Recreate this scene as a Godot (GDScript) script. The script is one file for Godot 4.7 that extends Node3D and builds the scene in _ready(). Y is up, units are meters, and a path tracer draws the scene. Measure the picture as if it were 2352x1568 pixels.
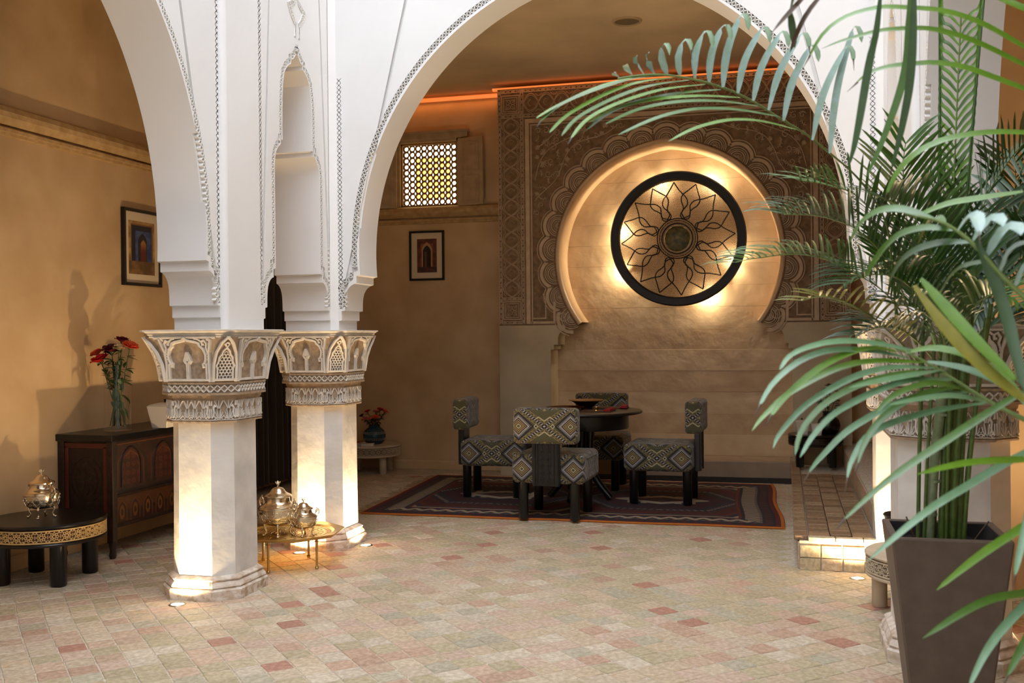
extends Node3D
# A riad courtyard: white arcades round an open court, a dining room with a carved niche behind.
# x right, y up, z towards the viewer; metres; the court's axis is x = CX.

const CX := -1.177
var rng := RandomNumberGenerator.new()
var M := {}
var used := {}


class Geo:
	var v := PackedVector3Array()
	var n := PackedVector3Array()
	var uv := PackedVector2Array()
	var ix := PackedInt32Array()
	var co := PackedColorArray()
	var c := Color.WHITE
	var coloured := false

	func add(p: Vector3, nn: Vector3, t := Vector2.ZERO) -> int:
		v.append(p)
		n.append(nn)
		uv.append(t)
		if coloured:
			co.append(c)
		return v.size() - 1

	func face(a: int, b: int, d: int) -> void:
		ix.append(a)
		ix.append(d)
		ix.append(b)

	func tri(a: Vector3, b: Vector3, d: Vector3) -> void:
		var nn := (b - a).cross(d - a).normalized()
		face(add(a, nn), add(b, nn), add(d, nn))

	func quad(a: Vector3, b: Vector3, d: Vector3, e: Vector3, t0 := Vector2.ZERO, t1 := Vector2.RIGHT, t2 := Vector2.ONE, t3 := Vector2.DOWN) -> void:
		var nn := (b - a).cross(d - a)
		if nn.length_squared() < 1e-16:
			nn = (d - a).cross(e - a)
		nn = nn.normalized()
		var i := add(a, nn, t0)
		add(b, nn, t1)
		add(d, nn, t2)
		add(e, nn, t3)
		face(i, i + 1, i + 2)
		face(i, i + 2, i + 3)

	func quadn(a: Vector3, b: Vector3, d: Vector3, e: Vector3, na: Vector3, nb: Vector3, nd: Vector3, ne: Vector3) -> void:
		var i := add(a, na)
		add(b, nb)
		add(d, nd)
		add(e, ne)
		face(i, i + 1, i + 2)
		face(i, i + 2, i + 3)

	func box(at: Vector3, size: Vector3, bs := Basis.IDENTITY) -> void:
		var h := size * 0.5
		for k in 3:
			for s in [-1.0, 1.0]:
				var w := Vector3.ZERO
				w[k] = h[k] * s
				var a := Vector3.ZERO
				a[(k + 1) % 3] = h[(k + 1) % 3] * s
				var b := Vector3.ZERO
				b[(k + 2) % 3] = h[(k + 2) % 3]
				quad(at + bs * (w - a - b), at + bs * (w + a - b), at + bs * (w + a + b), at + bs * (w - a + b))

	# a box with rounded edges
	func rbox(at: Vector3, size: Vector3, r: float, seg := 2, bs := Basis.IDENTITY) -> void:
		var h := size * 0.5 - Vector3.ONE * r
		var ang := []
		for i in seg + 1:
			ang.append([-1.0, tan(PI / 4 * (i / float(seg) - 1.0))])
		for i in seg + 1:
			ang.append([1.0, tan(PI / 4 * i / float(seg))])
		var m := ang.size()
		for k in 3:
			for s in [-1.0, 1.0]:
				var first := v.size()
				for i in m:
					for j in m:
						var d := Vector3.ZERO
						var p := Vector3.ZERO
						d[k] = s
						d[(k + 1) % 3] = ang[i][1] * s
						d[(k + 2) % 3] = ang[j][1]
						d = d.normalized()
						p[k] = h[k] * s
						p[(k + 1) % 3] = h[(k + 1) % 3] * ang[i][0] * s
						p[(k + 2) % 3] = h[(k + 2) % 3] * ang[j][0]
						p += d * r
						add(at + bs * p, bs * d, Vector2(p[(k + 1) % 3], p[(k + 2) % 3]))
				for i in m - 1:
					for j in m - 1:
						var q := first + i * m + j
						face(q, q + m, q + m + 1)
						face(q, q + m + 1, q + 1)

	# surface of revolution round y; profile of (radius, height) from bottom to top
	func lathe(prof: Array, seg := 24, xf := Transform3D.IDENTITY, a0 := 0.0, a1 := TAU, sharp := 40.0) -> void:
		var np := prof.size()
		var dirs := []
		for i in np - 1:
			var d: Vector2 = prof[i + 1] - prof[i]
			dirs.append(Vector2(d.y, -d.x).normalized())
		for i in np - 1:
			var n0: Vector2 = dirs[i]
			var n1: Vector2 = dirs[i]
			if i > 0 and absf(rad_to_deg(n0.angle_to(dirs[i - 1]))) < sharp:
				n0 = (n0 + dirs[i - 1]).normalized()
			if i < np - 2 and absf(rad_to_deg(n1.angle_to(dirs[i + 1]))) < sharp:
				n1 = (n1 + dirs[i + 1]).normalized()
			var first := v.size()
			for k in seg + 1:
				var a := a0 + (a1 - a0) * k / seg
				var cs := cos(a)
				var sn := sin(a)
				var p0: Vector2 = prof[i]
				var p1: Vector2 = prof[i + 1]
				add(xf * Vector3(p0.x * cs, p0.y, -p0.x * sn), (xf.basis * Vector3(n0.x * cs, n0.y, -n0.x * sn)).normalized(), Vector2(k / float(seg), p0.y))
				add(xf * Vector3(p1.x * cs, p1.y, -p1.x * sn), (xf.basis * Vector3(n1.x * cs, n1.y, -n1.x * sn)).normalized(), Vector2(k / float(seg), p1.y))
			for k in seg:
				var q := first + k * 2
				face(q, q + 2, q + 3)
				face(q, q + 3, q + 1)

	# round bar along points; rad is a number or one per point
	func tube(pts: Array, rad: Variant, sides := 6, caps := true, flat := 1.0, side_hint := Vector3.ZERO) -> void:
		var np := pts.size()
		var up := Vector3.ZERO
		var first := v.size()
		for i in np:
			var d: Vector3 = (pts[mini(i + 1, np - 1)] - pts[maxi(i - 1, 0)]).normalized()
			if up == Vector3.ZERO:
				up = side_hint if side_hint != Vector3.ZERO else (Vector3.UP if absf(d.y) < 0.9 else Vector3.RIGHT)
			up = (up - d * up.dot(d)).normalized()
			var si := d.cross(up)
			var r: float = rad[mini(i, rad.size() - 1)] if rad is Array else rad
			for k in sides:
				var a := TAU * k / sides
				var o := si * cos(a) * r + up * sin(a) * r * flat
				add(pts[i] + o, (si * cos(a) * flat + up * sin(a)).normalized(), Vector2(k / float(sides), i))
		for i in np - 1:
			for k in sides:
				var q := first + i * sides + k
				var w := first + i * sides + (k + 1) % sides
				face(q, q + sides, w + sides)
				face(q, w + sides, w)
		if caps:
			for e in [0, np - 1]:
				var d: Vector3 = (pts[1] - pts[0]).normalized() if e == 0 else (pts[np - 1] - pts[np - 2]).normalized()
				var nn := -d if e == 0 else d
				var cc := add(pts[e], nn)
				var ring := []
				for k in sides:
					ring.append(add(v[first + e * sides + k], nn))
				for k in sides:
					if e == 0:
						face(cc, ring[k], ring[(k + 1) % sides])
					else:
						face(cc, ring[(k + 1) % sides], ring[k])

	# polygon (any winding) in the xy of xf, from z0 (back) to z1 (front)
	func prism(poly: PackedVector2Array, z0: float, z1: float, xf := Transform3D.IDENTITY, soft := 25.0, back := true, sides := true) -> void:
		if Geometry2D.is_polygon_clockwise(poly):
			poly = poly.duplicate()
			poly.reverse()
		var np := poly.size()
		var t := Geometry2D.triangulate_polygon(poly)
		var flip := xf.basis.determinant() < 0
		for side in ([0, 1] if back else [1]):
			var nn := (xf.basis * Vector3(0, 0, 1 if side else -1)).normalized()
			var first := v.size()
			for p in poly:
				add(xf * Vector3(p.x, p.y, z1 if side else z0), nn, p)
			for i in range(0, t.size(), 3):
				var q := [t[i], t[i + 1], t[i + 2]]
				if (poly[q[1]] - poly[q[0]]).cross(poly[q[2]] - poly[q[0]]) < 0:
					q = [q[0], q[2], q[1]]
				if (side == 1) != flip:
					face(first + q[0], first + q[1], first + q[2])
				else:
					face(first + q[0], first + q[2], first + q[1])
		if not sides:
			return
		var ns := []
		for i in np:
			var d := poly[(i + 1) % np] - poly[i]
			ns.append(Vector2(d.y, -d.x).normalized())
		for i in np:
			var a: Vector2 = ns[i]
			var na := a
			var nb := a
			var pr: Vector2 = ns[(i + np - 1) % np]
			var nx: Vector2 = ns[(i + 1) % np]
			if absf(rad_to_deg(a.angle_to(pr))) < soft:
				na = (a + pr).normalized()
			if absf(rad_to_deg(a.angle_to(nx))) < soft:
				nb = (a + nx).normalized()
			var p := poly[i]
			var q := poly[(i + 1) % np]
			var wa := (xf.basis * Vector3(na.x, na.y, 0)).normalized()
			var wb := (xf.basis * Vector3(nb.x, nb.y, 0)).normalized()
			var p0 := xf * Vector3(p.x, p.y, z0)
			var p1 := xf * Vector3(p.x, p.y, z1)
			var q0 := xf * Vector3(q.x, q.y, z0)
			var q1 := xf * Vector3(q.x, q.y, z1)
			if flip:
				quadn(p0, p1, q1, q0, wa, wa, wb, wb)
			else:
				quadn(p0, q0, q1, p1, wa, wb, wb, wa)

	# a raised line on a surface: w wide, h proud; on is a Transform3D or a Callable (u, v, h) -> Vector3
	func stroke(path: Array, w: float, h: float, on: Variant = Transform3D.IDENTITY, closed := false, k := 0.6, taper := 1.0, base := 0.0) -> void:
		var np := path.size()
		if np < 2:
			return
		var rows := []
		var m := np + (1 if closed else 0)
		for j in m:
			var i := j % np
			var a: Vector2 = path[(i + np - 1) % np] if closed else path[maxi(i - 1, 0)]
			var b: Vector2 = path[(i + 1) % np] if closed else path[mini(i + 1, np - 1)]
			var p: Vector2 = path[i]
			var d0 := (p - a).normalized()
			var d1 := (b - p).normalized()
			if d0 == Vector2.ZERO:
				d0 = d1
			if d1 == Vector2.ZERO:
				d1 = d0
			var d := (d0 + d1).normalized()
			if d == Vector2.ZERO:
				d = d1
			var o := Vector2(-d.y, d.x) * w * 0.5 / maxf(0.6, d.dot(d1))
			o *= lerpf(1.0, taper, float(j) / (m - 1))
			var row := []
			for e in [[1.0, base], [k, h], [-k, h], [-1.0, base]]:
				var s: Vector2 = p + o * e[0]
				if on is Transform3D:
					row.append(on * Vector3(s.x, s.y, e[1]))
				else:
					row.append(on.call(s.x, s.y, e[1]))
			rows.append(row)
		for j in m - 1:
			for e in 3:
				quad(rows[j][e + 1], rows[j + 1][e + 1], rows[j + 1][e], rows[j][e])
		if not closed:
			quad(rows[0][0], rows[0][3], rows[0][2], rows[0][1])
			quad(rows[m - 1][3], rows[m - 1][0], rows[m - 1][1], rows[m - 1][2])

	# square plate w with a round hole r, d deep, centred on xf
	func holed(w: float, r: float, d: float, xf: Transform3D, seg := 12, hgt := 0.0) -> void:
		var hh := hgt if hgt > 0 else w
		for k in seg:
			var a0 := TAU * k / seg
			var a1 := TAU * (k + 1) / seg
			var c0 := Vector2(cos(a0), sin(a0))
			var c1 := Vector2(cos(a1), sin(a1))
			var s0 := c0 / maxf(absf(c0.x), absf(c0.y)) * 0.5 * Vector2(w, hh)
			var s1 := c1 / maxf(absf(c1.x), absf(c1.y)) * 0.5 * Vector2(w, hh)
			c0 *= r
			c1 *= r
			quad(xf * Vector3(c0.x, c0.y, d), xf * Vector3(s0.x, s0.y, d), xf * Vector3(s1.x, s1.y, d), xf * Vector3(c1.x, c1.y, d))
			quad(xf * Vector3(c0.x, c0.y, 0), xf * Vector3(c0.x, c0.y, d), xf * Vector3(c1.x, c1.y, d), xf * Vector3(c1.x, c1.y, 0))

	func dome(at: Vector3, r: Vector3, seg := 10, rings := 5, bs := Basis.IDENTITY, low := -PI / 2) -> void:
		var first := v.size()
		for i in rings + 1:
			var t := low + (PI / 2 - low) * i / rings
			for k in seg + 1:
				var a := TAU * k / seg
				var d := Vector3(cos(t) * cos(a), sin(t), -cos(t) * sin(a))
				add(at + bs * (d * r), (bs * (d / r)).normalized())
		for i in rings:
			for k in seg:
				var q := first + i * (seg + 1) + k
				face(q, q + 1, q + seg + 2)
				face(q, q + seg + 2, q + seg + 1)

	func mesh(m: Material) -> ArrayMesh:
		var a := []
		a.resize(Mesh.ARRAY_MAX)
		a[Mesh.ARRAY_VERTEX] = v
		a[Mesh.ARRAY_NORMAL] = n
		a[Mesh.ARRAY_TEX_UV] = uv
		if coloured:
			a[Mesh.ARRAY_COLOR] = co
		a[Mesh.ARRAY_INDEX] = ix
		var am := ArrayMesh.new()
		am.add_surface_from_arrays(Mesh.PRIMITIVE_TRIANGLES, a)
		am.surface_set_material(0, m)
		return am


# ------------------------------------------------------------------ the scene tree
func numbered(called: String) -> String:
	if not used.has(called):
		used[called] = 0
		return called
	used[called] += 1
	return "%s_%03d" % [called, used[called]]


func tag(o: Node3D, label: String, category := "", group := "", kind := "") -> Node3D:
	if label:
		o.set_meta("label", label)
	if category:
		o.set_meta("category", category)
	if group:
		o.set_meta("group", group)
	if kind:
		o.set_meta("kind", kind)
	return o


func thing(called: String, label: String, category: String, at := Vector3.ZERO, turn := 0.0, group := "") -> Node3D:
	var o := Node3D.new()
	o.name = numbered(called)
	add_child(o)
	o.position = at
	o.rotation.y = turn
	tag(o, label, category, group)
	return o


func put(called: String, g: Geo, m: Material, parent: Node3D = null, kind := "", label := "") -> MeshInstance3D:
	var o := MeshInstance3D.new()
	o.mesh = g.mesh(m)
	if parent:
		o.name = called
		parent.add_child(o, true)
	else:
		o.name = numbered(called)
		add_child(o)
	tag(o, label, "", "", kind)
	return o


func struct(called: String, g: Geo, m: Material, label: String) -> MeshInstance3D:
	return put(called, g, m, null, "structure", label)


func again(root: Node3D, at: Vector3, turn: float, label: String) -> Node3D:
	var r: Node3D = root.duplicate()
	r.name = numbered(String(root.name).rstrip("0123456789").trim_suffix("_"))
	add_child(r)
	r.position = at
	r.rotation.y = turn
	r.set_meta("label", label)
	return r


# ------------------------------------------------------------------ materials
func noise(freq: float, lo: Color, hi: Color, seed_ := 1, size := 512, octaves := 4, mid := 0.5, type := FastNoiseLite.TYPE_SIMPLEX_SMOOTH) -> NoiseTexture2D:
	var f := FastNoiseLite.new()
	f.seed = seed_
	f.noise_type = type
	f.frequency = freq
	f.fractal_octaves = octaves
	var t := NoiseTexture2D.new()
	t.width = size
	t.height = size
	t.seamless = true
	t.noise = f
	var gr := Gradient.new()
	gr.set_color(0, lo)
	gr.set_color(1, hi)
	if mid != 0.5:
		gr.set_offset(0, mid - 0.15)
		gr.set_offset(1, mid + 0.15)
	t.color_ramp = gr
	return t


func mat(called: String, color: Color, rough := 0.7, metal := 0.0, tex: Texture2D = null, scale := 1.0, bump: Texture2D = null, bump_cm := 0.0, world := true) -> StandardMaterial3D:
	var m := StandardMaterial3D.new()
	m.resource_name = called
	m.albedo_color = color
	m.roughness = rough
	m.metallic = metal
	if tex:
		m.albedo_texture = tex
	if bump:
		m.heightmap_enabled = true
		m.heightmap_texture = bump
		m.heightmap_scale = bump_cm
	if tex or bump:
		m.uv1_triplanar = true
		m.uv1_world_triplanar = world
		m.uv1_scale = Vector3.ONE * scale
	M[called] = m
	return m


func glow(called: String, color: Color, energy: float) -> StandardMaterial3D:
	var m := mat(called, Color(0.9, 0.88, 0.84), 0.4)
	m.emission_enabled = true
	m.emission = color
	m.emission_energy_multiplier = energy
	return m


func make_materials() -> void:
	var g := func(a: float) -> Color: return Color(a, a, a)
	var mott := noise(0.006, g.call(0.86), g.call(1.0), 3, 512, 5)
	var fine := noise(0.05, g.call(0.0), g.call(1.0), 5, 512, 5)
	var lump := noise(0.012, g.call(0.0), g.call(1.0), 9, 512, 4)
	var tad := noise(0.008, Color(0.90, 0.87, 0.83), Color(1.0, 1.0, 1.0), 14, 512, 5)
	var cloud := noise(0.02, g.call(0.72), g.call(1.0), 21, 512, 5)
	mat("white_plaster", Color(0.915, 0.905, 0.895), 0.75, 0.0, noise(0.005, g.call(0.95), g.call(1.0), 31, 256, 3), 0.35, lump, 0.25)
	mat("lattice_plaster", Color(0.90, 0.885, 0.86), 0.8)
	mat("beige_plaster", Color(0.84, 0.715, 0.55), 0.5, 0.0, tad, 0.45, lump, 0.5)
	mat("niche_plaster", Color(0.845, 0.725, 0.57), 0.42, 0.0, tad, 0.6, lump, 0.6)
	mat("niche_plaster_dark", Color(0.80, 0.67, 0.51), 0.42, 0.0, tad, 0.6, lump, 0.6)
	mat("ceiling_paint", Color(0.86, 0.765, 0.62), 0.9, 0.0, mott, 0.3)
	mat("pilaster_paint", Color(0.80, 0.725, 0.59), 0.7, 0.0, mott, 0.5)
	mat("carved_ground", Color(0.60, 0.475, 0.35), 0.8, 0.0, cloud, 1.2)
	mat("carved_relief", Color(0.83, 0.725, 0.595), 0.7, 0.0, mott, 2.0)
	mat("capital_ground", Color(0.72, 0.62, 0.51), 0.8, 0.0, cloud, 2.5)
	mat("capital_relief", Color(0.875, 0.835, 0.785), 0.75, 0.0, mott, 3.0)
	mat("shaft_paint", Color(0.905, 0.88, 0.845), 0.6, 0.0, mott, 1.2, lump, 0.25)
	mat("plinth_stone", Color(0.86, 0.81, 0.755), 0.65, 0.0, noise(0.02, Color(0.84, 0.78, 0.71), Color(1, 1, 1), 41, 256, 5, 0.42), 2.5, lump, 0.7)
	mat("cornice_wood", Color(0.80, 0.67, 0.48), 0.6, 0.0, noise(0.03, Color(0.82, 0.77, 0.68), Color(1, 1, 1), 44, 256, 4), 1.5, fine, 0.12)
	mat("grout", Color(0.86, 0.80, 0.71), 0.9, 0.0, cloud, 3.0)
	M["steps"] = []
	for t in [[0.66, 0.54, 0.41], [0.60, 0.48, 0.36], [0.70, 0.595, 0.46], [0.56, 0.45, 0.335]]:
		M.steps.append(mat("step_tile", Color(t[0], t[1], t[2]), 0.45, 0.0, cloud, 3.0, lump, 0.4))
	mat("ledge_paint", Color(0.62, 0.525, 0.43), 0.7, 0.0, mott, 1.0)
	var wear := noise(0.018, Color(0.78, 0.76, 0.70), Color(1.0, 1.0, 1.0), 52, 512, 5)
	M["tiles"] = []
	for t in [[0.835, 0.755, 0.655], [0.855, 0.785, 0.695], [0.80, 0.745, 0.63], [0.83, 0.725, 0.64], [0.775, 0.72, 0.61], [0.875, 0.82, 0.745], [0.835, 0.765, 0.685], [0.80, 0.675, 0.595], [0.74, 0.555, 0.49], [0.775, 0.74, 0.66], [0.85, 0.75, 0.68]]:
		M.tiles.append(mat("tile_glaze", Color(t[0], t[1], t[2]), 0.58, 0.0, wear, 3.2, lump, 0.35))
	var tm := mat("tile_mixed", Color.WHITE, 0.58, 0.0, wear, 3.2, lump, 0.35)
	tm.vertex_color_use_as_albedo = true
	mat("black_lacquer", Color(0.055, 0.047, 0.042), 0.28)
	mat("dark_wood", Color(0.125, 0.092, 0.07), 0.4, 0.0, cloud, 4.0)
	mat("chest_wood", Color(0.20, 0.115, 0.07), 0.42, 0.0, noise(0.03, g.call(0.45), g.call(1.0), 61, 256, 5), 3.0)
	mat("chest_red", Color(0.36, 0.12, 0.07), 0.45, 0.0, cloud, 6.0)
	mat("chest_gold", Color(0.60, 0.35, 0.12), 0.45)
	mat("gilt", Color(0.80, 0.655, 0.42), 0.5)
	mat("gilt_ground", Color(0.34, 0.205, 0.10), 0.6)
	mat("ivory_paint", Color(0.83, 0.755, 0.645), 0.55, 0.0, mott, 2.0)
	mat("ivory_ground", Color(0.40, 0.365, 0.33), 0.8)
	mat("silver", Color(0.86, 0.80, 0.70), 0.2, 0.95, null, 1.0, noise(0.035, g.call(0), g.call(1), 71, 256, 3), 0.5, false).uv1_scale = Vector3.ONE * 6.0
	mat("silver_plain", Color(0.88, 0.82, 0.72), 0.16, 0.95)
	mat("brass", Color(0.78, 0.64, 0.38), 0.27, 0.95, null, 1.0, fine, 0.05, false).uv1_scale = Vector3.ONE * 8.0
	mat("bronze_dark", Color(0.085, 0.055, 0.036), 0.5, 0.2)
	mat("bronze_plate", Color(0.70, 0.53, 0.34), 0.42, 0.6, noise(0.09, g.call(0.5), g.call(1.0), 75, 256, 3), 4.0)
	mat("medallion_glass", Color(0.50, 0.46, 0.30), 0.5, 0.0, noise(0.02, Color(0.35, 0.40, 0.28), Color(1.0, 0.92, 0.70), 77, 128, 4), 5.0)
	mat("ceramic_white", Color(0.84, 0.80, 0.74), 0.35)
	mat("vase_blue", Color(0.10, 0.24, 0.30), 0.25)
	mat("vase_pattern", Color(0.62, 0.58, 0.54), 0.4)
	mat("vase_dark", Color(0.05, 0.055, 0.06), 0.25)
	mat("frame_black", Color(0.045, 0.038, 0.034), 0.4)
	mat("mount_card", Color(0.86, 0.78, 0.66), 0.9)
	mat("curtain_cloth", Color(0.33, 0.27, 0.215), 0.9, 0.0, fine, 8.0).rim_enabled = true
	mat("shutter_paint", Color(0.76, 0.65, 0.51), 0.6, 0.0, mott, 2.0)
	mat("screen_wood", Color(0.60, 0.43, 0.19), 0.55)
	mat("grille", Color(0.44, 0.37, 0.27), 0.8)
	mat("speaker_rim", Color(0.70, 0.60, 0.47), 0.7)
	mat("planter", Color(0.40, 0.335, 0.285), 0.55, 0.0, mott, 3.0, fine, 0.04)
	mat("planter_inside", Color(0.10, 0.085, 0.075), 0.8)
	mat("soil", Color(0.17, 0.115, 0.08), 0.95, 0.0, noise(0.08, g.call(0.4), g.call(1.0), 81, 128, 4), 8.0, fine, 1.2)
	mat("cane", Color(0.34, 0.42, 0.20), 0.45, 0.0, noise(0.03, Color(0.7, 0.75, 0.6), Color(1, 1, 0.9), 83, 128, 3), 6.0)
	mat("cane_pale", Color(0.50, 0.545, 0.42), 0.5, 0.0, noise(0.03, Color(0.75, 0.78, 0.7), Color(1, 1, 0.95), 84, 128, 3), 6.0)
	mat("rachis", Color(0.42, 0.50, 0.25), 0.45)
	var leaf_tone := noise(0.02, Color(0.82, 0.86, 0.72), Color(1, 1, 1), 85, 256, 4)
	for l in [["leaf", Color(0.30, 0.45, 0.15), Color(0.42, 0.60, 0.14)], ["leaf_dark", Color(0.20, 0.335, 0.13), Color(0.28, 0.46, 0.12)], ["leaf_light", Color(0.40, 0.56, 0.13), Color(0.55, 0.66, 0.14)], ["leaf_pale", Color(0.45, 0.60, 0.46), Color(0.45, 0.62, 0.25)], ["leaf_under", Color(0.66, 0.755, 0.76), Color(0.40, 0.5, 0.36)], ["leaf_yellow", Color(0.56, 0.53, 0.17), Color(0.6, 0.55, 0.15)], ["leaf_brown", Color(0.30, 0.20, 0.12), Color(0.25, 0.15, 0.08)]]:
		var lm := mat(l[0], l[1], 0.38, 0.0, leaf_tone, 5.0)
		lm.backlight_enabled = true
		lm.backlight = l[2] * 0.55
		lm.metallic_specular = 0.6
	mat("flower_stem", Color(0.20, 0.29, 0.11), 0.5)
	mat("flower_leaf", Color(0.12, 0.22, 0.08), 0.4).backlight_enabled = true
	M.flower_leaf.backlight = Color(0.15, 0.25, 0.08)
	for r in [["rose_red", Color(0.72, 0.06, 0.07)], ["rose_dark", Color(0.32, 0.03, 0.045)], ["rose_coral", Color(0.90, 0.36, 0.20)], ["rose_cream", Color(0.88, 0.80, 0.60)], ["rose_pink", Color(0.80, 0.42, 0.38)], ["rose_magenta", Color(0.42, 0.06, 0.14)]]:
		var rm := mat(r[0], r[1], 0.6)
		rm.backlight_enabled = true
		rm.backlight = r[1] * 0.4
	var gl := mat("clear_glass", Color(1, 1, 1, 0.0), 0.04)
	gl.transparency = BaseMaterial3D.TRANSPARENCY_ALPHA
	var wt := mat("water", Color(1, 1, 1, 0.0), 0.03)
	wt.transparency = BaseMaterial3D.TRANSPARENCY_ALPHA
	mat("napkin_red", Color(0.55, 0.05, 0.06), 0.85)
	mat("mat_woven", Color(0.55, 0.32, 0.14), 0.8, 0.0, fine, 20.0)
	mat("plate_glaze", Color(0.45, 0.20, 0.10), 0.25, 0.0, noise(0.06, Color(0.35, 0.2, 0.12), Color(1.0, 0.85, 0.5), 91, 128, 2), 12.0)
	mat("bowl_rim", Color(0.62, 0.43, 0.17), 0.3, 0.0, noise(0.09, Color(0.5, 0.35, 0.2), Color(1, 1, 1), 93, 128, 2), 16.0)
	mat("bowl_dark", Color(0.15, 0.075, 0.05), 0.25)
	mat("book_red", Color(0.55, 0.07, 0.06), 0.5)
	mat("book_white", Color(0.80, 0.77, 0.72), 0.6)
	mat("book_grey", Color(0.40, 0.36, 0.33), 0.6)
	mat("rug_edge", Color(0.66, 0.36, 0.09), 0.9)
	mat("rug_fringe", Color(0.60, 0.50, 0.36), 0.9)
	glow("lamp_lens", Color(1.0, 0.93, 0.80), 12.0)
	glow("bulb_glow", Color(1.0, 0.93, 0.78), 40.0)
	glow("led_orange", Color(1.0, 0.48, 0.14), 0.8)
	glow("window_white", Color(1.0, 0.97, 0.84), 3.2)
	glow("window_yellow", Color(1.0, 0.86, 0.42), 2.0)
	mat("steel_ring", Color(0.6, 0.57, 0.52), 0.3, 0.9)


# ------------------------------------------------------------------ camera, sky, lights
func _ready() -> void:
	rng.seed = 7
	var cam := Camera3D.new()
	cam.name = "camera"
	add_child(cam)
	# the lens looks 14.7 degrees left of the court's axis, almost level
	cam.basis = Basis(Vector3.UP, 0.2573045) * Basis(Vector3.RIGHT, -0.0042874) * Basis(Vector3.BACK, -0.0095048)
	cam.position = Vector3(0, 1.4, 0)
	cam.fov = 2.0 * rad_to_deg(atan(784.0 / 2381.4))
	cam.near = 0.05
	cam.far = 60.0
	cam.current = true
	var ca := CameraAttributesPhysical.new()
	ca.frustum_focal_length = 36.45
	ca.frustum_focus_distance = 6.3
	ca.exposure_aperture = 5.0
	cam.attributes = ca
	cam.fov = 2.0 * rad_to_deg(atan(784.0 / 2381.4))
	var we := WorldEnvironment.new()
	we.name = "world"
	var env := Environment.new()
	env.background_mode = Environment.BG_SKY
	var sky := Sky.new()
	var sm := ProceduralSkyMaterial.new()
	sm.sky_top_color = Color(0.925, 0.955, 1.0)
	sm.sky_horizon_color = Color(0.95, 0.96, 0.97)
	sm.ground_bottom_color = Color(0.55, 0.50, 0.45)
	sm.ground_horizon_color = Color(0.80, 0.80, 0.80)
	sm.energy_multiplier = SKY_E
	sky.sky_material = sm
	env.sky = sky
	env.tonemap_mode = Environment.TONE_MAPPER_LINEAR
	env.tonemap_exposure = 1.08
	env.sdfgi_enabled = true
	env.ssao_enabled = true
	env.ssil_enabled = true
	we.environment = env
	add_child(we)
	make_materials()
	# the large structure
	build_floor()
	build_walls()
	build_arcades()
	build_platform()
	# columns
	build_columns()
	# the carved wall and its niche
	build_panel()
	build_disc_lamp()
	# fittings
	build_floor_lights()
	build_window()
	build_speaker()
	build_curtain()
	build_pictures()
	# furniture and what stands on it
	build_left_gallery()
	build_tray()
	build_dining()
	build_low_table()
	build_right_side()
	build_palm()


const SKY_E := 6.0


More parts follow.
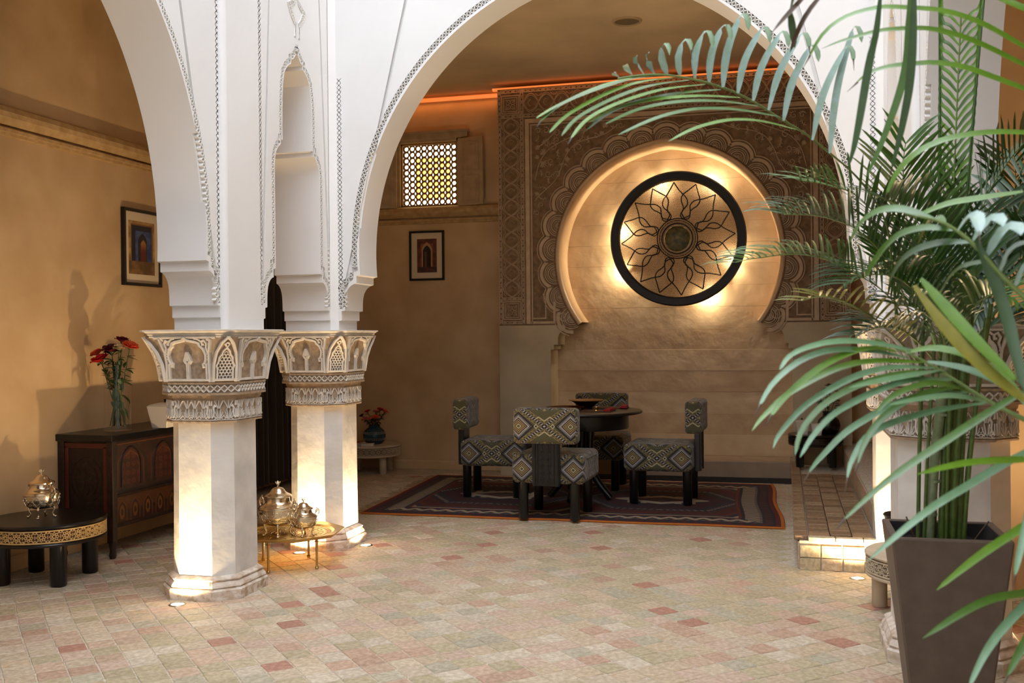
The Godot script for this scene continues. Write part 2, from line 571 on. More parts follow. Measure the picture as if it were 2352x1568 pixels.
# ------------------------------------------------------------------ floor, walls, ceilings
func build_floor() -> void:
	var g := Geo.new()
	g.box(Vector3(-1.2, -0.053, -3.6), Vector3(7.4, 0.1, 14.4))
	var fl := struct("floor", g, M.grout, "floor of small worn beige, pink and olive glazed tiles laid on the diagonal")
	# one tile of 118 mm, its edges rounded over; three worn outlines
	var shapes := []
	for k in 3:
		var t := Geo.new()
		tile_shape(t, k)
		shapes.append(t)
	var pitch := 0.1225
	var a := deg_to_rad(46.5)
	var du := Vector3(cos(a), 0, sin(a)) * pitch
	var dv := Vector3(sin(a), 0, -cos(a)) * pitch
	var spots := []
	var o := Vector3(-1.2, 0, -6.0)
	for i in range(-62, 63):
		var slip := 0.12 * pitch * sin(i * 12.9898) * 0.5
		for j in range(-62, 63):
			var p := o + du * (i + 0.5 + 0.02 * sin(j * 7.1 + i)) + dv * (j + 0.5) + dv.normalized() * slip
			if p.z > -2.9 or p.z < -10.42 or p.x < -4.5 or p.x > 1.5 or (p.x > 0.02 and p.z < -6.42):
				continue
			if p.x > p.z * -0.28 * -1.0 + 3.2 or p.x < p.z * 0.86 - 0.4:
				continue
			spots.append(p)
	spots.sort_custom(func(x, y): return x.length_squared() < y.length_squared())
	var weights := [0, 0, 0, 0, 1, 1, 1, 2, 2, 2, 3, 3, 4, 4, 5, 5, 5, 6, 6, 6, 7, 9, 10, 10, 10, 0, 1, 2, 7, 3, 8]
	var meshes := {}
	var rest := []
	var many := 0
	for p in spots:
		var patch := sin(p.x * 1.3 + p.z * 0.7) + sin(p.z * 1.9 - p.x * 0.8)
		var tone: int = weights[rng.randi() % weights.size()]
		if patch > 0.9 and rng.randf() < 0.5:
			tone = [4, 2, 9][rng.randi() % 3]
		if p.z < -6.6 and rng.randf() < 0.5:
			tone = [4, 2, 2, 3][rng.randi() % 4]
		var tilt := Basis(Vector3(rng.randf_range(-1, 1), 0, rng.randf_range(-1, 1)).normalized(), rng.randf_range(0, 0.009)) * Basis(Vector3.UP, -a + (rng.randi() % 4) * PI / 2 + rng.randf_range(-0.015, 0.015))
		var s := rng.randf_range(0.985, 1.01)
		var tr := Transform3D(tilt.scaled(Vector3(s, 1, s)), p + Vector3(0, -0.012 + rng.randf_range(-0.0012, 0.0012), 0))
		var sh: int = rng.randi() % 3
		if many < 300 and in_frame(p):
			var key := sh * 100 + tone
			if not meshes.has(key):
				meshes[key] = shapes[sh].mesh(M.tiles[tone])
			var t := MeshInstance3D.new()
			t.name = "tile"
			t.mesh = meshes[key]
			t.transform = tr
			fl.add_child(t, true)
			many += 1
		else:
			rest.append([tr, tone, rng.randf_range(0.90, 1.05)])
	var mm := MultiMesh.new()
	mm.transform_format = MultiMesh.TRANSFORM_3D
	mm.use_colors = true
	mm.mesh = shapes[0].mesh(M.tile_mixed)
	mm.instance_count = rest.size()
	for i in rest.size():
		mm.set_instance_transform(i, rest[i][0])
		var cc: Color = M.tiles[rest[i][1]].albedo_color.srgb_to_linear() * rest[i][2]
		cc.a = 1.0
		mm.set_instance_color(i, cc)
	var mi := MultiMeshInstance3D.new()
	mi.name = "tile_field"
	mi.multimesh = mm
	fl.add_child(mi, true)
	tag(mi, "", "", "", "stuff")


# whether a point of the floor can be in the picture
func in_frame(p: Vector3) -> bool:
	var along := -p.z * 0.967 - p.x * 0.2545
	var across := p.x * 0.967 - p.z * 0.2545 * -1.0
	return along > 3.75 and absf(across / along) < 0.5


func tile_shape(g: Geo, k: int) -> void:
	var r := RandomNumberGenerator.new()
	r.seed = 40 + k
	var h := 0.0585
	var outer := []
	var inner := []
	for i in 4:
		var s := Vector2([1, -1, -1, 1][i], [1, 1, -1, -1][i])
		for e in 2:
			var q := s * h + Vector2(r.randf_range(-0.0012, 0.0012), r.randf_range(-0.0012, 0.0012))
			var cut := 0.005
			if (e == 0) == (i % 2 == 0):
				q.y -= s.y * cut
			else:
				q.x -= s.x * cut
			outer.append(q)
			inner.append(q * 0.955)
	var m := outer.size()
	for i in m:
		var j := (i + 1) % m
		var a: Vector2 = outer[i]
		var b: Vector2 = outer[j]
		var c: Vector2 = inner[i]
		var d: Vector2 = inner[j]
		g.quad(Vector3(a.x, 0, -a.y), Vector3(b.x, 0, -b.y), Vector3(b.x, 0.009, -b.y), Vector3(a.x, 0.009, -a.y))
		g.quad(Vector3(a.x, 0.009, -a.y), Vector3(b.x, 0.009, -b.y), Vector3(d.x, 0.0125, -d.y), Vector3(c.x, 0.0125, -c.y))
		g.tri(Vector3(c.x, 0.0125, -c.y), Vector3(d.x, 0.0125, -d.y), Vector3(0, 0.0128, 0))


func wall_box(g: Geo, x0: float, x1: float, y0: float, y1: float, z0: float, z1: float) -> void:
	g.box(Vector3(x0 + x1, y0 + y1, z0 + z1) * 0.5, Vector3(x1 - x0, y1 - y0, z1 - z0))


func build_walls() -> void:
	var g := Geo.new()
	# left wall, with a curtained doorway near its far end
	wall_box(g, -4.78, -4.58, 0, 3.98, -8.35, 3.0)
	wall_box(g, -4.78, -4.58, 2.3, 3.98, -9.45, -8.35)
	wall_box(g, -4.78, -4.58, 0, 3.98, -10.7, -9.45)
	wall_box(g, -5.3, -4.78, 0, 2.5, -9.6, -8.2)
	struct("wall_left", g, M.beige_plaster, "beige polished plaster wall of the left gallery with a cornice")
	g = Geo.new()
	# back wall with a window opening
	wall_box(g, -4.78, -4.0, 0, 3.98, -10.75, -10.5)
	wall_box(g, -4.0, -3.33, 0, 2.79, -10.75, -10.5)
	wall_box(g, -4.0, -3.33, 3.5, 3.98, -10.75, -10.5)
	wall_box(g, -3.33, 2.5, 0, 3.98, -10.75, -10.5)
	struct("wall_back", g, M.beige_plaster, "beige plaster back wall of the dining room with a small latticed window")
	g = Geo.new()
	wall_box(g, 2.3, 2.5, 0, 3.98, -10.7, 3.0)
	wall_box(g, 1.09, 2.3, 0, 3.98, -6.2, -5.98)
	struct("wall_right", g, M.beige_plaster, "warm-lit beige plaster wall of the right gallery behind the palm")
	g = Geo.new()
	wall_box(g, -4.78, 2.5, 0, 8.6, 3.0, 3.2)
	struct("wall_front", g, M.white_plaster, "white wall closing the court behind the viewer")
	# ceilings of the room and the galleries; the court itself is open to the sky
	g = Geo.new()
	wall_box(g, -4.78, 2.5, 3.98, 4.2, -10.75, -6.55)
	wall_box(g, -4.78, -3.1, 3.98, 4.2, -6.55, 3.2)
	wall_box(g, 0.74, 2.5, 3.98, 4.2, -6.55, 3.2)
	struct("ceiling", g, M.ceiling_paint, "plain beige ceiling of the dining room")
	# wooden cornice: a fat upper roll and a thin double lip below it
	for side in 2:
		g = Geo.new()
		var up := PackedVector2Array([Vector2(0, 0.06), Vector2(0.035, 0.06), Vector2(0.05, 0.075), Vector2(0.068, 0.10), Vector2(0.072, 0.13), Vector2(0.06, 0.162), Vector2(0.03, 0.178), Vector2(0, 0.18)])
		var low := PackedVector2Array([Vector2(0, -0.005), Vector2(0.02, 0.0), Vector2(0.022, 0.016), Vector2(0.034, 0.02), Vector2(0.036, 0.04), Vector2(0.03, 0.046), Vector2(0, 0.048)])
		var xf: Transform3D
		var len: float
		if side == 0:
			xf = Transform3D(Basis(Vector3(1, 0, 0), Vector3(0, 1, 0), Vector3(0, 0, 1)), Vector3(-4.58, 2.655, 0))
			g.prism(up, -10.5, 3.0, xf)
			g.prism(low, -10.5, 3.0, xf)
		else:
			xf = Transform3D(Basis(Vector3(0, 0, 1), Vector3(0, 1, 0), Vector3(-1, 0, 0)), Vector3(0, 2.622, -10.5))
			g.prism(up, 2.80, 4.58, xf)
			g.prism(low, 2.80, 4.58, xf)
		struct("trim_%d" % (side + 1), g, M.cornice_wood, ["pale moulded cornice running along the left wall", "pale moulded cornice under the latticed window"][side])
	g = Geo.new()
	var sk := PackedVector2Array([Vector2(0, 0), Vector2(0.022, 0), Vector2(0.022, 0.075), Vector2(0.012, 0.09), Vector2(0, 0.09)])
	g.prism(sk, 2.80, 4.58, Transform3D(Basis(Vector3(0, 0, 1), Vector3(0, 1, 0), Vector3(-1, 0, 0)), Vector3(0, 0, -10.5)))
	struct("baseboard_back", g, M.beige_plaster, "low plaster baseboard along the back wall")
	g = Geo.new()
	g.prism(sk, -8.3, 3.0, Transform3D(Basis.IDENTITY, Vector3(-4.58, 0, 0)))
	struct("baseboard_left", g, M.beige_plaster, "low plaster baseboard along the left wall")
	# glowing orange cove where the back wall meets the ceiling
	g = Geo.new()
	wall_box(g, -4.4, -2.86, 3.915, 3.95, -10.5, -10.47)
	var led := struct("trim_3", g, M.led_orange, "thin orange light strip above the back wall")
	g = Geo.new()
	wall_box(g, -2.86, 0.66, 3.905, 3.928, -10.22, -10.17)
	put("light_strip", g, M.led_orange, led)
	for l in [[-3.63, -10.44, 1.5, 0.10], [-1.1, -10.10, 3.4, 0.08]]:
		var al := AreaLight3D.new()
		al.name = "cove_light"
		al.area_size = Vector2(l[2], 0.03)
		al.light_color = Color(1.0, 0.60, 0.30)
		al.light_energy = l[3]
		al.area_range = 8.0
		al.area_attenuation = 2.0
		al.shadow_enabled = true
		add_child(al)
		al.position = Vector3(l[0], 3.90, l[1])
		al.rotation = Vector3(-PI / 2, 0, 0)


# ------------------------------------------------------------------ the arcades round the court
# the corbel under an arch: distance out from the jamb line, height
const CORBEL := [[0.0, 1.822], [0.027, 1.815], [0.027, 1.768], [0.048, 1.762], [0.068, 1.750], [0.085, 1.732], [0.098, 1.708], [0.106, 1.675], [0.109, 1.64], [0.110, 1.588], [0.135, 1.583], [0.135, 1.523], [0.155, 1.518], [0.155, 1.456]]
const TOP := 8.6
const KEY := [[0.203, 2.604], [0.226, 2.60], [0.228, 2.572], [0.262, 2.55], [0.286, 2.52], [0.300, 2.48], [0.306, 2.43]]
const KEYTOP := [[0.0, 3.184], [0.022, 3.155], [0.050, 3.128], [0.078, 3.118], [0.080, 3.092], [0.105, 3.080], [0.140, 3.055], [0.172, 3.015], [0.190, 2.94], [0.199, 2.85], [0.203, 2.70]]


# outline of one side of an opening from its crown down to the bottom of the corbel;
# u grows away from the opening's axis
func big_half(half: float, r: float, cu: float, cy: float) -> Array:
	var out := []
	var a0 := acos(cu / r)
	var a1 := -asin((cy - 1.822) / r)
	for i in 41:
		var a := lerpf(a0, a1, i / 40.0)
		out.append(Vector2(-cu + r * cos(a), cy + r * sin(a)))
	var e: float = out[-1].x
	for c in CORBEL.slice(1):
		out.append(Vector2(e + c[0], c[1]))
	return out


func key_half() -> Array:
	var out := []
	for p in KEYTOP + KEY:
		out.append(Vector2(p[0], p[1]))
	for c in CORBEL:
		out.append(Vector2(0.306 + c[0], c[1]))
	return out


# the line a pierced band follows: off outside the opening, the corbel passed with one kink
func band_line(half: Array, off: float, foot: float) -> Array:
	var out := []
	for i in half.size():
		var p: Vector2 = half[i]
		if p.y < 1.86:
			break
		var a: Vector2 = half[maxi(i - 1, 0)]
		var b: Vector2 = half[mini(i + 1, half.size() - 1)]
		var d := (b - a).normalized()
		if i == 0:
			d = Vector2(1, 0) if half[1].y > p.y - 0.02 else (half[1] - p).normalized()
			out.append(Vector2(0, p.y + off / maxf(0.35, absf(d.x))))
			continue
		var q := p + Vector2(-d.y, d.x) * off
		if q.x > 0.001 and q.distance_to(out[-1]) > 0.006:
			out.append(q)
	var e: float = half[-1].x - 0.155
	for k in [[off, 1.862], [off + 0.028, 1.855], [off + 0.034, 1.80], [off + 0.075, 1.778], [off + 0.108, 1.735], [foot - e, 1.69], [foot - e, 1.612]]:
		out.append(Vector2(e + k[0], k[1]))
	return out


func offset_line(line: Array, w: float) -> Array:
	var out := []
	for i in line.size():
		var p: Vector2 = line[i]
		var d0 := (p - line[maxi(i - 1, 0)] as Vector2).normalized()
		var d1 := (line[mini(i + 1, line.size() - 1)] - p as Vector2).normalized()
		if i == 0:
			d0 = Vector2(1, 0)
			d1 = d0 if absf(d1.x) > 0.5 else d1
		if i == line.size() - 1:
			d1 = d0
		var d := (d0 + d1).normalized()
		if i == 0:
			out.append(Vector2(0, p.y + w / maxf(0.5, absf(d1.x))))
			continue
		out.append(p + Vector2(-d.y, d.x) * w / maxf(0.7, d.dot(d1)))
	return out


# bars of a pierced band between two rails, flush with the wall over a sunk ground
func band_bars(g: Geo, line: Array, w: float, xf: Transform3D) -> void:
	var total := 0.0
	for i in line.size() - 1:
		total += line[i].distance_to(line[i + 1])
	var cells := int(round(total / 0.030))
	var step := total / cells
	var at := func(s: float) -> Array:
		var left := s
		for i in line.size() - 1:
			var l: float = line[i].distance_to(line[i + 1])
			if left <= l or i == line.size() - 2:
				var d: Vector2 = (line[i + 1] - line[i]).normalized()
				return [line[i] + d * minf(left, l), Vector2(-d.y, d.x)]
			left -= l
		return []
	var prev: Array = at.call(0.0)
	for k in cells:
		var next: Array = at.call((k + 1) * step)
		for s in [1.0, -1.0]:
			g.stroke([prev[0] + prev[1] * w * 0.5 * s, next[0] - next[1] * w * 0.5 * s], 0.0062, 0.0, xf, false, 0.75, 1.0, -0.022)
		prev = next


# one half of an arcade wall: everything right of the axis u=0 up to u=edge.
# bands: [line, width]; xf places (u, y) with z towards the court.
func wall_half(g: Geo, bars: Geo, half: Array, edge: float, bands: Array, thick: float, xf: Transform3D, foot := 1.456) -> void:
	var poly := PackedVector2Array()
	for p in half:
		poly.append(p)
	poly.append(Vector2(edge, foot))
	poly.append(Vector2(edge, TOP))
	poly.append(Vector2(0, TOP))
	g.prism(poly, -thick, -0.0225, xf)
	var pieces := [poly]
	for b in bands:
		var cut := PackedVector2Array()
		for p in offset_line(b[0], -b[1] * 0.5):
			cut.append(p)
		var back_ := offset_line(b[0], b[1] * 0.5)
		back_.reverse()
		for p in back_:
			cut.append(p)
		var grown := cut.duplicate()
		if b[0][0].x == 0.0:
			grown[0].x = -0.05
			grown[grown.size() - 1].x = -0.05
		elif b[0][0].y >= TOP - 0.01:
			grown[0].y = TOP + 0.05
			grown[grown.size() - 1].y = TOP + 0.05
		var next := []
		for pc in pieces:
			for q in Geometry2D.clip_polygons(pc, grown):
				if not Geometry2D.is_polygon_clockwise(q):
					next.append(q)
		pieces = next
		band_bars(bars, b[0], b[1], xf)
	for pc in pieces:
		g.prism(pc, -0.0225, 0.0, xf, 25.0, false, true)


func build_arcades() -> void:
	# 0: the left side of the court, 1: its mirror on the right; the end wall is one of its own
	for side in 2:
		var sx := 1.0 if side == 0 else -1.0
		var face_x := -2.92 if side == 0 else 2 * CX + 2.92
		var g := Geo.new()
		var bars := Geo.new()
		# keyhole arch, axis z = -5.908; its two halves, u towards the viewer and u away
		var kh := key_half()
		var kb := [[band_line(kh, 0.024, 0.452), 0.030]]
		var xa := Transform3D(Basis(Vector3(0, 0, 1), Vector3(0, 1, 0), Vector3(sx, 0, 0)), Vector3(face_x, 0, -5.908))
		var xb := Transform3D(Basis(Vector3(0, 0, -1), Vector3(0, 1, 0), Vector3(sx, 0, 0)), Vector3(face_x, 0, -5.908))
		var up1 := [[Vector2(0.478, TOP), Vector2(0.478, 1.60)], 0.029]
		wall_half(g, bars, kh, 0.845, kb + [up1], 0.33, xa)
		wall_half(g, bars, kh, 0.492, [[band_line(kh, 0.024, 0.425), 0.030], [[Vector2(0.455, TOP), Vector2(0.455, 1.60)], 0.029]], 0.33, xb)
		# star over the keyhole
		star(bars, Transform3D(xa.basis, xa.origin + Vector3(sx * 0.001, 0, 0)))
		# the big side arch, set back 35 mm: far half carries the pier, near half runs on to the end
		var rh := big_half(1.5, 1.676, 0.178, 1.933)
		var xc := Transform3D(Basis(Vector3(0, 0, -1), Vector3(0, 1, 0), Vector3(sx, 0, 0)), Vector3(face_x - sx * 0.035, 0, -3.40))
		var xd := Transform3D(Basis(Vector3(0, 0, 1), Vector3(0, 1, 0), Vector3(sx, 0, 0)), Vector3(face_x - sx * 0.035, 0, -3.40))
		var up2 := [[Vector2(1.622, TOP), Vector2(1.622, 1.60)], 0.030]
		wall_half(g, bars, rh, 1.668, [[band_line(rh, 0.030, 1.595), 0.030], up2], 0.295, xc)
		var near_half := rh.duplicate()
		near_half[near_half.size() - 1] = Vector2(rh[-1].x, 0.0)
		wall_half(g, bars, near_half, 6.38, [[band_line(rh, 0.030, 1.592), 0.030]], 0.295, xd, 0.0)
		# rounded return between the two planes
		var col := PackedVector2Array()
		for i in 7:
			var a := PI / 2 * i / 6
			col.append(Vector2(0.035 * sin(a), 0.035 * cos(a)))
		col.append(Vector2(0, 0))
		g.prism(col, 1.456, TOP, Transform3D(Basis(Vector3(0, 0, 1), Vector3(sx, 0, 0), Vector3(0, 1, 0)), Vector3(face_x - sx * 0.035, 0, -5.065)))
		# solid core of the corner pier
		var cx0 := face_x - sx * 0.33
		wall_box(g, minf(cx0, face_x), maxf(cx0, face_x), 1.456, TOP, -6.70, -6.395)
		# small splay in the corner of the court
		g.prism(PackedVector2Array([Vector2(-0.01, -0.01), Vector2(0.038, -0.01), Vector2(0.038, 0.0), Vector2(0.0, 0.038), Vector2(-0.01, 0.038)]), 1.456, TOP, Transform3D(Basis(Vector3(sx, 0, 0), Vector3(0, 0, 1), Vector3(0, 1, 0)), Vector3(face_x, 0, -6.40)))
		var w := struct("wall_" + ["arcade_left", "arcade_right"][side], g, M.white_plaster, ["white plaster arcade on the left with a large horseshoe arch and a narrow keyhole arch", "white plaster arcade behind the palm, mirror of the left one"][side])
		put("pierced_band", bars, M.lattice_plaster, w, "stuff")
	var g := Geo.new()
	var bars := Geo.new()
	var mh := big_half(1.54, 1.797, 0.246, 1.966)
	for s in [1.0, -1.0]:
		var xf := Transform3D(Basis(Vector3(s, 0, 0), Vector3(0, 1, 0), Vector3(0, 0, 1)), Vector3(CX, 0, -6.40))
		var up := [[Vector2(1.684, TOP), Vector2(1.684, 1.60)], 0.030]
		wall_half(g, bars, mh, 1.743, [[band_line(mh, 0.034, 1.660), 0.034], up], 0.30, xf)
	var w := struct("wall_arcade_end", g, M.white_plaster, "white plaster end wall of the court with the great horseshoe arch into the dining room")
	put("pierced_band", bars, M.lattice_plaster, w, "stuff")


func star(g: Geo, xf: Transform3D) -> void:
	# a four-pointed looped knot over the crown of the keyhole, of two rails with bars between
	var c := Vector2(0.0, 3.42)
	var outer := []
	var pts := [[0.0, 0.150], [0.035, 0.085], [0.125, 0.035], [0.075, -0.035], [0.028, -0.075], [0.018, -0.15]]
	for p in pts:
		outer.append(c + Vector2(p[0], p[1]))
	var left := []
	for p in pts:
		left.append(c + Vector2(-p[0], p[1]))
	for side in [outer, left]:
		g.stroke(side, 0.008, 0.004, xf)
		var inner := []
		for p in side:
			inner.append(c + (p - c) * Vector2(0.62, 0.72) if p.y > c.y - 0.1 else p + Vector2(signf(c.x - p.x) * -0.018, 0))
		g.stroke(inner, 0.007, 0.004, xf)
		for i in side.size() - 1:
			for k in 3:
				var t := (k + 0.5) / 3.0
				var a: Vector2 = side[i].lerp(side[i + 1], t - 0.16)
				var b: Vector2 = inner[i].lerp(inner[i + 1], t + 0.16)
				g.stroke([a, b], 0.006, 0.004, xf)
				a = side[i].lerp(side[i + 1], t + 0.16)
				b = inner[i].lerp(inner[i + 1], t - 0.16)
				g.stroke([a, b], 0.006, 0.004, xf)


# ------------------------------------------------------------------ the step beside the far right column
func build_platform() -> void:
	var g := Geo.new()
	wall_box(g, 0.075, 2.3, 0, 0.172, -10.5, -6.40)
	wall_box(g, 0.52, 2.3, 0.172, 0.36, -10.5, -6.56)
	var st := struct("floor_step", g, M.grout, "raised tiled step along the right side of the dining room")
	var r := RandomNumberGenerator.new()
	r.seed = 5
	# front riser: two rows of glazed tiles under a nosing
	for i in 6:
		for j in 2:
			var t := Geo.new()
			var w := 0.118
			t.rbox(Vector3(0.135 + i * 0.124, 0.036 + j * 0.076, -6.395 + r.randf_range(-0.001, 0.001)), Vector3(w, 0.072, 0.014), 0.004, 1)
			put("riser_tile", t, M.tiles[[4, 2, 2, 0][r.randi() % 4]], st)
	# side riser facing the rug
	for i in 26:
		var t := Geo.new()
		t.rbox(Vector3(0.070, 0.084, -6.49 - i * 0.150 + r.randf_range(-0.001, 0.001)), Vector3(0.012, 0.16, 0.145), 0.004, 1)
		put("riser_tile", t, M.tiles[[4, 2, 3][r.randi() % 3]], st)
	# nosing and tread
	for i in 24:
		var t := Geo.new()
		t.rbox(Vector3(0.083, 0.186, -6.50 - i * 0.168), Vector3(0.078, 0.028, 0.163), 0.006, 2)
		put("nosing_tile", t, M.steps[r.randi() % 3], st)
	for i in 3:
		var t := Geo.new()
		t.rbox(Vector3(0.20 + i * 0.158, 0.186, -6.40), Vector3(0.153, 0.028, 0.05), 0.006, 2)
		put("nosing_tile", t, M.tiles[[2, 0][r.randi() % 2]], st)
	for i in 22:
		for j in 3:
			var t := Geo.new()
			t.rbox(Vector3(0.19 + j * 0.125, 0.186 + r.randf_range(-0.001, 0.001), -6.50 - i * 0.128 - (0.05 if j == 1 else 0.0)), Vector3(0.121, 0.026, 0.123), 0.004, 1)
			put("tread_tile", t, M.steps[r.randi() % 4], st)
	for i in 20:
		var t := Geo.new()
		t.rbox(Vector3(0.518, 0.27, -6.66 - i * 0.19), Vector3(0.012, 0.16, 0.185), 0.004, 1)
		put("riser_tile", t, M.tiles[[4, 3, 7][r.randi() % 3]], st)


# ------------------------------------------------------------------ columns
# a rectangle with its corners cut off; corners in order, starting front left, seen from above
func oct(hx: float, hz: float, c: float) -> Array:
	return [Vector2(-hx + c, hz), Vector2(hx - c, hz), Vector2(hx, hz - c), Vector2(hx, -hz + c), Vector2(hx - c, -hz), Vector2(-hx + c, -hz), Vector2(-hx, -hz + c), Vector2(-hx, hz - c)]


# stacked rings [half x, half z, cut, height]: flat faces, soft = smooth upwards
func loft(g: Geo, rings: Array, soft := false) -> void:
	for k in rings.size() - 1:
		var a: Array = rings[k]
		var b: Array = rings[k + 1]
		var pa := oct(a[0], a[1], a[2])
		var pb := oct(b[0], b[1], b[2])
		for i in 8:
			var j := (i + 1) % 8
			var q := [Vector3(pa[i].x, a[3], pa[i].y), Vector3(pa[j].x, a[3], pa[j].y), Vector3(pb[j].x, b[3], pb[j].y), Vector3(pb[i].x, b[3], pb[i].y)]
			g.quad(q[0], q[1], q[2], q[3])


func cap_ring(g: Geo, r: Array, up: bool) -> void:
	var p := oct(r[0], r[1], r[2])
	for i in range(1, 7):
		if up:
			g.tri(Vector3(p[0].x, r[3], p[0].y), Vector3(p[i].x, r[3], p[i].y), Vector3(p[i + 1].x, r[3], p[i + 1].y))
		else:
			g.tri(Vector3(p[0].x, r[3], p[0].y), Vector3(p[i + 1].x, r[3], p[i + 1].y), Vector3(p[i].x, r[3], p[i].y))


func build_columns() -> void:
	var spots := [
		[Vector3(-3.095, 0, -5.197), 0.19, 0.2125, 0.09, "white octagonal column in front, left of the brass tray table"],
		[Vector3(-3.055, 0, -6.535), 0.19, 0.2125, 0.09, "white octagonal column behind the brass tray table, lit on two sides"],
		[Vector3(0.685, 0, -4.87), 0.225, 0.255, 0.095, "white column close behind the tall planter, half hidden by palm stems"],
		[Vector3(0.70, 0, -6.50), 0.195, 0.2125, 0.09, "white column beside the tiled step, hidden behind palm leaves"]]
	for s in spots:
		column(s[0], s[1], s[2], s[3], s[4])


func column(at: Vector3, hx: float, hz: float, c: float, label: String) -> void:
	var t := thing("column", label, "column", at, 0, "columns of the court")
	var g := Geo.new()
	var k := func(e: float, y: float, cc := 1.0) -> Array: return [hx + e, hz + e, c * cc + e * 0.4, y]
	loft(g, [k.call(0.048, 0.0), k.call(0.050, 0.052), k.call(0.044, 0.060)])
	loft(g, [k.call(0.036, 0.058), k.call(0.034, 0.064), k.call(0.040, 0.069), k.call(0.036, 0.080), k.call(0.024, 0.096), k.call(0.020, 0.100)])
	loft(g, [k.call(0.026, 0.100), k.call(0.028, 0.108), k.call(0.018, 0.116), k.call(0.004, 0.124), k.call(-0.004, 0.124)])
	cap_ring(g, k.call(0.044, 0.060), true)
	put("plinth", g, M.plinth_stone, t)
	g = Geo.new()
	loft(g, [k.call(0.0, 0.11), k.call(-0.003, 0.60), k.call(-0.004, 1.12)])
	put("shaft", g, M.shaft_paint, t)
	# collar: carved leaves between two fillets
	g = Geo.new()
	loft(g, [k.call(0.0, 0.952), k.call(0.026, 0.952), k.call(0.028, 0.960), k.call(0.020, 0.966), k.call(0.018, 1.078), k.call(0.024, 1.086), k.call(0.026, 1.10), k.call(0.0, 1.104)])
	var col := put("collar", g, M.capital_ground, t)
	var rel := Geo.new()
	var sides := oct(hx + 0.019, hz + 0.019, c + 0.006)
	for i in 8:
		var a: Vector2 = sides[i]
		var b: Vector2 = sides[(i + 1) % 8]
		collar_face(rel, a, b, (i % 2) == 1)
	put("leaf_relief", rel, M.capital_relief, col, "stuff")
	# capital: octagon below, nearly square above, hollow flare
	g = Geo.new()
	var flare := func(u: float) -> float: return 0.036 + 0.034 * pow(u, 3.2) + 0.010 * u
	var rings := [k.call(0.0, 1.100), k.call(0.046, 1.102), k.call(0.047, 1.114), k.call(0.036, 1.117), k.call(0.036, 1.158), k.call(0.047, 1.161), k.call(0.047, 1.172), k.call(0.036, 1.175)]
	loft(g, rings)
	rings = []
	for i in 13:
		var u := i / 12.0
		var e: float = flare.call(u)
		rings.append([hx + e, hz + e * 1.05, c * (1.0 - 0.62 * pow(u, 1.6)), 1.175 + u * 0.240])
	loft(g, rings)
	var cap := put("capital", g, M.capital_ground, t)
	rel = Geo.new()
	for i in 8:
		cap_face(rel, i, hx, hz, c, flare)
	put("arch_relief", rel, M.capital_relief, cap, "stuff")
	g = Geo.new()
	var ab := func(e: float, y: float) -> Array: return [hx + e, hz + e * 1.1, c * 0.5 + e * 0.1, y]
	loft(g, [ab.call(0.05, 1.412), ab.call(0.076, 1.413), ab.call(0.079, 1.420), ab.call(0.076, 1.424), ab.call(0.081, 1.426), ab.call(0.085, 1.432), ab.call(0.082, 1.436), ab.call(0.089, 1.438), ab.call(0.096, 1.446), ab.call(0.102, 1.448), ab.call(0.103, 1.454), ab.call(0.099, 1.456)])
	cap_ring(g, ab.call(0.097, 1.456), true)
	put("abacus", g, M.capital_relief, t)


# leaves and tulips of the collar on one face from a to b
func collar_face(g: Geo, a: Vector2, b: Vector2, is_cut: bool) -> void:
	var w := a.distance_to(b)
	var d := (b - a) / w
	var nn := Vector2(-d.y, d.x) * -1.0
	if nn.dot(a + b) < 0:
		nn = -nn
	var on := func(u: float, y: float, h: float) -> Vector3:
		var p := a + d * u + nn * h
		return Vector3(p.x, y, p.y)
	var y0 := 0.968
	var H := 0.108
	# half tulips on the two edges, mirrored leaves between
	var half := [[0.000, 0.02], [0.014, 0.035], [0.018, 0.060], [0.010, 0.080], [0.004, 0.10]]
	for e in 2:
		var f := func(q: Array) -> Array:
			var out := []
			for p in q:
				var u: float = p[0]
				out.append(Vector2(u if e == 0 else w - u, y0 + p[1]))
			return out
		var o := 0.0125
		g.stroke(f.call([[0.003, 0.012], [0.012, 0.022], [0.016, 0.042], [0.013, 0.066], [0.020, 0.078], [0.027, 0.072]]), o, o * 0.9, on)
		g.stroke(f.call([[0.004, 0.014], [0.004, 0.06]]), 0.007, 0.009, on)
		g.stroke(f.call([[0.004, 0.078], [0.004, 0.104]]), 0.012, 0.010, on, false, 0.6, 0.4)
		var span := w * 0.5
		var n := maxi(1, int(round(span / 0.055)))
		for k in n:
			var u0 := span * (k + 0.62) / (n + 0.12) + 0.004
			# palmette growing from the lower fillet, leaning both ways
			for s in [-1.0, 1.0]:
				for q in 3:
					var lean := 0.010 + 0.009 * q
					var top := 0.060 - 0.016 * q
					g.stroke(f.call([[u0 + s * 0.003, 0.004 + 0.002 * q], [u0 + s * lean * 0.7, top * 0.55], [u0 + s * lean, top]]), 0.0115, 0.012, on, false, 0.5, 0.45)
			g.stroke(f.call([[u0 - 0.024, 0.004], [u0 - 0.012, 0.011], [u0, 0.013], [u0 + 0.012, 0.011], [u0 + 0.024, 0.004]]), 0.006, 0.010, on)
			# upper hanging leaves
			for s in [-1.0, 1.0]:
				g.stroke(f.call([[u0 + s * 0.004, 0.062], [u0 + s * 0.012, 0.082], [u0 + s * 0.024, 0.104]]), 0.0095, 0.010, on, false, 0.5, 0.6)
			g.stroke(f.call([[u0, 0.066], [u0, 0.106]]), 0.008, 0.009, on, false, 0.5, 0.5)
	g.stroke([Vector2(0, y0 + 0.001), Vector2(w, y0 + 0.001)], 0.006, 0.010, on)


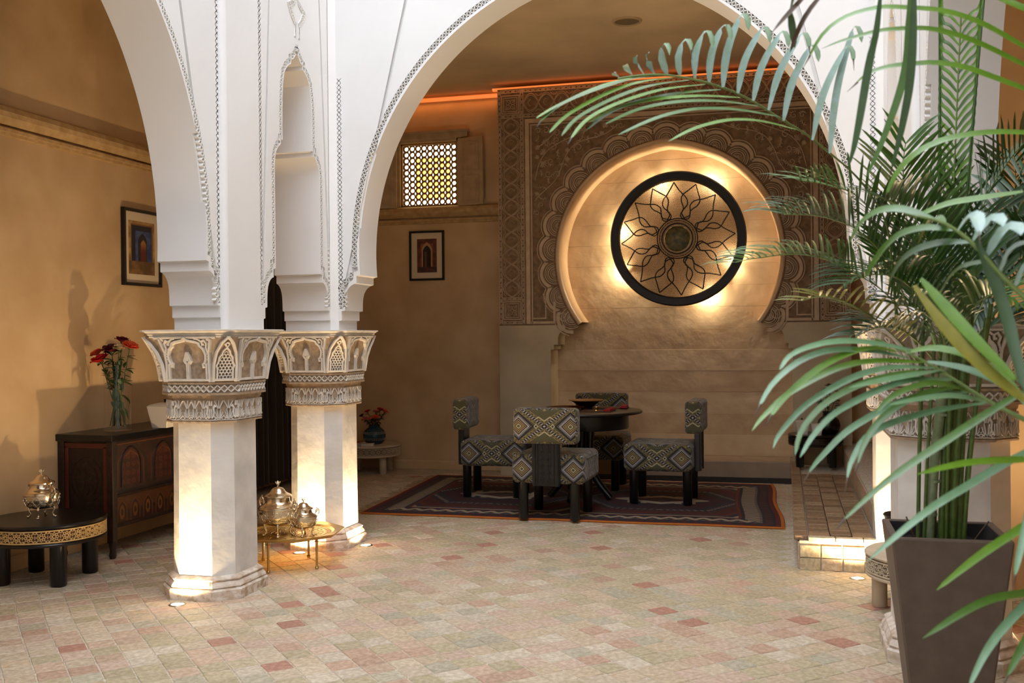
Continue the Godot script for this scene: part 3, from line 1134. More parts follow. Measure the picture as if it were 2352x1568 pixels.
# arches, arrow and honeycomb of the capital on face i
func cap_face(g: Geo, i: int, hx: float, hz: float, c: float, flare: Callable) -> void:
	var on := func(s: float, u: float, h: float) -> Vector3:
		# s across in metres from the face's middle, u up 0..1
		var uu := clampf(u, 0.0, 1.0)
		var e: float = flare.call(uu)
		var p := oct(hx + e, hz + e * 1.05, c * (1.0 - 0.62 * pow(uu, 1.6)))
		var a: Vector2 = p[i]
		var b: Vector2 = p[(i + 1) % 8]
		var d := (b - a).normalized()
		var nn := Vector2(-d.y, d.x)
		if nn.dot(a + b) < 0:
			nn = -nn
		var m := (a + b) * 0.5 + d * s + nn * h
		return Vector3(m.x, 1.175 + u * 0.240, m.y)
	# zigzag of the lower band
	var e0 := oct(hx + 0.036, hz + 0.036, c + 0.036 * 0.4)
	var za: Vector2 = e0[i]
	var zb: Vector2 = e0[(i + 1) % 8]
	var zw := za.distance_to(zb)
	var zd := (zb - za) / zw
	var zn := Vector2(-zd.y, zd.x)
	if zn.dot(za + zb) < 0:
		zn = -zn
	var zon := func(u: float, y: float, h: float) -> Vector3:
		var p := za + zd * u + zn * h
		return Vector3(p.x, y, p.y)
	var cells := maxi(2, int(round(zw / 0.033)))
	for k in cells:
		var u0 := zw * k / cells
		var u1 := zw * (k + 1) / cells
		g.stroke([Vector2(u0, 1.119), Vector2(u1, 1.156)], 0.0075, 0.011, zon)
		g.stroke([Vector2(u0, 1.156), Vector2(u1, 1.119)], 0.0075, 0.011, zon)
	var w0 := ((oct(hx + 0.036, hz + 0.038, c)[i] as Vector2) - (oct(hx + 0.036, hz + 0.038, c)[(i + 1) % 8] as Vector2)).length()
	var hw := w0 * 0.5
	var st := func(pts: Array, w: float, h: float, taper := 1.0) -> void:
		for sgn in [-1.0, 1.0]:
			var q := []
			for p in pts:
				q.append(Vector2(p[0] * sgn, p[1]))
			# widths are metres across and 0.208 m per unit up: scale the map instead
			var on2 := func(s: float, y: float, hh: float) -> Vector3: return on.call(s, y / 0.240, hh)
			var q2 := []
			for p in q:
				q2.append(Vector2(p.x, p.y * 0.240))
			g.stroke(q2, w, h, on2, false, 0.62, taper)
	if i % 2 == 0:
		# broad face: frame posts, lobed arch, arrow, scrolls in the corners
		st.call([[hw - 0.008, 0.0], [hw - 0.008, 0.42], [hw - 0.003, 0.66], [hw + 0.018, 0.96]], 0.0165, 0.0149)
		st.call([[hw - 0.024, 0.02], [hw - 0.024, 0.38], [hw - 0.033, 0.42], [hw - 0.044, 0.40], [hw - 0.042, 0.34], [hw - 0.034, 0.35]], 0.0150, 0.0149)
		st.call([[hw - 0.034, 0.42], [hw - 0.026, 0.50], [hw - 0.024, 0.60], [hw - 0.032, 0.72], [hw - 0.045, 0.78], [hw - 0.052, 0.80], [hw - 0.056, 0.86], [hw - 0.072, 0.89], [0.012, 0.93], [0.0, 0.985]], 0.0180, 0.0161)
		st.call([[hw - 0.006, 0.04], [hw - 0.024, 0.04], [0.0, 0.04]], 0.0150, 0.0138)
		st.call([[0.005, 0.04], [0.005, 0.30], [0.005, 0.44]], 0.0128, 0.0149)
		st.call([[0.0, 0.66], [0.014, 0.53], [0.018, 0.47], [0.012, 0.43], [0.006, 0.45]], 0.0150, 0.0161)
		st.call([[0.004, 0.64], [0.005, 0.46]], 0.0150, 0.0172)
		# spandrel scroll and leaf
		st.call([[hw - 0.004, 0.56], [hw - 0.010, 0.66], [hw - 0.016, 0.76], [hw - 0.010, 0.86], [hw - 0.022, 0.93], [hw - 0.036, 0.90], [hw - 0.034, 0.83], [hw - 0.024, 0.84]], 0.0128, 0.0138)
		st.call([[hw - 0.040, 0.90], [hw - 0.056, 0.95], [hw - 0.078, 0.96]], 0.0150, 0.0126, 0.5)
		st.call([[hw - 0.004, 0.93], [hw + 0.008, 0.97]], 0.0180, 0.0126, 0.5)
		for q in 4:
			st.call([[hw - 0.014 - 0.001 * q, 0.44 + 0.06 * q], [hw - 0.003, 0.50 + 0.06 * q]], 0.0090, 0.0115, 0.5)
		st.call([[hw + 0.05, 0.985], [0.0, 0.985]], 0.0120, 0.0115)
	else:
		# cut corner: tall pointed arch round a honeycomb
		var aw := hw - 0.004
		st.call([[aw, 0.0], [aw, 0.40], [aw * 0.86, 0.66], [aw * 0.52, 0.86], [0.0, 1.0]], 0.0165, 0.0184)
		st.call([[aw * 0.70, 0.05], [aw * 0.70, 0.30], [aw * 0.80, 0.36], [aw * 0.62, 0.46], [aw * 0.60, 0.54], [aw * 0.36, 0.62], [aw * 0.30, 0.68], [0.0, 0.76]], 0.0135, 0.0172)
		st.call([[0.0, 0.76], [0.010, 0.84], [0.0, 0.88]], 0.0105, 0.0161)
		st.call([[aw, 0.05], [0.0, 0.05]], 0.0150, 0.0149)
		var r := 0.0098
		var row := 0
		var y := 0.10
		while y < 0.68:
			var lim := aw * (0.56 if y < 0.44 else 0.56 * (0.74 - y) / 0.30)
			var x := 0.0 if row % 2 == 0 else r * 1.9 * 0.5
			while x <= lim:
				for sgn in ([1.0] if x == 0.0 else [1.0, -1.0]):
					var ring := []
					for k in 6:
						var a := TAU * (k + 0.5) / 6
						ring.append(Vector2(x * sgn + cos(a) * r, y * 0.240 + sin(a) * r))
					var on3 := func(s: float, yy: float, hh: float) -> Vector3: return on.call(s, yy / 0.240, hh)
					g.stroke(ring, 0.0052, 0.013, on3, true, 0.7)
				x += r * 1.9
			y += r * 1.65 / 0.240
			row += 1


# ------------------------------------------------------------------ the carved wall with the horseshoe niche
const NX := -1.100
const NY := 2.185
const NR := 1.108
const PZ := -10.15


func build_panel() -> void:
	var xf := Transform3D(Basis.IDENTITY, Vector3(NX, 0, PZ))
	var t := thing("carved_wall_panel", "tall carved plaster panel with a horseshoe niche, scallops and vine scrolls", "wall panel")
	# two halves of the slab with the niche's outline; u = 0 is the niche's axis
	var out := []
	var a1 := -asin((NY - 1.515) / NR)
	for i in 49:
		var a := lerpf(PI / 2, a1, i / 48.0)
		var p := Vector2(NR * cos(a), NY + NR * sin(a))
		if i < 8:
			p.y += 0.022 * pow(1.0 - i / 8.0, 1.5)
		out.append(p)
	var wide := 1.70
	var g := Geo.new()
	for s in [1.0, -1.0]:
		var poly := PackedVector2Array(out)
		poly.append(Vector2(wide, 1.515))
		poly.append(Vector2(wide, 3.905))
		poly.append(Vector2(0, 3.905))
		g.prism(poly, -0.36, 0.0, xf * Transform3D(Basis.from_scale(Vector3(s, 1, 1)), Vector3.ZERO))
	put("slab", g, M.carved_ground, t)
	# rounded plaster reveal of the niche
	g = Geo.new()
	var full := []
	for p in out:
		full.append(Vector2(-p.x, p.y))
	full.reverse()
	full.append_array(out.slice(1))
	var rows := []
	for i in full.size():
		var p: Vector2 = full[i]
		var d: Vector2 = (full[mini(i + 1, full.size() - 1)] - full[maxi(i - 1, 0)] as Vector2).normalized()
		var o := Vector2(-d.y, d.x)
		var row := []
		for q in [[0.004, 0.0], [0.004, 0.010], [-0.004, 0.022], [-0.016, 0.026], [-0.030, 0.018], [-0.040, 0.0], [-0.044, -0.03], [-0.046, -0.30], [-0.050, -0.35]]:
			var w: Vector2 = p + o * q[0]
			row.append(xf * Vector3(w.x, w.y, q[1]))
		rows.append(row)
	for i in rows.size() - 1:
		for k in rows[0].size() - 1:
			g.quad(rows[i][k], rows[i][k + 1], rows[i + 1][k + 1], rows[i + 1][k])
	var st := SurfaceTool.new()
	st.begin(Mesh.PRIMITIVE_TRIANGLES)
	st.set_smooth_group(0)
	for i in rows.size() - 1:
		for k in rows[0].size() - 1:
			for q in [rows[i][k], rows[i + 1][k + 1], rows[i][k + 1], rows[i][k], rows[i + 1][k], rows[i + 1][k + 1]]:
				st.add_vertex(q)
	st.generate_normals()
	st.set_material(M.niche_plaster)
	var mi := MeshInstance3D.new()
	mi.name = "niche_reveal"
	mi.mesh = st.commit()
	t.add_child(mi, true)
	var rel := Geo.new()
	panel_frame(rel, xf)
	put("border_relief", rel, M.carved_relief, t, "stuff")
	# scallops: one part each
	var lobes := 21
	var a_lo := a1 + 0.085
	for k in lobes:
		var a := lerpf(a_lo, PI - a_lo, k / float(lobes - 1))
		var sc := Geo.new()
		scallop(sc, xf, a, (PI - 2 * a_lo) / (lobes - 1), k == 0 or k == lobes - 1)
		put("scallop", sc, M.carved_relief, t)
	rel = Geo.new()
	scrolls(rel, xf)
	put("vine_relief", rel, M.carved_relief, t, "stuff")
	# plain pale pilasters under the panel, corbelled at the top
	for s in [1.0, -1.0]:
		g = Geo.new()
		var prof := [[0.870, 1.515], [0.870, 1.470], [0.905, 1.455], [0.930, 1.430], [0.944, 1.39], [0.946, 1.318], [0.986, 1.318], [0.986, 1.272], [1.020, 1.268], [1.020, 1.12], [1.020, 0.0], [1.70, 0.0], [1.70, 1.515]]
		var poly := PackedVector2Array()
		for p in prof:
			poly.append(Vector2(p[0] + 0.15 if p[0] < 1.3 else p[0], p[1]))
		g.prism(poly, -0.36, 0.004, xf * Transform3D(Basis.from_scale(Vector3(s, 1, 1)), Vector3.ZERO))
		put("pilaster", g, M.pilaster_paint, t)
	# the niche's back: plaster courses, and a low ledge below
	var r := RandomNumberGenerator.new()
	r.seed = 12
	var y := 0.20
	var k := 0
	while y < 3.4:
		g = Geo.new()
		var h := 0.212
		g.rbox(Vector3(NX, y + h * 0.5, -10.50 + r.randf_range(-0.0015, 0.0015)), Vector3(2.46, h - 0.0008, 0.03), 0.0018, 1)
		put("plaster_course", g, M.niche_plaster if (k % 2 == 0 or y > 1.6) else M.niche_plaster_dark, t)
		y += h
		k += 1
	g = Geo.new()
	g.rbox(Vector3(NX, 0.10, -10.26), Vector3(2.30, 0.205, 0.42), 0.012, 2)
	put("ledge", g, M.ledge_paint, t)
	g = Geo.new()
	wall_box(g, NX - 1.15, NX + 1.15, 0.0, 0.05, -10.056, -10.04)
	put("ledge_foot", g, M.dark_wood, t)


func rect(x0: float, y0: float, x1: float, y1: float) -> Array:
	return [Vector2(x0, y0), Vector2(x1, y0), Vector2(x1, y1), Vector2(x0, y1)]


# narrow band of crossed bars between rails from a to b, w wide
func cross_band(g: Geo, xf: Transform3D, a: Vector2, b: Vector2, w: float) -> void:
	var d := (b - a).normalized()
	var o := Vector2(-d.y, d.x) * w * 0.5
	var n := int(round(a.distance_to(b) / 0.052))
	g.stroke([a + o, b + o], 0.007, 0.013, xf)
	g.stroke([a - o, b - o], 0.007, 0.013, xf)
	for k in n:
		var p := a.lerp(b, k / float(n))
		var q := a.lerp(b, (k + 1) / float(n))
		g.stroke([p + o, q - o], 0.0065, 0.011, xf)
		g.stroke([p - o, q + o], 0.0065, 0.011, xf)
		if k % 2 == 0:
			g.stroke([p.lerp(q, 0.2), p.lerp(q, 0.5) + o * 0.55, p.lerp(q, 0.8), p.lerp(q, 0.5) - o * 0.55], 0.005, 0.010, xf, true)


# interlaced ogee net along a strip
func net_band(g: Geo, xf: Transform3D, a: Vector2, b: Vector2, w: float) -> void:
	var len := a.distance_to(b)
	var d := (b - a) / len
	var o := Vector2(-d.y, d.x)
	var n := int(round(len / 0.165))
	var wave := func(t: float) -> float:
		# pointed ogee: straight runs with rounded turns
		var s := sin(t)
		return signf(s) * pow(absf(s), 0.85)
	for ph in 2:
		for off in [-0.0085, 0.0085]:
			var line := []
			var steps := n * 12
			for k in steps + 1:
				var t := k / float(steps)
				var y: float = wave.call(t * n * PI + 0.0) * (1.0 if ph == 0 else -1.0)
				line.append(a + d * len * t + o * (y * (w * 0.5 - 0.012) + off))
			g.stroke(line, 0.0075, 0.013, xf)
	for k in n:
		# small cusps on the edges between the loops
		for s in [-1.0, 1.0]:
			var c = a + d * len * (k / float(n)) + o * w * 0.46 * s
			g.stroke([c - d * 0.034 , c - o * 0.022 * s - d * 0.012, c - o * 0.022 * s + d * 0.012, c + d * 0.034], 0.006, 0.011, xf)
		var m := a + d * len * ((k + 0.5) / float(n))
		g.stroke([m + o * 0.030, m + d * 0.010 + o * 0.034, m + d * 0.030, m + d * 0.010 - o * 0.034, m - o * 0.030], 0.005, 0.009, xf)


func corner_square(g: Geo, xf: Transform3D, c: Vector2, w: float) -> void:
	var h := w * 0.5
	g.stroke(rect(c.x - h, c.y - h, c.x + h, c.y + h), 0.012, 0.014, xf, true)
	g.stroke(rect(c.x - h + 0.02, c.y - h + 0.02, c.x + h - 0.02, c.y + h - 0.02), 0.009, 0.011, xf, true)
	var q := h - 0.034
	for k in 4:
		var a := PI / 2 * k + PI / 4
		var v := Vector2(cos(a), sin(a))
		var tip := c + v * q * 1.3
		var s := Vector2(-v.y, v.x)
		g.stroke([c + v * 0.012 + s * 0.018, c + v * q * 0.6 + s * 0.024, tip], 0.006, 0.011, xf)
		g.stroke([c + v * 0.012 - s * 0.018, c + v * q * 0.6 - s * 0.024, tip], 0.006, 0.011, xf)
		g.stroke([c + v * q * 0.5, c + v * q * 1.05], 0.007, 0.010, xf)
		var e := Vector2(cos(a + PI / 4), sin(a + PI / 4))
		g.stroke([c + e * 0.022 - v * 0.0, c + e * q * 0.55], 0.006, 0.009, xf)
	var ring := []
	for k in 12:
		ring.append(c + Vector2(cos(TAU * k / 12), sin(TAU * k / 12)) * 0.016)
	g.stroke(ring, 0.006, 0.012, xf, true)


func panel_frame(g: Geo, xf: Transform3D) -> void:
	var y0 := 1.53
	var y1 := 3.895
	for s in [1.0, -1.0]:
		var m := xf * Transform3D(Basis.from_scale(Vector3(s, 1, 1)), Vector3.ZERO)
		cross_band(g, m, Vector2(1.680, y0), Vector2(1.680, y1), 0.030)
		cross_band(g, m, Vector2(1.446, y0), Vector2(1.446, y1), 0.030)
		net_band(g, m, Vector2(1.563, y0 + 0.275), Vector2(1.563, y1 - 0.285), 0.188)
		corner_square(g, m, Vector2(1.563, y0 + 0.138), 0.178)
		corner_square(g, m, Vector2(1.563, y1 - 0.148), 0.178)
		cross_band(g, m, Vector2(1.665, y0 + 0.015), Vector2(1.462, y0 + 0.015), 0.024)
		cross_band(g, m, Vector2(1.665, y0 + 0.256), Vector2(1.462, y0 + 0.256), 0.024)
		cross_band(g, m, Vector2(1.665, y1 - 0.268), Vector2(0.0, y1 - 0.268), 0.030)
		cross_band(g, m, Vector2(1.665, y1 - 0.016), Vector2(0.0, y1 - 0.016), 0.028)
		net_band(g, m, Vector2(0.0, y1 - 0.142), Vector2(1.430, y1 - 0.142), 0.196)
		# plain moulded frame inside
		g.stroke([Vector2(1.392, y0), Vector2(1.392, y1 - 0.325), Vector2(0, y1 - 0.325)], 0.046, 0.016, m, false, 0.86)
		g.stroke([Vector2(1.352, y0), Vector2(1.352, y1 - 0.365), Vector2(0, y1 - 0.365)], 0.014, 0.012, m, false, 0.7)
		# foot panel between frame and scallops
		g.stroke([Vector2(1.352, y0 + 0.055), Vector2(1.215, y0 + 0.055), Vector2(1.215, y0 + 0.24), Vector2(1.240, y0 + 0.30)], 0.016, 0.012, m)
		g.stroke([Vector2(1.37, y0 + 0.012), Vector2(1.125, y0 + 0.012), Vector2(1.125, y0 + 0.22)], 0.030, 0.012, m, false, 0.8)
		# coil at the foot of the scallops
		var coil := []
		for k in 26:
			var a := PI * 0.7 + k * 0.36
			var r := 0.066 * (1.0 - k / 30.0)
			coil.append(Vector2(1.035, y0 + 0.075) + Vector2(cos(a), sin(a)) * r)
		g.stroke(coil, 0.012, 0.014, m)
		for k in 5:
			g.stroke([Vector2(0.93 + 0.01 * k, y0 + 0.008), Vector2(0.945 + 0.012 * k, y0 + 0.055 - 0.008 * absf(k - 2))], 0.008, 0.011, m, false, 0.6, 0.5)
			g.stroke([Vector2(1.11, y0 + 0.012 + 0.02 * k), Vector2(1.085 - 0.004 * k, y0 + 0.03 + 0.022 * k)], 0.008, 0.011, m, false, 0.6, 0.5)


func scallop(g: Geo, xf: Transform3D, a: float, step: float, last: bool) -> void:
	var c := Vector2(cos(a), sin(a)) * (NR + 0.018) + Vector2(0, NY)
	var d := NR * step
	var arc := func(r: float, lim: float) -> Array:
		var out := []
		for k in 17:
			var b := a + lerpf(-lim, lim, k / 16.0)
			out.append(c + Vector2(cos(b), sin(b)) * r)
		return out
	var full := PI / 2 + 0.06
	g.stroke(arc.call(0.048, full), 0.009, 0.016, xf)
	g.stroke(arc.call(0.068, full), 0.013, 0.018, xf, false, 0.7)
	g.stroke(arc.call(0.086, full), 0.009, 0.014, xf)
	g.stroke(arc.call(0.104, full), 0.011, 0.016, xf, false, 0.7)
	var lim := func(r: float) -> float: return minf(asin(clampf(d * 0.5 / r, 0.0, 1.0)) + step * 0.5, 1.5)
	g.stroke(arc.call(0.140, lim.call(0.140)), 0.036, 0.013, xf, false, 0.85)
	g.stroke(arc.call(0.174, lim.call(0.174)), 0.012, 0.017, xf, false, 0.6)
	# half rosette: five petals and ribs
	for k in 7:
		var b := a + lerpf(-1.35, 1.35, k / 6.0)
		var v := Vector2(cos(b), sin(b))
		g.stroke([c + v * 0.010, c + v * 0.026, c + v * 0.040], 0.0085, 0.013, xf, false, 0.5, 1.2)
	g.stroke(arc.call(0.010, full), 0.008, 0.014, xf)


# vines, fans and coils filling the spandrels
func scrolls(g: Geo, xf: Transform3D) -> void:
	var r := RandomNumberGenerator.new()
	r.seed = 23
	var inside := func(p: Vector2, pad: float) -> bool:
		return p.x > -0.02 and p.x < 1.335 - pad and p.y < 3.895 - 0.38 - pad and (p - Vector2(0, NY)).length() > NR + 0.215 + pad and p.y > 1.9
	var m: Transform3D
	var motif := func(c: Vector2, size: float, ang: float, kind: int) -> void:
		for s in [1.0, -1.0]:
			m = xf * Transform3D(Basis.from_scale(Vector3(s, 1, 1)), Vector3.ZERO)
			if kind == 0:
				var coil := []
				for k in 15:
					var b := ang + k * 0.52
					coil.append(c + Vector2(cos(b), sin(b)) * size * (1.0 - k / 17.0))
				g.stroke(coil, 0.0095, 0.014, m, false, 0.55, 0.7)
				for k in 5:
					var b := ang - 0.3 + k * 0.55
					var v := Vector2(cos(b), sin(b))
					g.stroke([c + v * size * 1.02, c + v.rotated(0.25) * size * 1.45], 0.0085, 0.011, m, false, 0.5, 0.4)
			elif kind == 1:
				for k in 6:
					var b := ang + lerpf(-1.0, 1.0, k / 5.0)
					var v := Vector2(cos(b), sin(b))
					g.stroke([c, c + v * size * 0.6, c + v.rotated(0.12 * (k - 2.5) * 0.4) * size * (1.25 - 0.1 * absf(k - 2.5))], 0.0095, 0.013, m, false, 0.45, 1.25)
				var ring := []
				for k in 8:
					ring.append(c + Vector2(cos(TAU * k / 8), sin(TAU * k / 8)) * 0.010)
				g.stroke(ring, 0.007, 0.015, m, true)
			else:
				var v := Vector2(cos(ang), sin(ang))
				var w := Vector2(-v.y, v.x)
				g.stroke([c - v * size, c - v * size * 0.3 + w * size * 0.35, c + v * size * 0.4 + w * size * 0.3, c + v * size * 1.1 - w * size * 0.15], 0.010, 0.013, m, false, 0.55, 0.4)
				for k in 5:
					var p := c + v * size * (-0.7 + 0.35 * k) + w * size * 0.22
					g.stroke([p, p + (v * 0.5 + w * (0.8 if k % 2 == 0 else -0.9)) * size * 0.55], 0.0085, 0.011, m, false, 0.5, 0.4)
	# main stems from the corner, running along the scallops
	for k in 3:
		for s in [1.0, -1.0]:
			m = xf * Transform3D(Basis.from_scale(Vector3(s, 1, 1)), Vector3.ZERO)
			var line := []
			for i in 40:
				var t := i / 39.0
				var a := lerpf(0.25, 1.52, t)
				var rad := NR + 0.29 + 0.16 * k + 0.045 * sin(t * 16.0 + k * 2.0)
				var p := Vector2(cos(a), sin(a)) * rad + Vector2(0, NY)
				if inside.call(p, 0.015):
					line.append(p)
				elif line.size() > 2:
					g.stroke(line, 0.009, 0.013, m)
					line = []
			if line.size() > 2:
				g.stroke(line, 0.009, 0.013, m)
	var placed := []
	var tries := 0
	while tries < 2600 and placed.size() < 120:
		tries += 1
		var p := Vector2(r.randf_range(0.0, 1.33), r.randf_range(2.3, 3.51))
		var size := r.randf_range(0.026, 0.05)
		if not inside.call(p, size * 1.15):
			continue
		var ok := true
		for q in placed:
			if p.distance_to(q[0]) < (size + q[1]) * 1.02:
				ok = false
				break
		if ok:
			placed.append([p, size])
			motif.call(p, size, r.randf_range(0, TAU), [0, 1, 2, 0, 1][r.randi() % 5])


# ------------------------------------------------------------------ the round wall lamp
func build_disc_lamp() -> void:
	var c := Vector3(-1.018, 2.357, -10.36)
	var t := thing("wall_lamp", "large round pierced bronze wall lamp with star tracery glowing in the niche", "lamp", c)
	var flat := Basis(Vector3.RIGHT, PI / 2)
	var xf := Transform3D(flat, Vector3.ZERO)
	var g := Geo.new()
	g.lathe([Vector2(0.575, -0.012), Vector2(0.590, -0.03), Vector2(0.655, -0.032), Vector2(0.668, -0.018), Vector2(0.668, 0.030), Vector2(0.655, 0.045), Vector2(0.590, 0.040), Vector2(0.580, 0.024), Vector2(0.575, -0.012)], 96, xf)
	put("rim", g, M.bronze_dark, t)
	# pierced plate: hexagonal rings with a hole in each
	var cell := Geo.new()
	var pit := 0.0122
	for k in 6:
		var a0 := TAU * (k + 0.5) / 6
		var a1 := TAU * (k + 1.5) / 6
		var o0 := Vector3(cos(a0), sin(a0), 0) * pit * 0.585
		var o1 := Vector3(cos(a1), sin(a1), 0) * pit * 0.585
		cell.quad(o0 * 0.56, o0, o1, o1 * 0.56)
		cell.quad(o0 * 0.56 - Vector3(0, 0, 0.003), o0 * 0.56, o1 * 0.56, o1 * 0.56 - Vector3(0, 0, 0.003))
	var at := []
	var r := RandomNumberGenerator.new()
	r.seed = 4
	for j in range(-56, 57):
		for i in range(-50, 51):
			var p := Vector2((i + (0.5 if j % 2 else 0.0)) * pit, j * pit * 0.866)
			var d := p.length()
			if d < 0.580 and d > 0.165:
				at.append(Transform3D(Basis(Vector3(r.randf_range(-1, 1), r.randf_range(-1, 1), 0).normalized(), r.randf_range(0, 0.5)), Vector3(p.x, p.y, 0.035 * (1.0 - d * d / 0.336))))
	var mm := MultiMesh.new()
	mm.transform_format = MultiMesh.TRANSFORM_3D
	mm.mesh = cell.mesh(M.bronze_plate)
	mm.instance_count = at.size()
	for i in at.size():
		mm.set_instance_transform(i, at[i])
	var mi := MultiMeshInstance3D.new()
	mi.name = "pierced_plate"
	mi.multimesh = mm
	t.add_child(mi, true)
	tag(mi, "", "", "", "stuff")
	# tracery: sixteen pointed petals crossing their neighbours
	var pol := func(rr: float, deg: float) -> Vector3:
		var a := deg_to_rad(deg)
		return Vector3(rr * cos(a), rr * sin(a), 0.035 * (1.0 - rr * rr / 0.336) + 0.010)
	for k in 16:
		var a := 3.4 + 22.5 * k
		var petal := Geo.new()
		for s in [-1.0, 1.0]:
			var cv := Curve3D.new()
			var line := []
			var pts := [[0.560, 0.0], [0.500, 4.0], [0.455, 8.5], [0.405, 16.5], [0.350, 20.0], [0.305, 17.0], [0.270, 13.5], [0.240, 15.0], [0.215, 22.0], [0.200, 27.0]] if k % 2 == 0 else [[0.560, 0.0], [0.490, 5.5], [0.430, 12.0], [0.375, 12.8], [0.325, 9.0], [0.285, 7.0], [0.250, 10.5], [0.222, 10.5], [0.200, 4.0]]
			for q in pts:
				cv.add_point(pol.call(q[0], a + s * q[1]))
			for i in cv.point_count:
				if i > 0 and i < cv.point_count - 1:
					var tg := (cv.get_point_position(i + 1) - cv.get_point_position(i - 1)) * 0.18
					cv.set_point_in(i, -tg)
					cv.set_point_out(i, tg)
			cv.bake_interval = 0.02
			for q in cv.get_baked_points():
				line.append(q)
			petal.tube(line, 0.0058, 6)
		put("tracery_petal", petal, M.bronze_dark, t)
	g = Geo.new()
	for q in [[0.197, 0.006], [0.178, 0.004], [0.150, 0.006]]:
		var ring := []
		for k in 49:
			ring.append(pol.call(q[0], 360.0 / 48 * k))
		g.tube(ring, q[1], 6, false)
	put("inner_ring", g, M.bronze_dark, t)
	g = Geo.new()
	g.lathe([Vector2(0.128, 0.030), Vector2(0.172, 0.030), Vector2(0.172, 0.034), Vector2(0.128, 0.036)], 48, xf)
	put("boss_ring", g, M.bronze_plate, t)
	g = Geo.new()
	g.dome(Vector3(0, 0, 0.024), Vector3(0.130, 0.130, 0.030), 32, 8)
	put("medallion", g, M.medallion_glass, t)
	# six bulbs between plate and wall, near the rim
	for a in [59.0, 107.0, 171.0, 209.0, 297.0, 338.0]:
		var v := Vector3(cos(deg_to_rad(a)), sin(deg_to_rad(a)), 0)
		var p: Vector3 = v * (0.615 if a in [59.0, 209.0, 297.0] else 0.572) + Vector3(0, 0, -0.062)
		g = Geo.new()
		g.dome(p, Vector3.ONE * 0.016, 10, 6)
		put("bulb", g, M.bulb_glow, t)
		g = Geo.new()
		g.tube([v * 0.585 + Vector3(0, 0, -0.10), v * 0.61 + Vector3(0, 0, -0.028)], 0.006, 6)
		put("lamp_arm", g, M.bronze_dark, t)
		var l := OmniLight3D.new()
		l.name = "bulb_light"
		l.light_color = Color(1.0, 0.92, 0.78)
		l.light_energy = LAMP_E
		l.light_size = 0.012
		l.omni_range = 10.0
		l.omni_attenuation = 2.0
		l.shadow_enabled = true
		add_child(l)
		l.position = c + p
	for a in [90.0, 210.0, 330.0]:
		g = Geo.new()
		var v := Vector3(cos(deg_to_rad(a)), sin(deg_to_rad(a)), 0)
		g.tube([v * 0.60 + Vector3(0, 0, -0.03), v * 0.60 + Vector3(0, 0, -0.13)], 0.008, 6)
		put("standoff", g, M.bronze_dark, t)


const LAMP_E := 0.19


# ------------------------------------------------------------------ lamps sunk in the floor at the columns' feet
const UP_E := 1.9


func build_floor_lights() -> void:
	var spots := [
		[Vector3(-3.123, 0, -4.853), 1.0, "glowing round floor light at the foot of the front left column"],
		[Vector3(-3.084, 0, -6.205), 1.0, "glowing floor light under the edge of the brass tray table"],
		[Vector3(-2.755, 0, -6.527), 1.0, "glowing floor light right of the column behind the tray table"],
		[Vector3(0.392, 0, -6.235), 1.3, "glowing floor light in front of the tiled step's riser"],
		[Vector3(1.10, 0, -4.93), 1.0, "floor light at the far right, between column and gallery wall"]]
	for s in spots:
		var t := thing("floor_light", s[2], "floor lamp", s[0], 0, "uplights sunk in the floor")
		var g := Geo.new()
		g.lathe([Vector2(0.034, 0.001), Vector2(0.036, 0.0045), Vector2(0.044, 0.004), Vector2(0.047, 0.0)], 24)
		put("ring", g, M.steel_ring, t)
		g = Geo.new()
		g.dome(Vector3(0, 0.001, 0), Vector3(0.035, 0.003, 0.035), 20, 4, Basis.IDENTITY, 0.0)
		put("lens", g, M.lamp_lens, t)
		var l := SpotLight3D.new()
		l.name = "uplight"
		l.light_color = Color(1.0, 0.87, 0.67)
		l.light_energy = UP_E * s[1]
		l.light_size = 0.03
		l.spot_angle = 80.0
		l.spot_angle_attenuation = 0.6
		l.spot_range = 9.0
		l.spot_attenuation = 2.0
		l.shadow_enabled = true
		add_child(l)
		l.position = s[0] + Vector3(0, 0.012, 0)
		l.rotation = Vector3(PI / 2, 0, 0)


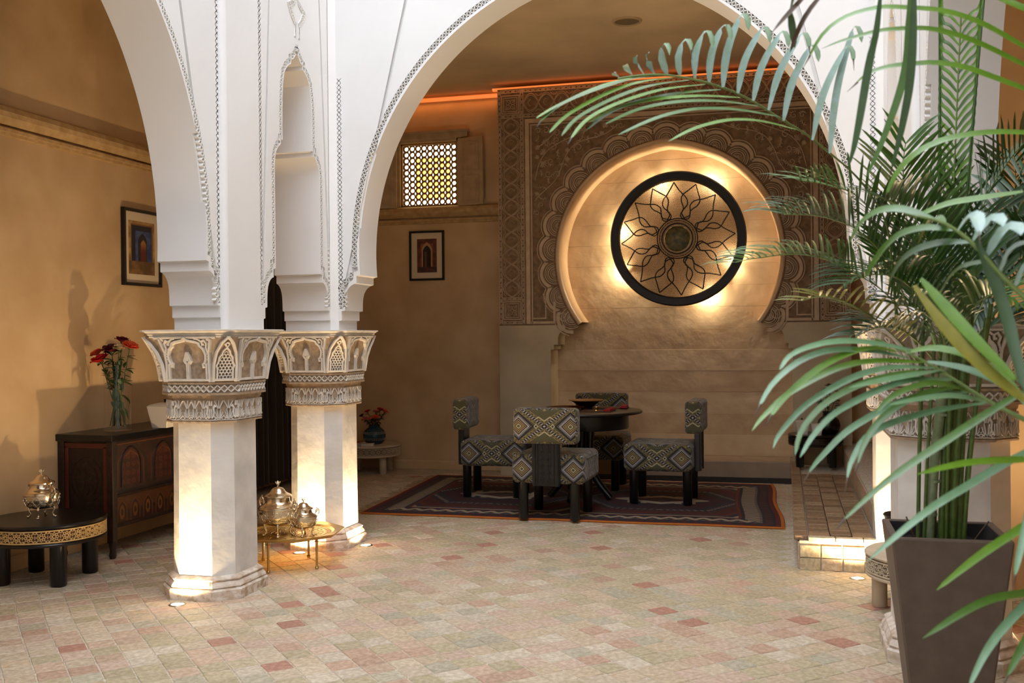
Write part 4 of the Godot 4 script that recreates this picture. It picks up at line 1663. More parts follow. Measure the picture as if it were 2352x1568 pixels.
func build_window() -> void:
	var c := Vector3(-3.665, 3.145, -10.5)
	var w := 0.67
	var h := 0.71
	var g := Geo.new()
	# frame lining the hole and the moulding round it
	for s in [-1.0, 1.0]:
		g.box(c + Vector3(s * (w * 0.5 + 0.0), 0, -0.05), Vector3(0.03, h + 0.05, 0.14))
		g.box(c + Vector3(0, s * h * 0.5, -0.05), Vector3(w + 0.06, 0.03, 0.14))
		g.box(c + Vector3(s * (w * 0.5 + 0.02), 0, 0.012), Vector3(0.035, h + 0.08, 0.03))
	g.box(c + Vector3(0, h * 0.5 + 0.045, 0.02), Vector3(w + 0.22, 0.06, 0.05))
	g.box(c + Vector3(0, h * 0.5 + 0.085, 0.03), Vector3(w + 0.26, 0.022, 0.075))
	var win := struct("window_1", g, M.shutter_paint, "small window with a pierced wooden screen glowing yellow and two open shutters")
	g = Geo.new()
	for s in [-1.0, 1.0]:
		g.box(c + Vector3(s * (w * 0.5 - 0.022), 0, -0.035), Vector3(0.022, h - 0.03, 0.05))
		g.box(c + Vector3(0, s * (h * 0.5 - 0.022), -0.035), Vector3(w - 0.03, 0.022, 0.05))
	put("inner_frame", g, M.screen_wood, win)
	# pierced screen: nine by ten round holes, a pane of coloured glass behind each
	g = Geo.new()
	var nx := 9
	var ny := 10
	var px := (w - 0.065) / nx
	var py := (h - 0.065) / ny
	for i in nx:
		for j in ny:
			var p := c + Vector3((i - (nx - 1) * 0.5) * px, (j - (ny - 1) * 0.5) * py, -0.065)
			g.holed(px, px * 0.325, 0.022, Transform3D(Basis.IDENTITY, p), 14, py)
	put("pierced_screen", g, M.screen_wood, win)
	for i in nx:
		for j in ny:
			var p := c + Vector3((i - (nx - 1) * 0.5) * px, (j - (ny - 1) * 0.5) * py, -0.063)
			var pane := Geo.new()
			pane.lathe([Vector2(0.001, 0.002), Vector2(px * 0.327, 0.0)], 14, Transform3D(Basis(Vector3.RIGHT, PI / 2), p))
			var white := i < 2 or i > 7 or j > 7 or (j == 0)
			put("pane", pane, M.window_white if white else M.window_yellow, win)
	# two shutters folded back against the wall
	for s in [-1.0, 1.0]:
		var sh := Geo.new()
		var sw := 0.30
		var bs := Basis(Vector3.UP, -0.22 * s)
		var o := c + Vector3(s * (w * 0.5 + 0.012), 0.0, 0.045)
		var at := func(x: float, y: float, z: float) -> Vector3: return o + bs * Vector3(s * x, y, z)
		sh.rbox(at.call(sw * 0.5, 0, 0), Vector3(sw, h, 0.026), 0.003, 1, bs)
		var m := put("shutter", sh, M.shutter_paint, win)
		for e in [[0.165, 0.31], [-0.175, 0.28]]:
			var pn := Geo.new()
			for q in [-1.0, 1.0]:
				pn.rbox(at.call(sw * 0.5 + q * 0.095, e[0], 0.015), Vector3(0.016, e[1], 0.012), 0.003, 1, bs)
				pn.rbox(at.call(sw * 0.5, e[0] + q * e[1] * 0.5, 0.015), Vector3(0.205, 0.016, 0.012), 0.003, 1, bs)
			pn.rbox(at.call(sw * 0.5, e[0], 0.014), Vector3(0.13, e[1] - 0.09, 0.008), 0.003, 1, bs)
			put("panel", pn, M.shutter_paint, m)
	var l := AreaLight3D.new()
	l.name = "window_light"
	l.area_size = Vector2(0.6, 0.64)
	l.area_range = 10.0
	l.area_attenuation = 2.0
	l.light_color = Color(1.0, 0.84, 0.45)
	l.light_energy = 0.10
	l.shadow_enabled = true
	add_child(l)
	l.position = c + Vector3(0, 0, -0.02)
	l.rotation = Vector3(0, PI, 0)


func build_speaker() -> void:
	var t := thing("ceiling_speaker", "round flush speaker grille in the ceiling above the table", "speaker", Vector3(-1.23, 3.98, -8.47))
	var g := Geo.new()
	g.lathe([Vector2(0.100, -0.004), Vector2(0.104, -0.014), Vector2(0.120, -0.012), Vector2(0.126, 0.0)], 40)
	put("rim", g, M.speaker_rim, t)
	g = Geo.new()
	g.lathe([Vector2(0.001, -0.003), Vector2(0.102, -0.005)], 40)
	put("grille", g, M.grille, t)


func build_curtain() -> void:
	var t := thing("curtain", "dark brown floor-length curtain hanging in the doorway behind the columns", "curtain", Vector3(-4.545, 0.09, -8.9))
	var g := Geo.new()
	var n := 96
	var rows := 10
	var grid := []
	for j in rows + 1:
		var row := []
		var y := 2.32 * j / rows
		for i in n + 1:
			var u := i / float(n)
			var amp := 0.026 + 0.014 * (1.0 - j / float(rows))
			var x := amp * sin(u * TAU * 11.0 + 0.7 * sin(u * 9.0) + j * 0.05) + 0.012 * sin(u * 23.0)
			row.append(Vector3(x, y, 0.66 - 1.32 * u))
		grid.append(row)
	var st := SurfaceTool.new()
	st.begin(Mesh.PRIMITIVE_TRIANGLES)
	st.set_smooth_group(0)
	for j in rows:
		for i in n:
			for q in [grid[j][i], grid[j + 1][i + 1], grid[j][i + 1], grid[j][i], grid[j + 1][i], grid[j + 1][i + 1]]:
				st.add_vertex(q)
	st.generate_normals()
	st.set_material(M.curtain_cloth)
	var mi := MeshInstance3D.new()
	mi.name = "cloth"
	mi.mesh = st.commit()
	t.add_child(mi, true)
	g.tube([Vector3(0.02, 2.335, 0.74), Vector3(0.02, 2.335, -0.74)], 0.016, 10)
	put("rod", g, M.bronze_dark, t)


# ------------------------------------------------------------------ framed photographs of doorways
func doorway_image(wide: int, high: int, blue: bool) -> ImageTexture:
	var im := Image.create(wide, high, false, Image.FORMAT_RGB8)
	var nz := FastNoiseLite.new()
	nz.seed = 5 if blue else 8
	nz.frequency = 0.02
	nz.fractal_octaves = 4
	for y in high:
		for x in wide:
			var u := (x + 0.5) / wide
			var v := 1.0 - (y + 0.5) / high
			var k := nz.get_noise_2d(x, y)
			var c: Color
			if blue:
				c = Color(0.74, 0.60, 0.38).lerp(Color(0.50, 0.36, 0.22), clampf(0.5 + k, 0, 1))
				if v > 0.23 and u > 0.08 and u < 0.93 and v < 0.95:
					c = Color(0.50, 0.33, 0.17)
				if v > 0.235 and u > 0.12 and u < 0.88 and v < 0.92:
					c = Color(0.14, 0.21, 0.42).lerp(Color(0.26, 0.34, 0.52), clampf(0.5 + k * 1.3, 0, 1))
					if u < 0.26 or v > 0.82:
						c = Color(0.09, 0.11, 0.18)
				var d := arch_in(u, v, 0.53, 0.17, 0.62, 0.24)
				if d > 0:
					c = Color(0.15, 0.13, 0.16)
				if arch_in(u, v, 0.56, 0.105, 0.56, 0.24) > 0:
					c = Color(0.62, 0.40, 0.22).lerp(Color(0.36, 0.14, 0.07), smoothstep(0.60, 0.42, v))
				if v < 0.25:
					c = Color(0.52, 0.38, 0.22).lerp(Color(0.38, 0.27, 0.17), clampf(0.5 + k * 1.6, 0, 1))
			else:
				c = Color(0.46, 0.25, 0.19).lerp(Color(0.33, 0.17, 0.13), clampf(0.5 + k * 1.4, 0, 1))
				if u > 0.18 and u < 0.82 and v < 0.86:
					c = Color(0.58, 0.38, 0.27).lerp(Color(0.48, 0.29, 0.21), clampf(0.5 + k, 0, 1))
				if arch_in(u, v, 0.5, 0.26, 0.66, 0.16) > 0:
					c = Color(0.72, 0.53, 0.38)
				if arch_in(u, v, 0.5, 0.20, 0.62, 0.16) > 0:
					c = Color(0.12, 0.085, 0.085).lerp(Color(0.44, 0.30, 0.22), clampf(1.0 - absf(u - 0.43) * 9.0, 0, 0.85) * (1.0 if v < 0.62 else 0.2))
				if v < 0.17:
					c = Color(0.24, 0.15, 0.17).lerp(Color(0.36, 0.22, 0.17), clampf(0.5 + k * 2.0, 0, 1) * 0.8)
			im.set_pixel(x, y, c)
	return ImageTexture.create_from_image(im)


# inside a pointed doorway of half width w, springing at height s, standing on f
func arch_in(u: float, v: float, cu: float, w: float, s: float, f: float) -> float:
	if v < f:
		return -1.0
	var du := absf(u - cu)
	if v < s:
		return w - du
	return w - du - pow((v - s) / (w * 0.95), 2.0) * w


func picture(at: Vector3, turn: float, w: float, h: float, tilt: float, blue: bool, label: String) -> void:
	var t := thing("framed_picture", label, "picture", at, turn, "")
	t.rotation.z = tilt
	var g := Geo.new()
	var b := 0.022
	for s in [-1.0, 1.0]:
		g.rbox(Vector3(s * (w - b) * 0.5, 0, 0.016), Vector3(b, h, 0.032), 0.003, 1)
		g.rbox(Vector3(0, s * (h - b) * 0.5, 0.016), Vector3(w - b, b, 0.032), 0.003, 1)
	put("frame", g, M.frame_black, t)
	g = Geo.new()
	g.box(Vector3(0, 0, 0.008), Vector3(w - 0.03, h - 0.03, 0.01))
	put("mount", g, M.mount_card, t)
	g = Geo.new()
	var x := w * 0.5 - 0.085 if not blue else w * 0.5 - 0.072
	var y := h * 0.5 - 0.085
	g.quad(Vector3(-x, -y, 0.0135), Vector3(x, -y, 0.0135), Vector3(x, y, 0.0135), Vector3(-x, y, 0.0135), Vector2(0, 1), Vector2(1, 1), Vector2(1, 0), Vector2(0, 0))
	var m := StandardMaterial3D.new()
	m.resource_name = "photograph"
	m.albedo_texture = doorway_image(120, 170, blue)
	m.roughness = 0.5
	put("print", g, m, t)


func build_pictures() -> void:
	picture(Vector3(-4.579, 2.078, -6.683), PI / 2, 0.462, 0.558, 0.0, true, "black-framed photo of a blue arched doorway on the left gallery wall")
	picture(Vector3(-3.69, 2.277, -10.499), 0.0, 0.392, 0.530, 0.0, false, "black-framed photo of a reddish arched doorway under the latticed window")


# ------------------------------------------------------------------ small builders shared by several things
func line_of(pts: Array, step := 0.02, ease := 0.17) -> Array:
	var cv := Curve3D.new()
	for q in pts:
		cv.add_point(q)
	for i in pts.size():
		var tg: Vector3 = (pts[mini(i + 1, pts.size() - 1)] - pts[maxi(i - 1, 0)]) * ease
		cv.set_point_in(i, -tg)
		cv.set_point_out(i, tg)
	cv.bake_interval = step
	var out := []
	for q in cv.get_baked_points():
		out.append(q)
	return out


# carved band on a drum of radius r between two heights: rosettes of arcs and crossed diagonals
func drum_band(g: Geo, r: float, y0: float, y1: float, w: float, h: float) -> void:
	var H := y1 - y0
	var n := int(round(TAU * r / H))
	var on := func(u: float, y: float, hh: float) -> Vector3:
		var a := u / r
		return Vector3(cos(a) * (r + hh), y, -sin(a) * (r + hh))
	var len := TAU * r / n
	for k in n:
		var u0 := len * k
		var c := Vector2(u0 + len * 0.5, (y0 + y1) * 0.5)
		var q := H * 0.5
		for s in 8:
			var a := TAU * s / 8
			var v := Vector2(cos(a), sin(a))
			g.stroke([c + v * q * 0.22, c + v.rotated(0.45) * q * 0.50, c + v * q * 0.78], w, h, on)
			g.stroke([c + v * q * 0.22, c + v.rotated(-0.45) * q * 0.50, c + v * q * 0.78], w, h, on)
		for s in [-1.0, 1.0]:
			for e in [-1.0, 1.0]:
				var k2 := c + Vector2(s * len * 0.5, e * q)
				g.stroke([k2 - Vector2(s * len * 0.20, 0), k2 - Vector2(s * q * 0.26, e * q * 0.26), k2 - Vector2(0, e * q * 0.45)], w, h, on)
				g.stroke([k2, k2 - Vector2(s * q * 0.42, e * q * 0.42)], w, h, on)
		g.stroke([Vector2(u0, y0 + q * 0.7), Vector2(u0, y1 - q * 0.7)], w, h, on)
	for y in [y0, y1]:
		var ring := []
		for k in 73:
			ring.append(Vector2(TAU * r * k / 72, y))
		g.stroke(ring, w * 1.9, h * 1.15, on)


func round_low_table(called: String, label: String, at: Vector3, r: float, top: float, band: float, leg_r: float, legs_at: float, turn: float, skin: Material, ground: Material, relief: Material, group := "") -> Node3D:
	var t := thing(called, label, "table", at, turn, group)
	var g := Geo.new()
	g.lathe([Vector2(0.001, top - 0.022), Vector2(r - 0.01, top - 0.022), Vector2(r, top - 0.016), Vector2(r + 0.002, top - 0.008), Vector2(r - 0.006, top), Vector2(0.001, top + 0.0005)], 72)
	put("tabletop", g, skin, t)
	g = Geo.new()
	var y1 := top - 0.026
	var y0 := y1 - band
	g.lathe([Vector2(r - 0.10, y0 - 0.02), Vector2(r - 0.008, y0 - 0.02), Vector2(r - 0.004, y0 - 0.012), Vector2(r - 0.012, y0), Vector2(r - 0.012, y1), Vector2(r - 0.02, y1 + 0.006)], 72)
	var ap := put("apron", g, ground, t)
	g = Geo.new()
	drum_band(g, r - 0.012, y0 + 0.003, y1 - 0.003, band * 0.062, 0.009)
	put("carved_band", g, relief, ap, "stuff")
	g = Geo.new()
	g.lathe([Vector2(r - 0.02, y0 - 0.026), Vector2(r - 0.004, y0 - 0.022), Vector2(r - 0.002, y0 - 0.012), Vector2(r - 0.008, y0 - 0.004)], 72)
	put("lower_rim", g, skin, ap)
	for k in 4:
		var a := TAU * (k + 0.5) / 4
		g = Geo.new()
		var c := Vector3(cos(a), 0, sin(a)) * legs_at
		g.lathe([Vector2(0.001, 0.0), Vector2(leg_r - 0.006, 0.0), Vector2(leg_r, 0.008), Vector2(leg_r, y0 - 0.018)], 24, Transform3D(Basis.IDENTITY, c))
		put("leg", g, skin, t)
	return t


# lidded footed sugar bowl of chased silver; s scales a bowl 0.29 m high
func sugar_bowl(label: String, at: Vector3, turn: float, s: float, squat: float, feet: int) -> Node3D:
	var t := thing("sugar_bowl", label, "sugar bowl", at, turn, "footed silver sugar bowls")
	var k := func(x: float, y: float) -> Vector2: return Vector2(x, y * squat) * s
	var g := Geo.new()
	g.lathe([k.call(0.001, 0.062), k.call(0.045, 0.062), k.call(0.075, 0.070), k.call(0.094, 0.088), k.call(0.104, 0.112), k.call(0.107, 0.138), k.call(0.108, 0.150), k.call(0.112, 0.153), k.call(0.112, 0.160), k.call(0.106, 0.164), k.call(0.108, 0.168), k.call(0.100, 0.174), k.call(0.082, 0.182), k.call(0.072, 0.192), k.call(0.068, 0.200), k.call(0.067, 0.216), k.call(0.071, 0.220)], 48)
	var body := put("body", g, M.silver_plain, t)
	# chased cartouches round the belly
	g = Geo.new()
	var on := func(u: float, y: float, h: float) -> Vector3:
		var yy := y
		var rr := 0.107 - 0.9 * pow(maxf(0.0, 0.135 - yy), 1.55)
		var a := u / 0.107
		return Vector3(cos(a) * (rr + h), yy * squat, sin(a) * (rr + h)) * s
	for m in 8:
		var c := Vector2(TAU * 0.107 * m / 8, 0.112)
		var ring := []
		for q in 14:
			var a := TAU * q / 14
			ring.append(c + Vector2(cos(a) * 0.019, sin(a) * 0.024) * (1.0 + 0.15 * cos(a * 4)))
		g.stroke(ring, 0.0042, 0.003, on, true)
		for sg in [-1.0, 1.0]:
			var curl := []
			for q in 9:
				var a = PI * 0.5 + sg * q * 0.55
				curl.append(c + Vector2(sg * 0.032, 0.004) + Vector2(cos(a), sin(a)) * 0.012 * (1.0 - q / 11.0))
			g.stroke(curl, 0.0036, 0.003, on)
			g.stroke([c + Vector2(sg * 0.010, -0.030), c + Vector2(sg * 0.026, -0.020), c + Vector2(sg * 0.042, -0.026)], 0.0036, 0.003, on)
		for q in 5:
			var p := c + Vector2(lerpf(-0.04, 0.04, q / 4.0), 0.034)
			g.stroke([p - Vector2(0.003, 0), p + Vector2(0.003, 0)], 0.005, 0.003, on)
	put("chasing", g, M.silver, body, "stuff")
	g = Geo.new()
	g.lathe([k.call(0.071, 0.219), k.call(0.079, 0.222), k.call(0.080, 0.228), k.call(0.074, 0.233), k.call(0.058, 0.240), k.call(0.044, 0.250), k.call(0.037, 0.262), k.call(0.028, 0.271), k.call(0.014, 0.276), k.call(0.004, 0.279)], 40)
	var lid := put("lid", g, M.silver_plain, t)
	g = Geo.new()
	g.lathe([k.call(0.004, 0.276), k.call(0.004, 0.284), k.call(0.009, 0.288), k.call(0.004, 0.292), k.call(0.011, 0.298), k.call(0.007, 0.304), k.call(0.002, 0.312)], 14)
	for q in 4:
		var a := TAU * q / 4
		g.tube(line_of([Vector3(0, 0.292 * squat, 0) * s, Vector3(cos(a) * 0.012, 0.298 * squat, sin(a) * 0.012) * s, Vector3(cos(a) * 0.017, 0.306 * squat, sin(a) * 0.017) * s], 0.004), 0.0028 * s, 5)
	put("finial", g, M.silver_plain, lid)
	for sg in [-1.0, 1.0]:
		g = Geo.new()
		var hp := []
		for q in [[0.104, 0.158], [0.122, 0.172], [0.124, 0.192], [0.132, 0.205], [0.148, 0.204], [0.158, 0.188], [0.153, 0.166], [0.140, 0.150], [0.130, 0.140], [0.126, 0.126], [0.132, 0.114], [0.144, 0.112], [0.148, 0.120]]:
			hp.append(Vector3(q[0] * sg, q[1] * squat, 0) * s)
		g.tube(line_of(hp, 0.006), 0.0046 * s, 7)
		var cu := []
		for q in 9:
			var a := 0.4 + q * 0.75
			cu.append(Vector3((0.136 + cos(a) * 0.013 * (1.0 - q / 10.0)) * sg, (0.186 + sin(a) * 0.013 * (1.0 - q / 10.0)) * squat, 0) * s)
		g.tube(cu, 0.0042 * s, 6)
		g.tube([Vector3(0.134 * sg, 0.205 * squat, 0) * s, Vector3(0.133 * sg, 0.222 * squat, 0) * s], 0.0035 * s, 5)
		put("handle", g, M.silver_plain, t)
	for q in feet:
		var a := TAU * (q + 0.5) / feet
		var v := Vector3(cos(a), 0, sin(a))
		g = Geo.new()
		var fp := []
		for e in [[0.062, 0.080], [0.076, 0.066], [0.076, 0.048], [0.068, 0.030], [0.070, 0.016], [0.080, 0.008]]:
			fp.append((v * e[0] + Vector3(0, e[1] * squat, 0)) * s)
		g.tube(line_of(fp, 0.006), [0.013 * s, 0.0125 * s, 0.012 * s, 0.011 * s, 0.010 * s, 0.009 * s, 0.008 * s, 0.007 * s, 0.006 * s], 8)
		g.dome((v * 0.082 + Vector3(0, 0.008, 0)) * s, Vector3(0.011, 0.008, 0.011) * s, 10, 6)
		put("foot", g, M.silver_plain, t)
	return t


# a rose: rolled petals in three whorls, stem and leaves. at: the bloom's heart; foot: where the stem ends
func rose(label: String, at: Vector3, foot: Vector3, r: float, petal: Material, lean: Vector3, group: String, leaves := 2) -> void:
	var t := thing("rose", label, "flower", at, 0, group)
	var up := lean.normalized()
	var bs := Basis(Quaternion(Vector3.UP, up))
	var rr := RandomNumberGenerator.new()
	rr.seed = int(absf(at.x) * 1000 + absf(at.y) * 7777)
	var g := Geo.new()
	for w in 4:
		var n: int = [3, 4, 5, 6][w]
		for k in n:
			var a := TAU * k / n + w * 0.9 + rr.randf_range(-0.15, 0.15)
			var open: float = [0.10, 0.30, 0.58, 0.85][w]
			var size = r * [0.55, 0.75, 0.95, 1.0][w]
			var rows := []
			for j in 5:
				var v := j / 4.0
				var row := []
				for i in 5:
					var u := i / 2.0 - 1.0
					var half := 1.15 - 0.25 * v
					var ang := a + u * half * (0.85 if v > 0.2 else 0.5) / (1.0 + open * 0.4)
					var rad = size * (0.18 + 0.62 * sin(v * PI * 0.5) * (0.55 + 0.55 * open) + (0.16 * open * v * v if v > 0.7 else 0.0))
					var y = size * (1.05 * v * (1.1 - open * 0.55) - 0.20 * open * v * v * v * 1.6 - 0.12 * u * u * v) - r * 0.35
					row.append(bs * Vector3(cos(ang) * rad, y, sin(ang) * rad))
				rows.append(row)
			for j in 4:
				for i in 4:
					g.quad(rows[j][i], rows[j][i + 1], rows[j + 1][i + 1], rows[j + 1][i])
	put("petals", g, petal, t)
	g = Geo.new()
	var base := up * -r * 0.38
	var f := foot - at
	var mid := base.lerp(f, 0.45) + Vector3(rr.randf_range(-1, 1), 0, rr.randf_range(-1, 1)) * 0.008
	g.tube(line_of([base, mid, f], 0.03), 0.0032, 6)
	g.dome(base + up * 0.002, Vector3.ONE * r * 0.22, 8, 5)
	put("stem", g, M.flower_stem, t)
	for k in leaves:
		g = Geo.new()
		var tt := 0.12 + 0.16 * k
		var p := base.lerp(f, tt)
		var a := rr.randf_range(0, TAU)
		flat_leaf(g, p, Vector3(cos(a), 0.35, sin(a)), r * rr.randf_range(1.1, 1.6), r * 0.75)
		flat_leaf(g, p, Vector3(cos(a + 0.9), -0.1, sin(a + 0.9)), r * rr.randf_range(0.8, 1.2), r * 0.6)
		put("leaf", g, M.flower_leaf, t)


func flat_leaf(g: Geo, p: Vector3, dir: Vector3, len: float, w: float) -> void:
	var d := dir.normalized()
	var s := d.cross(Vector3.UP).normalized()
	var nn := s.cross(d)
	var prev := []
	for j in 6:
		var v := j / 5.0
		var c := p + d * len * v - Vector3.UP * len * 0.25 * v * v
		var h := w * 0.5 * sin(PI * pow(v, 0.75)) + 0.0006
		var row := [c - s * h + nn * h * 0.3, c, c + s * h + nn * h * 0.3]
		if prev:
			g.quad(prev[0], prev[1], row[1], row[0])
			g.quad(prev[1], prev[2], row[2], row[1])
		prev = row


# ------------------------------------------------------------------ the left gallery
func chest_image() -> ImageTexture:
	# painted decoration of the chest's front: three arched panels over a row of small arches
	var W := 480
	var H := 200
	var im := Image.create(W, H, false, Image.FORMAT_RGB8)
	var nz := FastNoiseLite.new()
	nz.seed = 3
	nz.frequency = 0.03
	nz.fractal_octaves = 4
	for y in H:
		for x in W:
			var u := x / float(W) * 4.0
			var v := 1.0 - y / float(H)
			var k := clampf(0.5 + nz.get_noise_2d(x, y) * 1.2, 0, 1)
			var c := Color(0.13, 0.085, 0.06).lerp(Color(0.22, 0.115, 0.07), k)
			var f := fposmod(u, 1.0) - 0.46
			if v > 0.42:
				var vv := (v - 0.46) / 0.50
				var r := 0.30
				var dd := arch_in(f + 0.5, vv, 0.5, r, 0.55, 0.0)
				if dd > 0 and dd < 0.055:
					c = Color(0.40, 0.19, 0.085) if int(floor((f + vv) * 46.0)) % 2 == 0 else Color(0.30, 0.13, 0.07)
				elif dd > 0.055:
					c = Color(0.17, 0.075, 0.05).lerp(Color(0.235, 0.09, 0.055), k)
					var q := Vector2(fposmod(f * 6.0, 1.0) - 0.5, fposmod(vv * 5.0, 1.0) - 0.5)
					if absf(q.length() - 0.26) < 0.07:
						c = Color(0.30, 0.16, 0.08)
					elif q.length() < 0.1:
						c = Color(0.34, 0.13, 0.07)
				elif dd > -0.10 and dd < -0.06:
					c = Color(0.28, 0.15, 0.08)
				if v > 0.96:
					c = Color(0.34, 0.17, 0.08)
			elif v > 0.36:
				c = Color(0.10, 0.07, 0.055)
			else:
				var g2 := fposmod(u * 2.6, 1.0)
				var dd := arch_in(g2, v / 0.36, 0.5, 0.40, 0.45, 0.0)
				if dd > 0 and dd < 0.09:
					c = Color(0.36, 0.22, 0.085)
				elif dd > 0.09:
					c = Color(0.19, 0.085, 0.05)
					var q := Vector2(g2 - 0.5, (v / 0.36 - 0.42) * 0.8)
					if absf(q.length() - 0.14) < 0.05:
						c = Color(0.42, 0.26, 0.10)
				elif v > 0.18:
					c = Color(0.32, 0.19, 0.085).lerp(Color(0.30, 0.15, 0.07), k)
			im.set_pixel(x, y, c)
	return ImageTexture.create_from_image(im)


func build_left_gallery() -> void:
	# carved chest along the wall; its end towards the viewer
	var t := thing("painted_chest", "dark painted wooden chest with arched panels along the left wall", "chest", Vector3(-4.375, 0, -6.55))
	var g := Geo.new()
	var L := 1.58
	g.rbox(Vector3(0, 0.775, 0), Vector3(0.43, 0.045, L + 0.03), 0.006, 2)
	put("top_board", g, M.black_lacquer, t)
	g = Geo.new()
	g.rbox(Vector3(-0.01, 0.47, 0), Vector3(0.375, 0.57, L - 0.04), 0.003, 1)
	put("carcass", g, M.chest_wood, t)
	for x in [-0.18, 0.185]:
		for z in [-0.765, 0.765]:
			g = Geo.new()
			g.rbox(Vector3(x, 0.43, z), Vector3(0.046, 0.66, 0.05), 0.004, 1)
			g.lathe([Vector2(0.001, 0), Vector2(0.018, 0.0), Vector2(0.024, 0.02), Vector2(0.018, 0.05), Vector2(0.026, 0.09), Vector2(0.026, 0.11)], 12, Transform3D(Basis.IDENTITY, Vector3(x, 0, z)))
			put("leg", g, M.chest_wood, t)
	# end panel: red stile frame round a dark field with a carved round
	g = Geo.new()
	var ez := 0.772
	g.rbox(Vector3(0, 0.725, ez), Vector3(0.33, 0.035, 0.016), 0.003, 1)
	g.rbox(Vector3(0, 0.215, ez), Vector3(0.33, 0.05, 0.016), 0.003, 1)
	g.rbox(Vector3(-0.148, 0.47, ez), Vector3(0.034, 0.50, 0.016), 0.003, 1)
	g.rbox(Vector3(0.148, 0.47, ez), Vector3(0.034, 0.50, 0.016), 0.003, 1)
	put("end_frame", g, M.chest_red, t)
	g = Geo.new()
	g.rbox(Vector3(0, 0.47, 0.762), Vector3(0.28, 0.48, 0.012), 0.003, 1)
	var ep := put("end_panel", g, M.dark_wood, t)
	g = Geo.new()
	var ex := Transform3D(Basis.IDENTITY, Vector3(0.0, 0.50, 0.768))
	for r in [0.118, 0.085]:
		var ring := []
		for k in 16:
			ring.append(Vector2(cos(TAU * k / 16) * r, sin(TAU * k / 16) * r * 1.25))
		g.stroke(ring, 0.008, 0.005, ex, true)
	for k in 8:
		var a := TAU * k / 8
		var v := Vector2(cos(a), sin(a) * 1.2)
		g.stroke([v * 0.02, v.rotated(0.3) * 0.05, v * 0.08], 0.010, 0.005, ex)
	put("end_carving", g, M.chest_wood, ep)
	# front, facing the court
	var m := StandardMaterial3D.new()
	m.resource_name = "chest_painting"
	m.albedo_texture = chest_image()
	m.roughness = 0.45
	g = Geo.new()
	var fx := 0.186
	g.quad(Vector3(fx, 0.20, 0.735), Vector3(fx, 0.20, -0.735), Vector3(fx, 0.745, -0.735), Vector3(fx, 0.745, 0.735), Vector2(0, 1), Vector2(1, 1), Vector2(1, 0), Vector2(0, 0))
	var fp := put("front_panel", g, m, t)
	g = Geo.new()
	var fxf := Transform3D(Basis(Vector3(0, 0, -1), Vector3.UP, Vector3(1, 0, 0)), Vector3(fx, 0, 0.735))
	for y in [0.395, 0.205, 0.742]:
		g.stroke([Vector2(0, y), Vector2(1.47, y)], 0.022, 0.010, fxf)
	for k in 4:
		var c := 1.47 * (k + 0.46) / 4.0
		var arch := []
		for q in 13:
			var a := PI * (1.0 - q / 12.0)
			arch.append(Vector2(c + cos(a) * 0.105, 0.575 + sin(a) * 0.125))
		arch.push_front(Vector2(c - 0.105, 0.445))
		arch.append(Vector2(c + 0.105, 0.445))
		g.stroke(arch, 0.014, 0.008, fxf)
	put("front_moulding", g, M.chest_wood, fp)
	# low round black table in front of it, with a gilt carved band
	round_low_table("round_low_table", "low round black table with a gilt carved band at the far left", Vector3(-4.225, 0, -5.215), 0.335, 0.362, 0.072, 0.046, 0.245, deg_to_rad(8), M.black_lacquer, M.gilt_ground, M.gilt)
	sugar_bowl("silver sugar bowl with scroll handles on the low black table", Vector3(-4.245, 0.362, -5.20), deg_to_rad(-22), 0.93, 0.985, 4)
	# glass vase of roses on the chest
	var vb := Vector3(-4.33, 0.7985, -6.05)
	t = thing("glass_vase", "tall clear glass cylinder vase with water on the painted chest", "vase", vb)
	g = Geo.new()
	g.lathe([Vector2(0.001, 0.0), Vector2(0.084, 0.0), Vector2(0.088, 0.004), Vector2(0.088, 0.44)], 40)
	g.lathe([Vector2(0.088, 0.438), Vector2(0.0895, 0.4395), Vector2(0.088, 0.441)], 40)
	put("cylinder", g, M.clear_glass, t)
	g = Geo.new()
	g.lathe([Vector2(0.085, 0.155), Vector2(0.001, 0.1555)], 32)
	put("water", g, M.water, t)
	var kinds := [
		["coral rose at the left edge of the glass vase", Vector3(-0.140, 0.525, 0.03), 0.052, "rose_coral"],
		["bright red rose hanging lowest over the vase's left rim", Vector3(-0.085, 0.488, 0.07), 0.073, "rose_red"],
		["dark red rose behind the bright red one in the glass vase", Vector3(-0.045, 0.535, 0.0), 0.058, "rose_dark"],
		["largest dark crimson rose in the middle of the glass vase", Vector3(-0.010, 0.555, 0.05), 0.073, "rose_dark"],
		["magenta rose at the top of the glass vase bouquet", Vector3(0.035, 0.612, -0.01), 0.057, "rose_magenta"],
		["cream rosebud at the front of the glass vase bouquet", Vector3(0.058, 0.560, 0.06), 0.044, "rose_cream"],
		["orange rose at the right of the glass vase bouquet", Vector3(0.118, 0.572, 0.02), 0.060, "rose_coral"]]
	var i := 0
	for k in kinds:
		var lean: Vector3 = Vector3(k[1].x * 4.0, 1.0, k[1].z * 5.0)
		rose(k[0], vb + k[1], vb + Vector3(-k[1].x * 0.35, 0.03, 0.02 * (i % 3 - 1)), k[2], M[k[3]], lean, "roses in the glass vase", 3)
		i += 1
	# leaves inside the vase
	t = thing("foliage", "green rose leaves and stems pressed inside the glass vase", "leaves", vb)
	var r := RandomNumberGenerator.new()
	r.seed = 19
	for k in 30:
		g = Geo.new()
		var a := r.randf() * TAU
		var rad := r.randf_range(0.02, 0.055)
		flat_leaf(g, Vector3(cos(a) * rad, r.randf_range(0.13, 0.44), sin(a) * rad), Vector3(cos(a) * 0.25, r.randf_range(-0.9, 0.9), sin(a) * 0.25 + 0.01), r.randf_range(0.045, 0.08), r.randf_range(0.028, 0.045))
		put("leaf", g, M.flower_leaf, t)
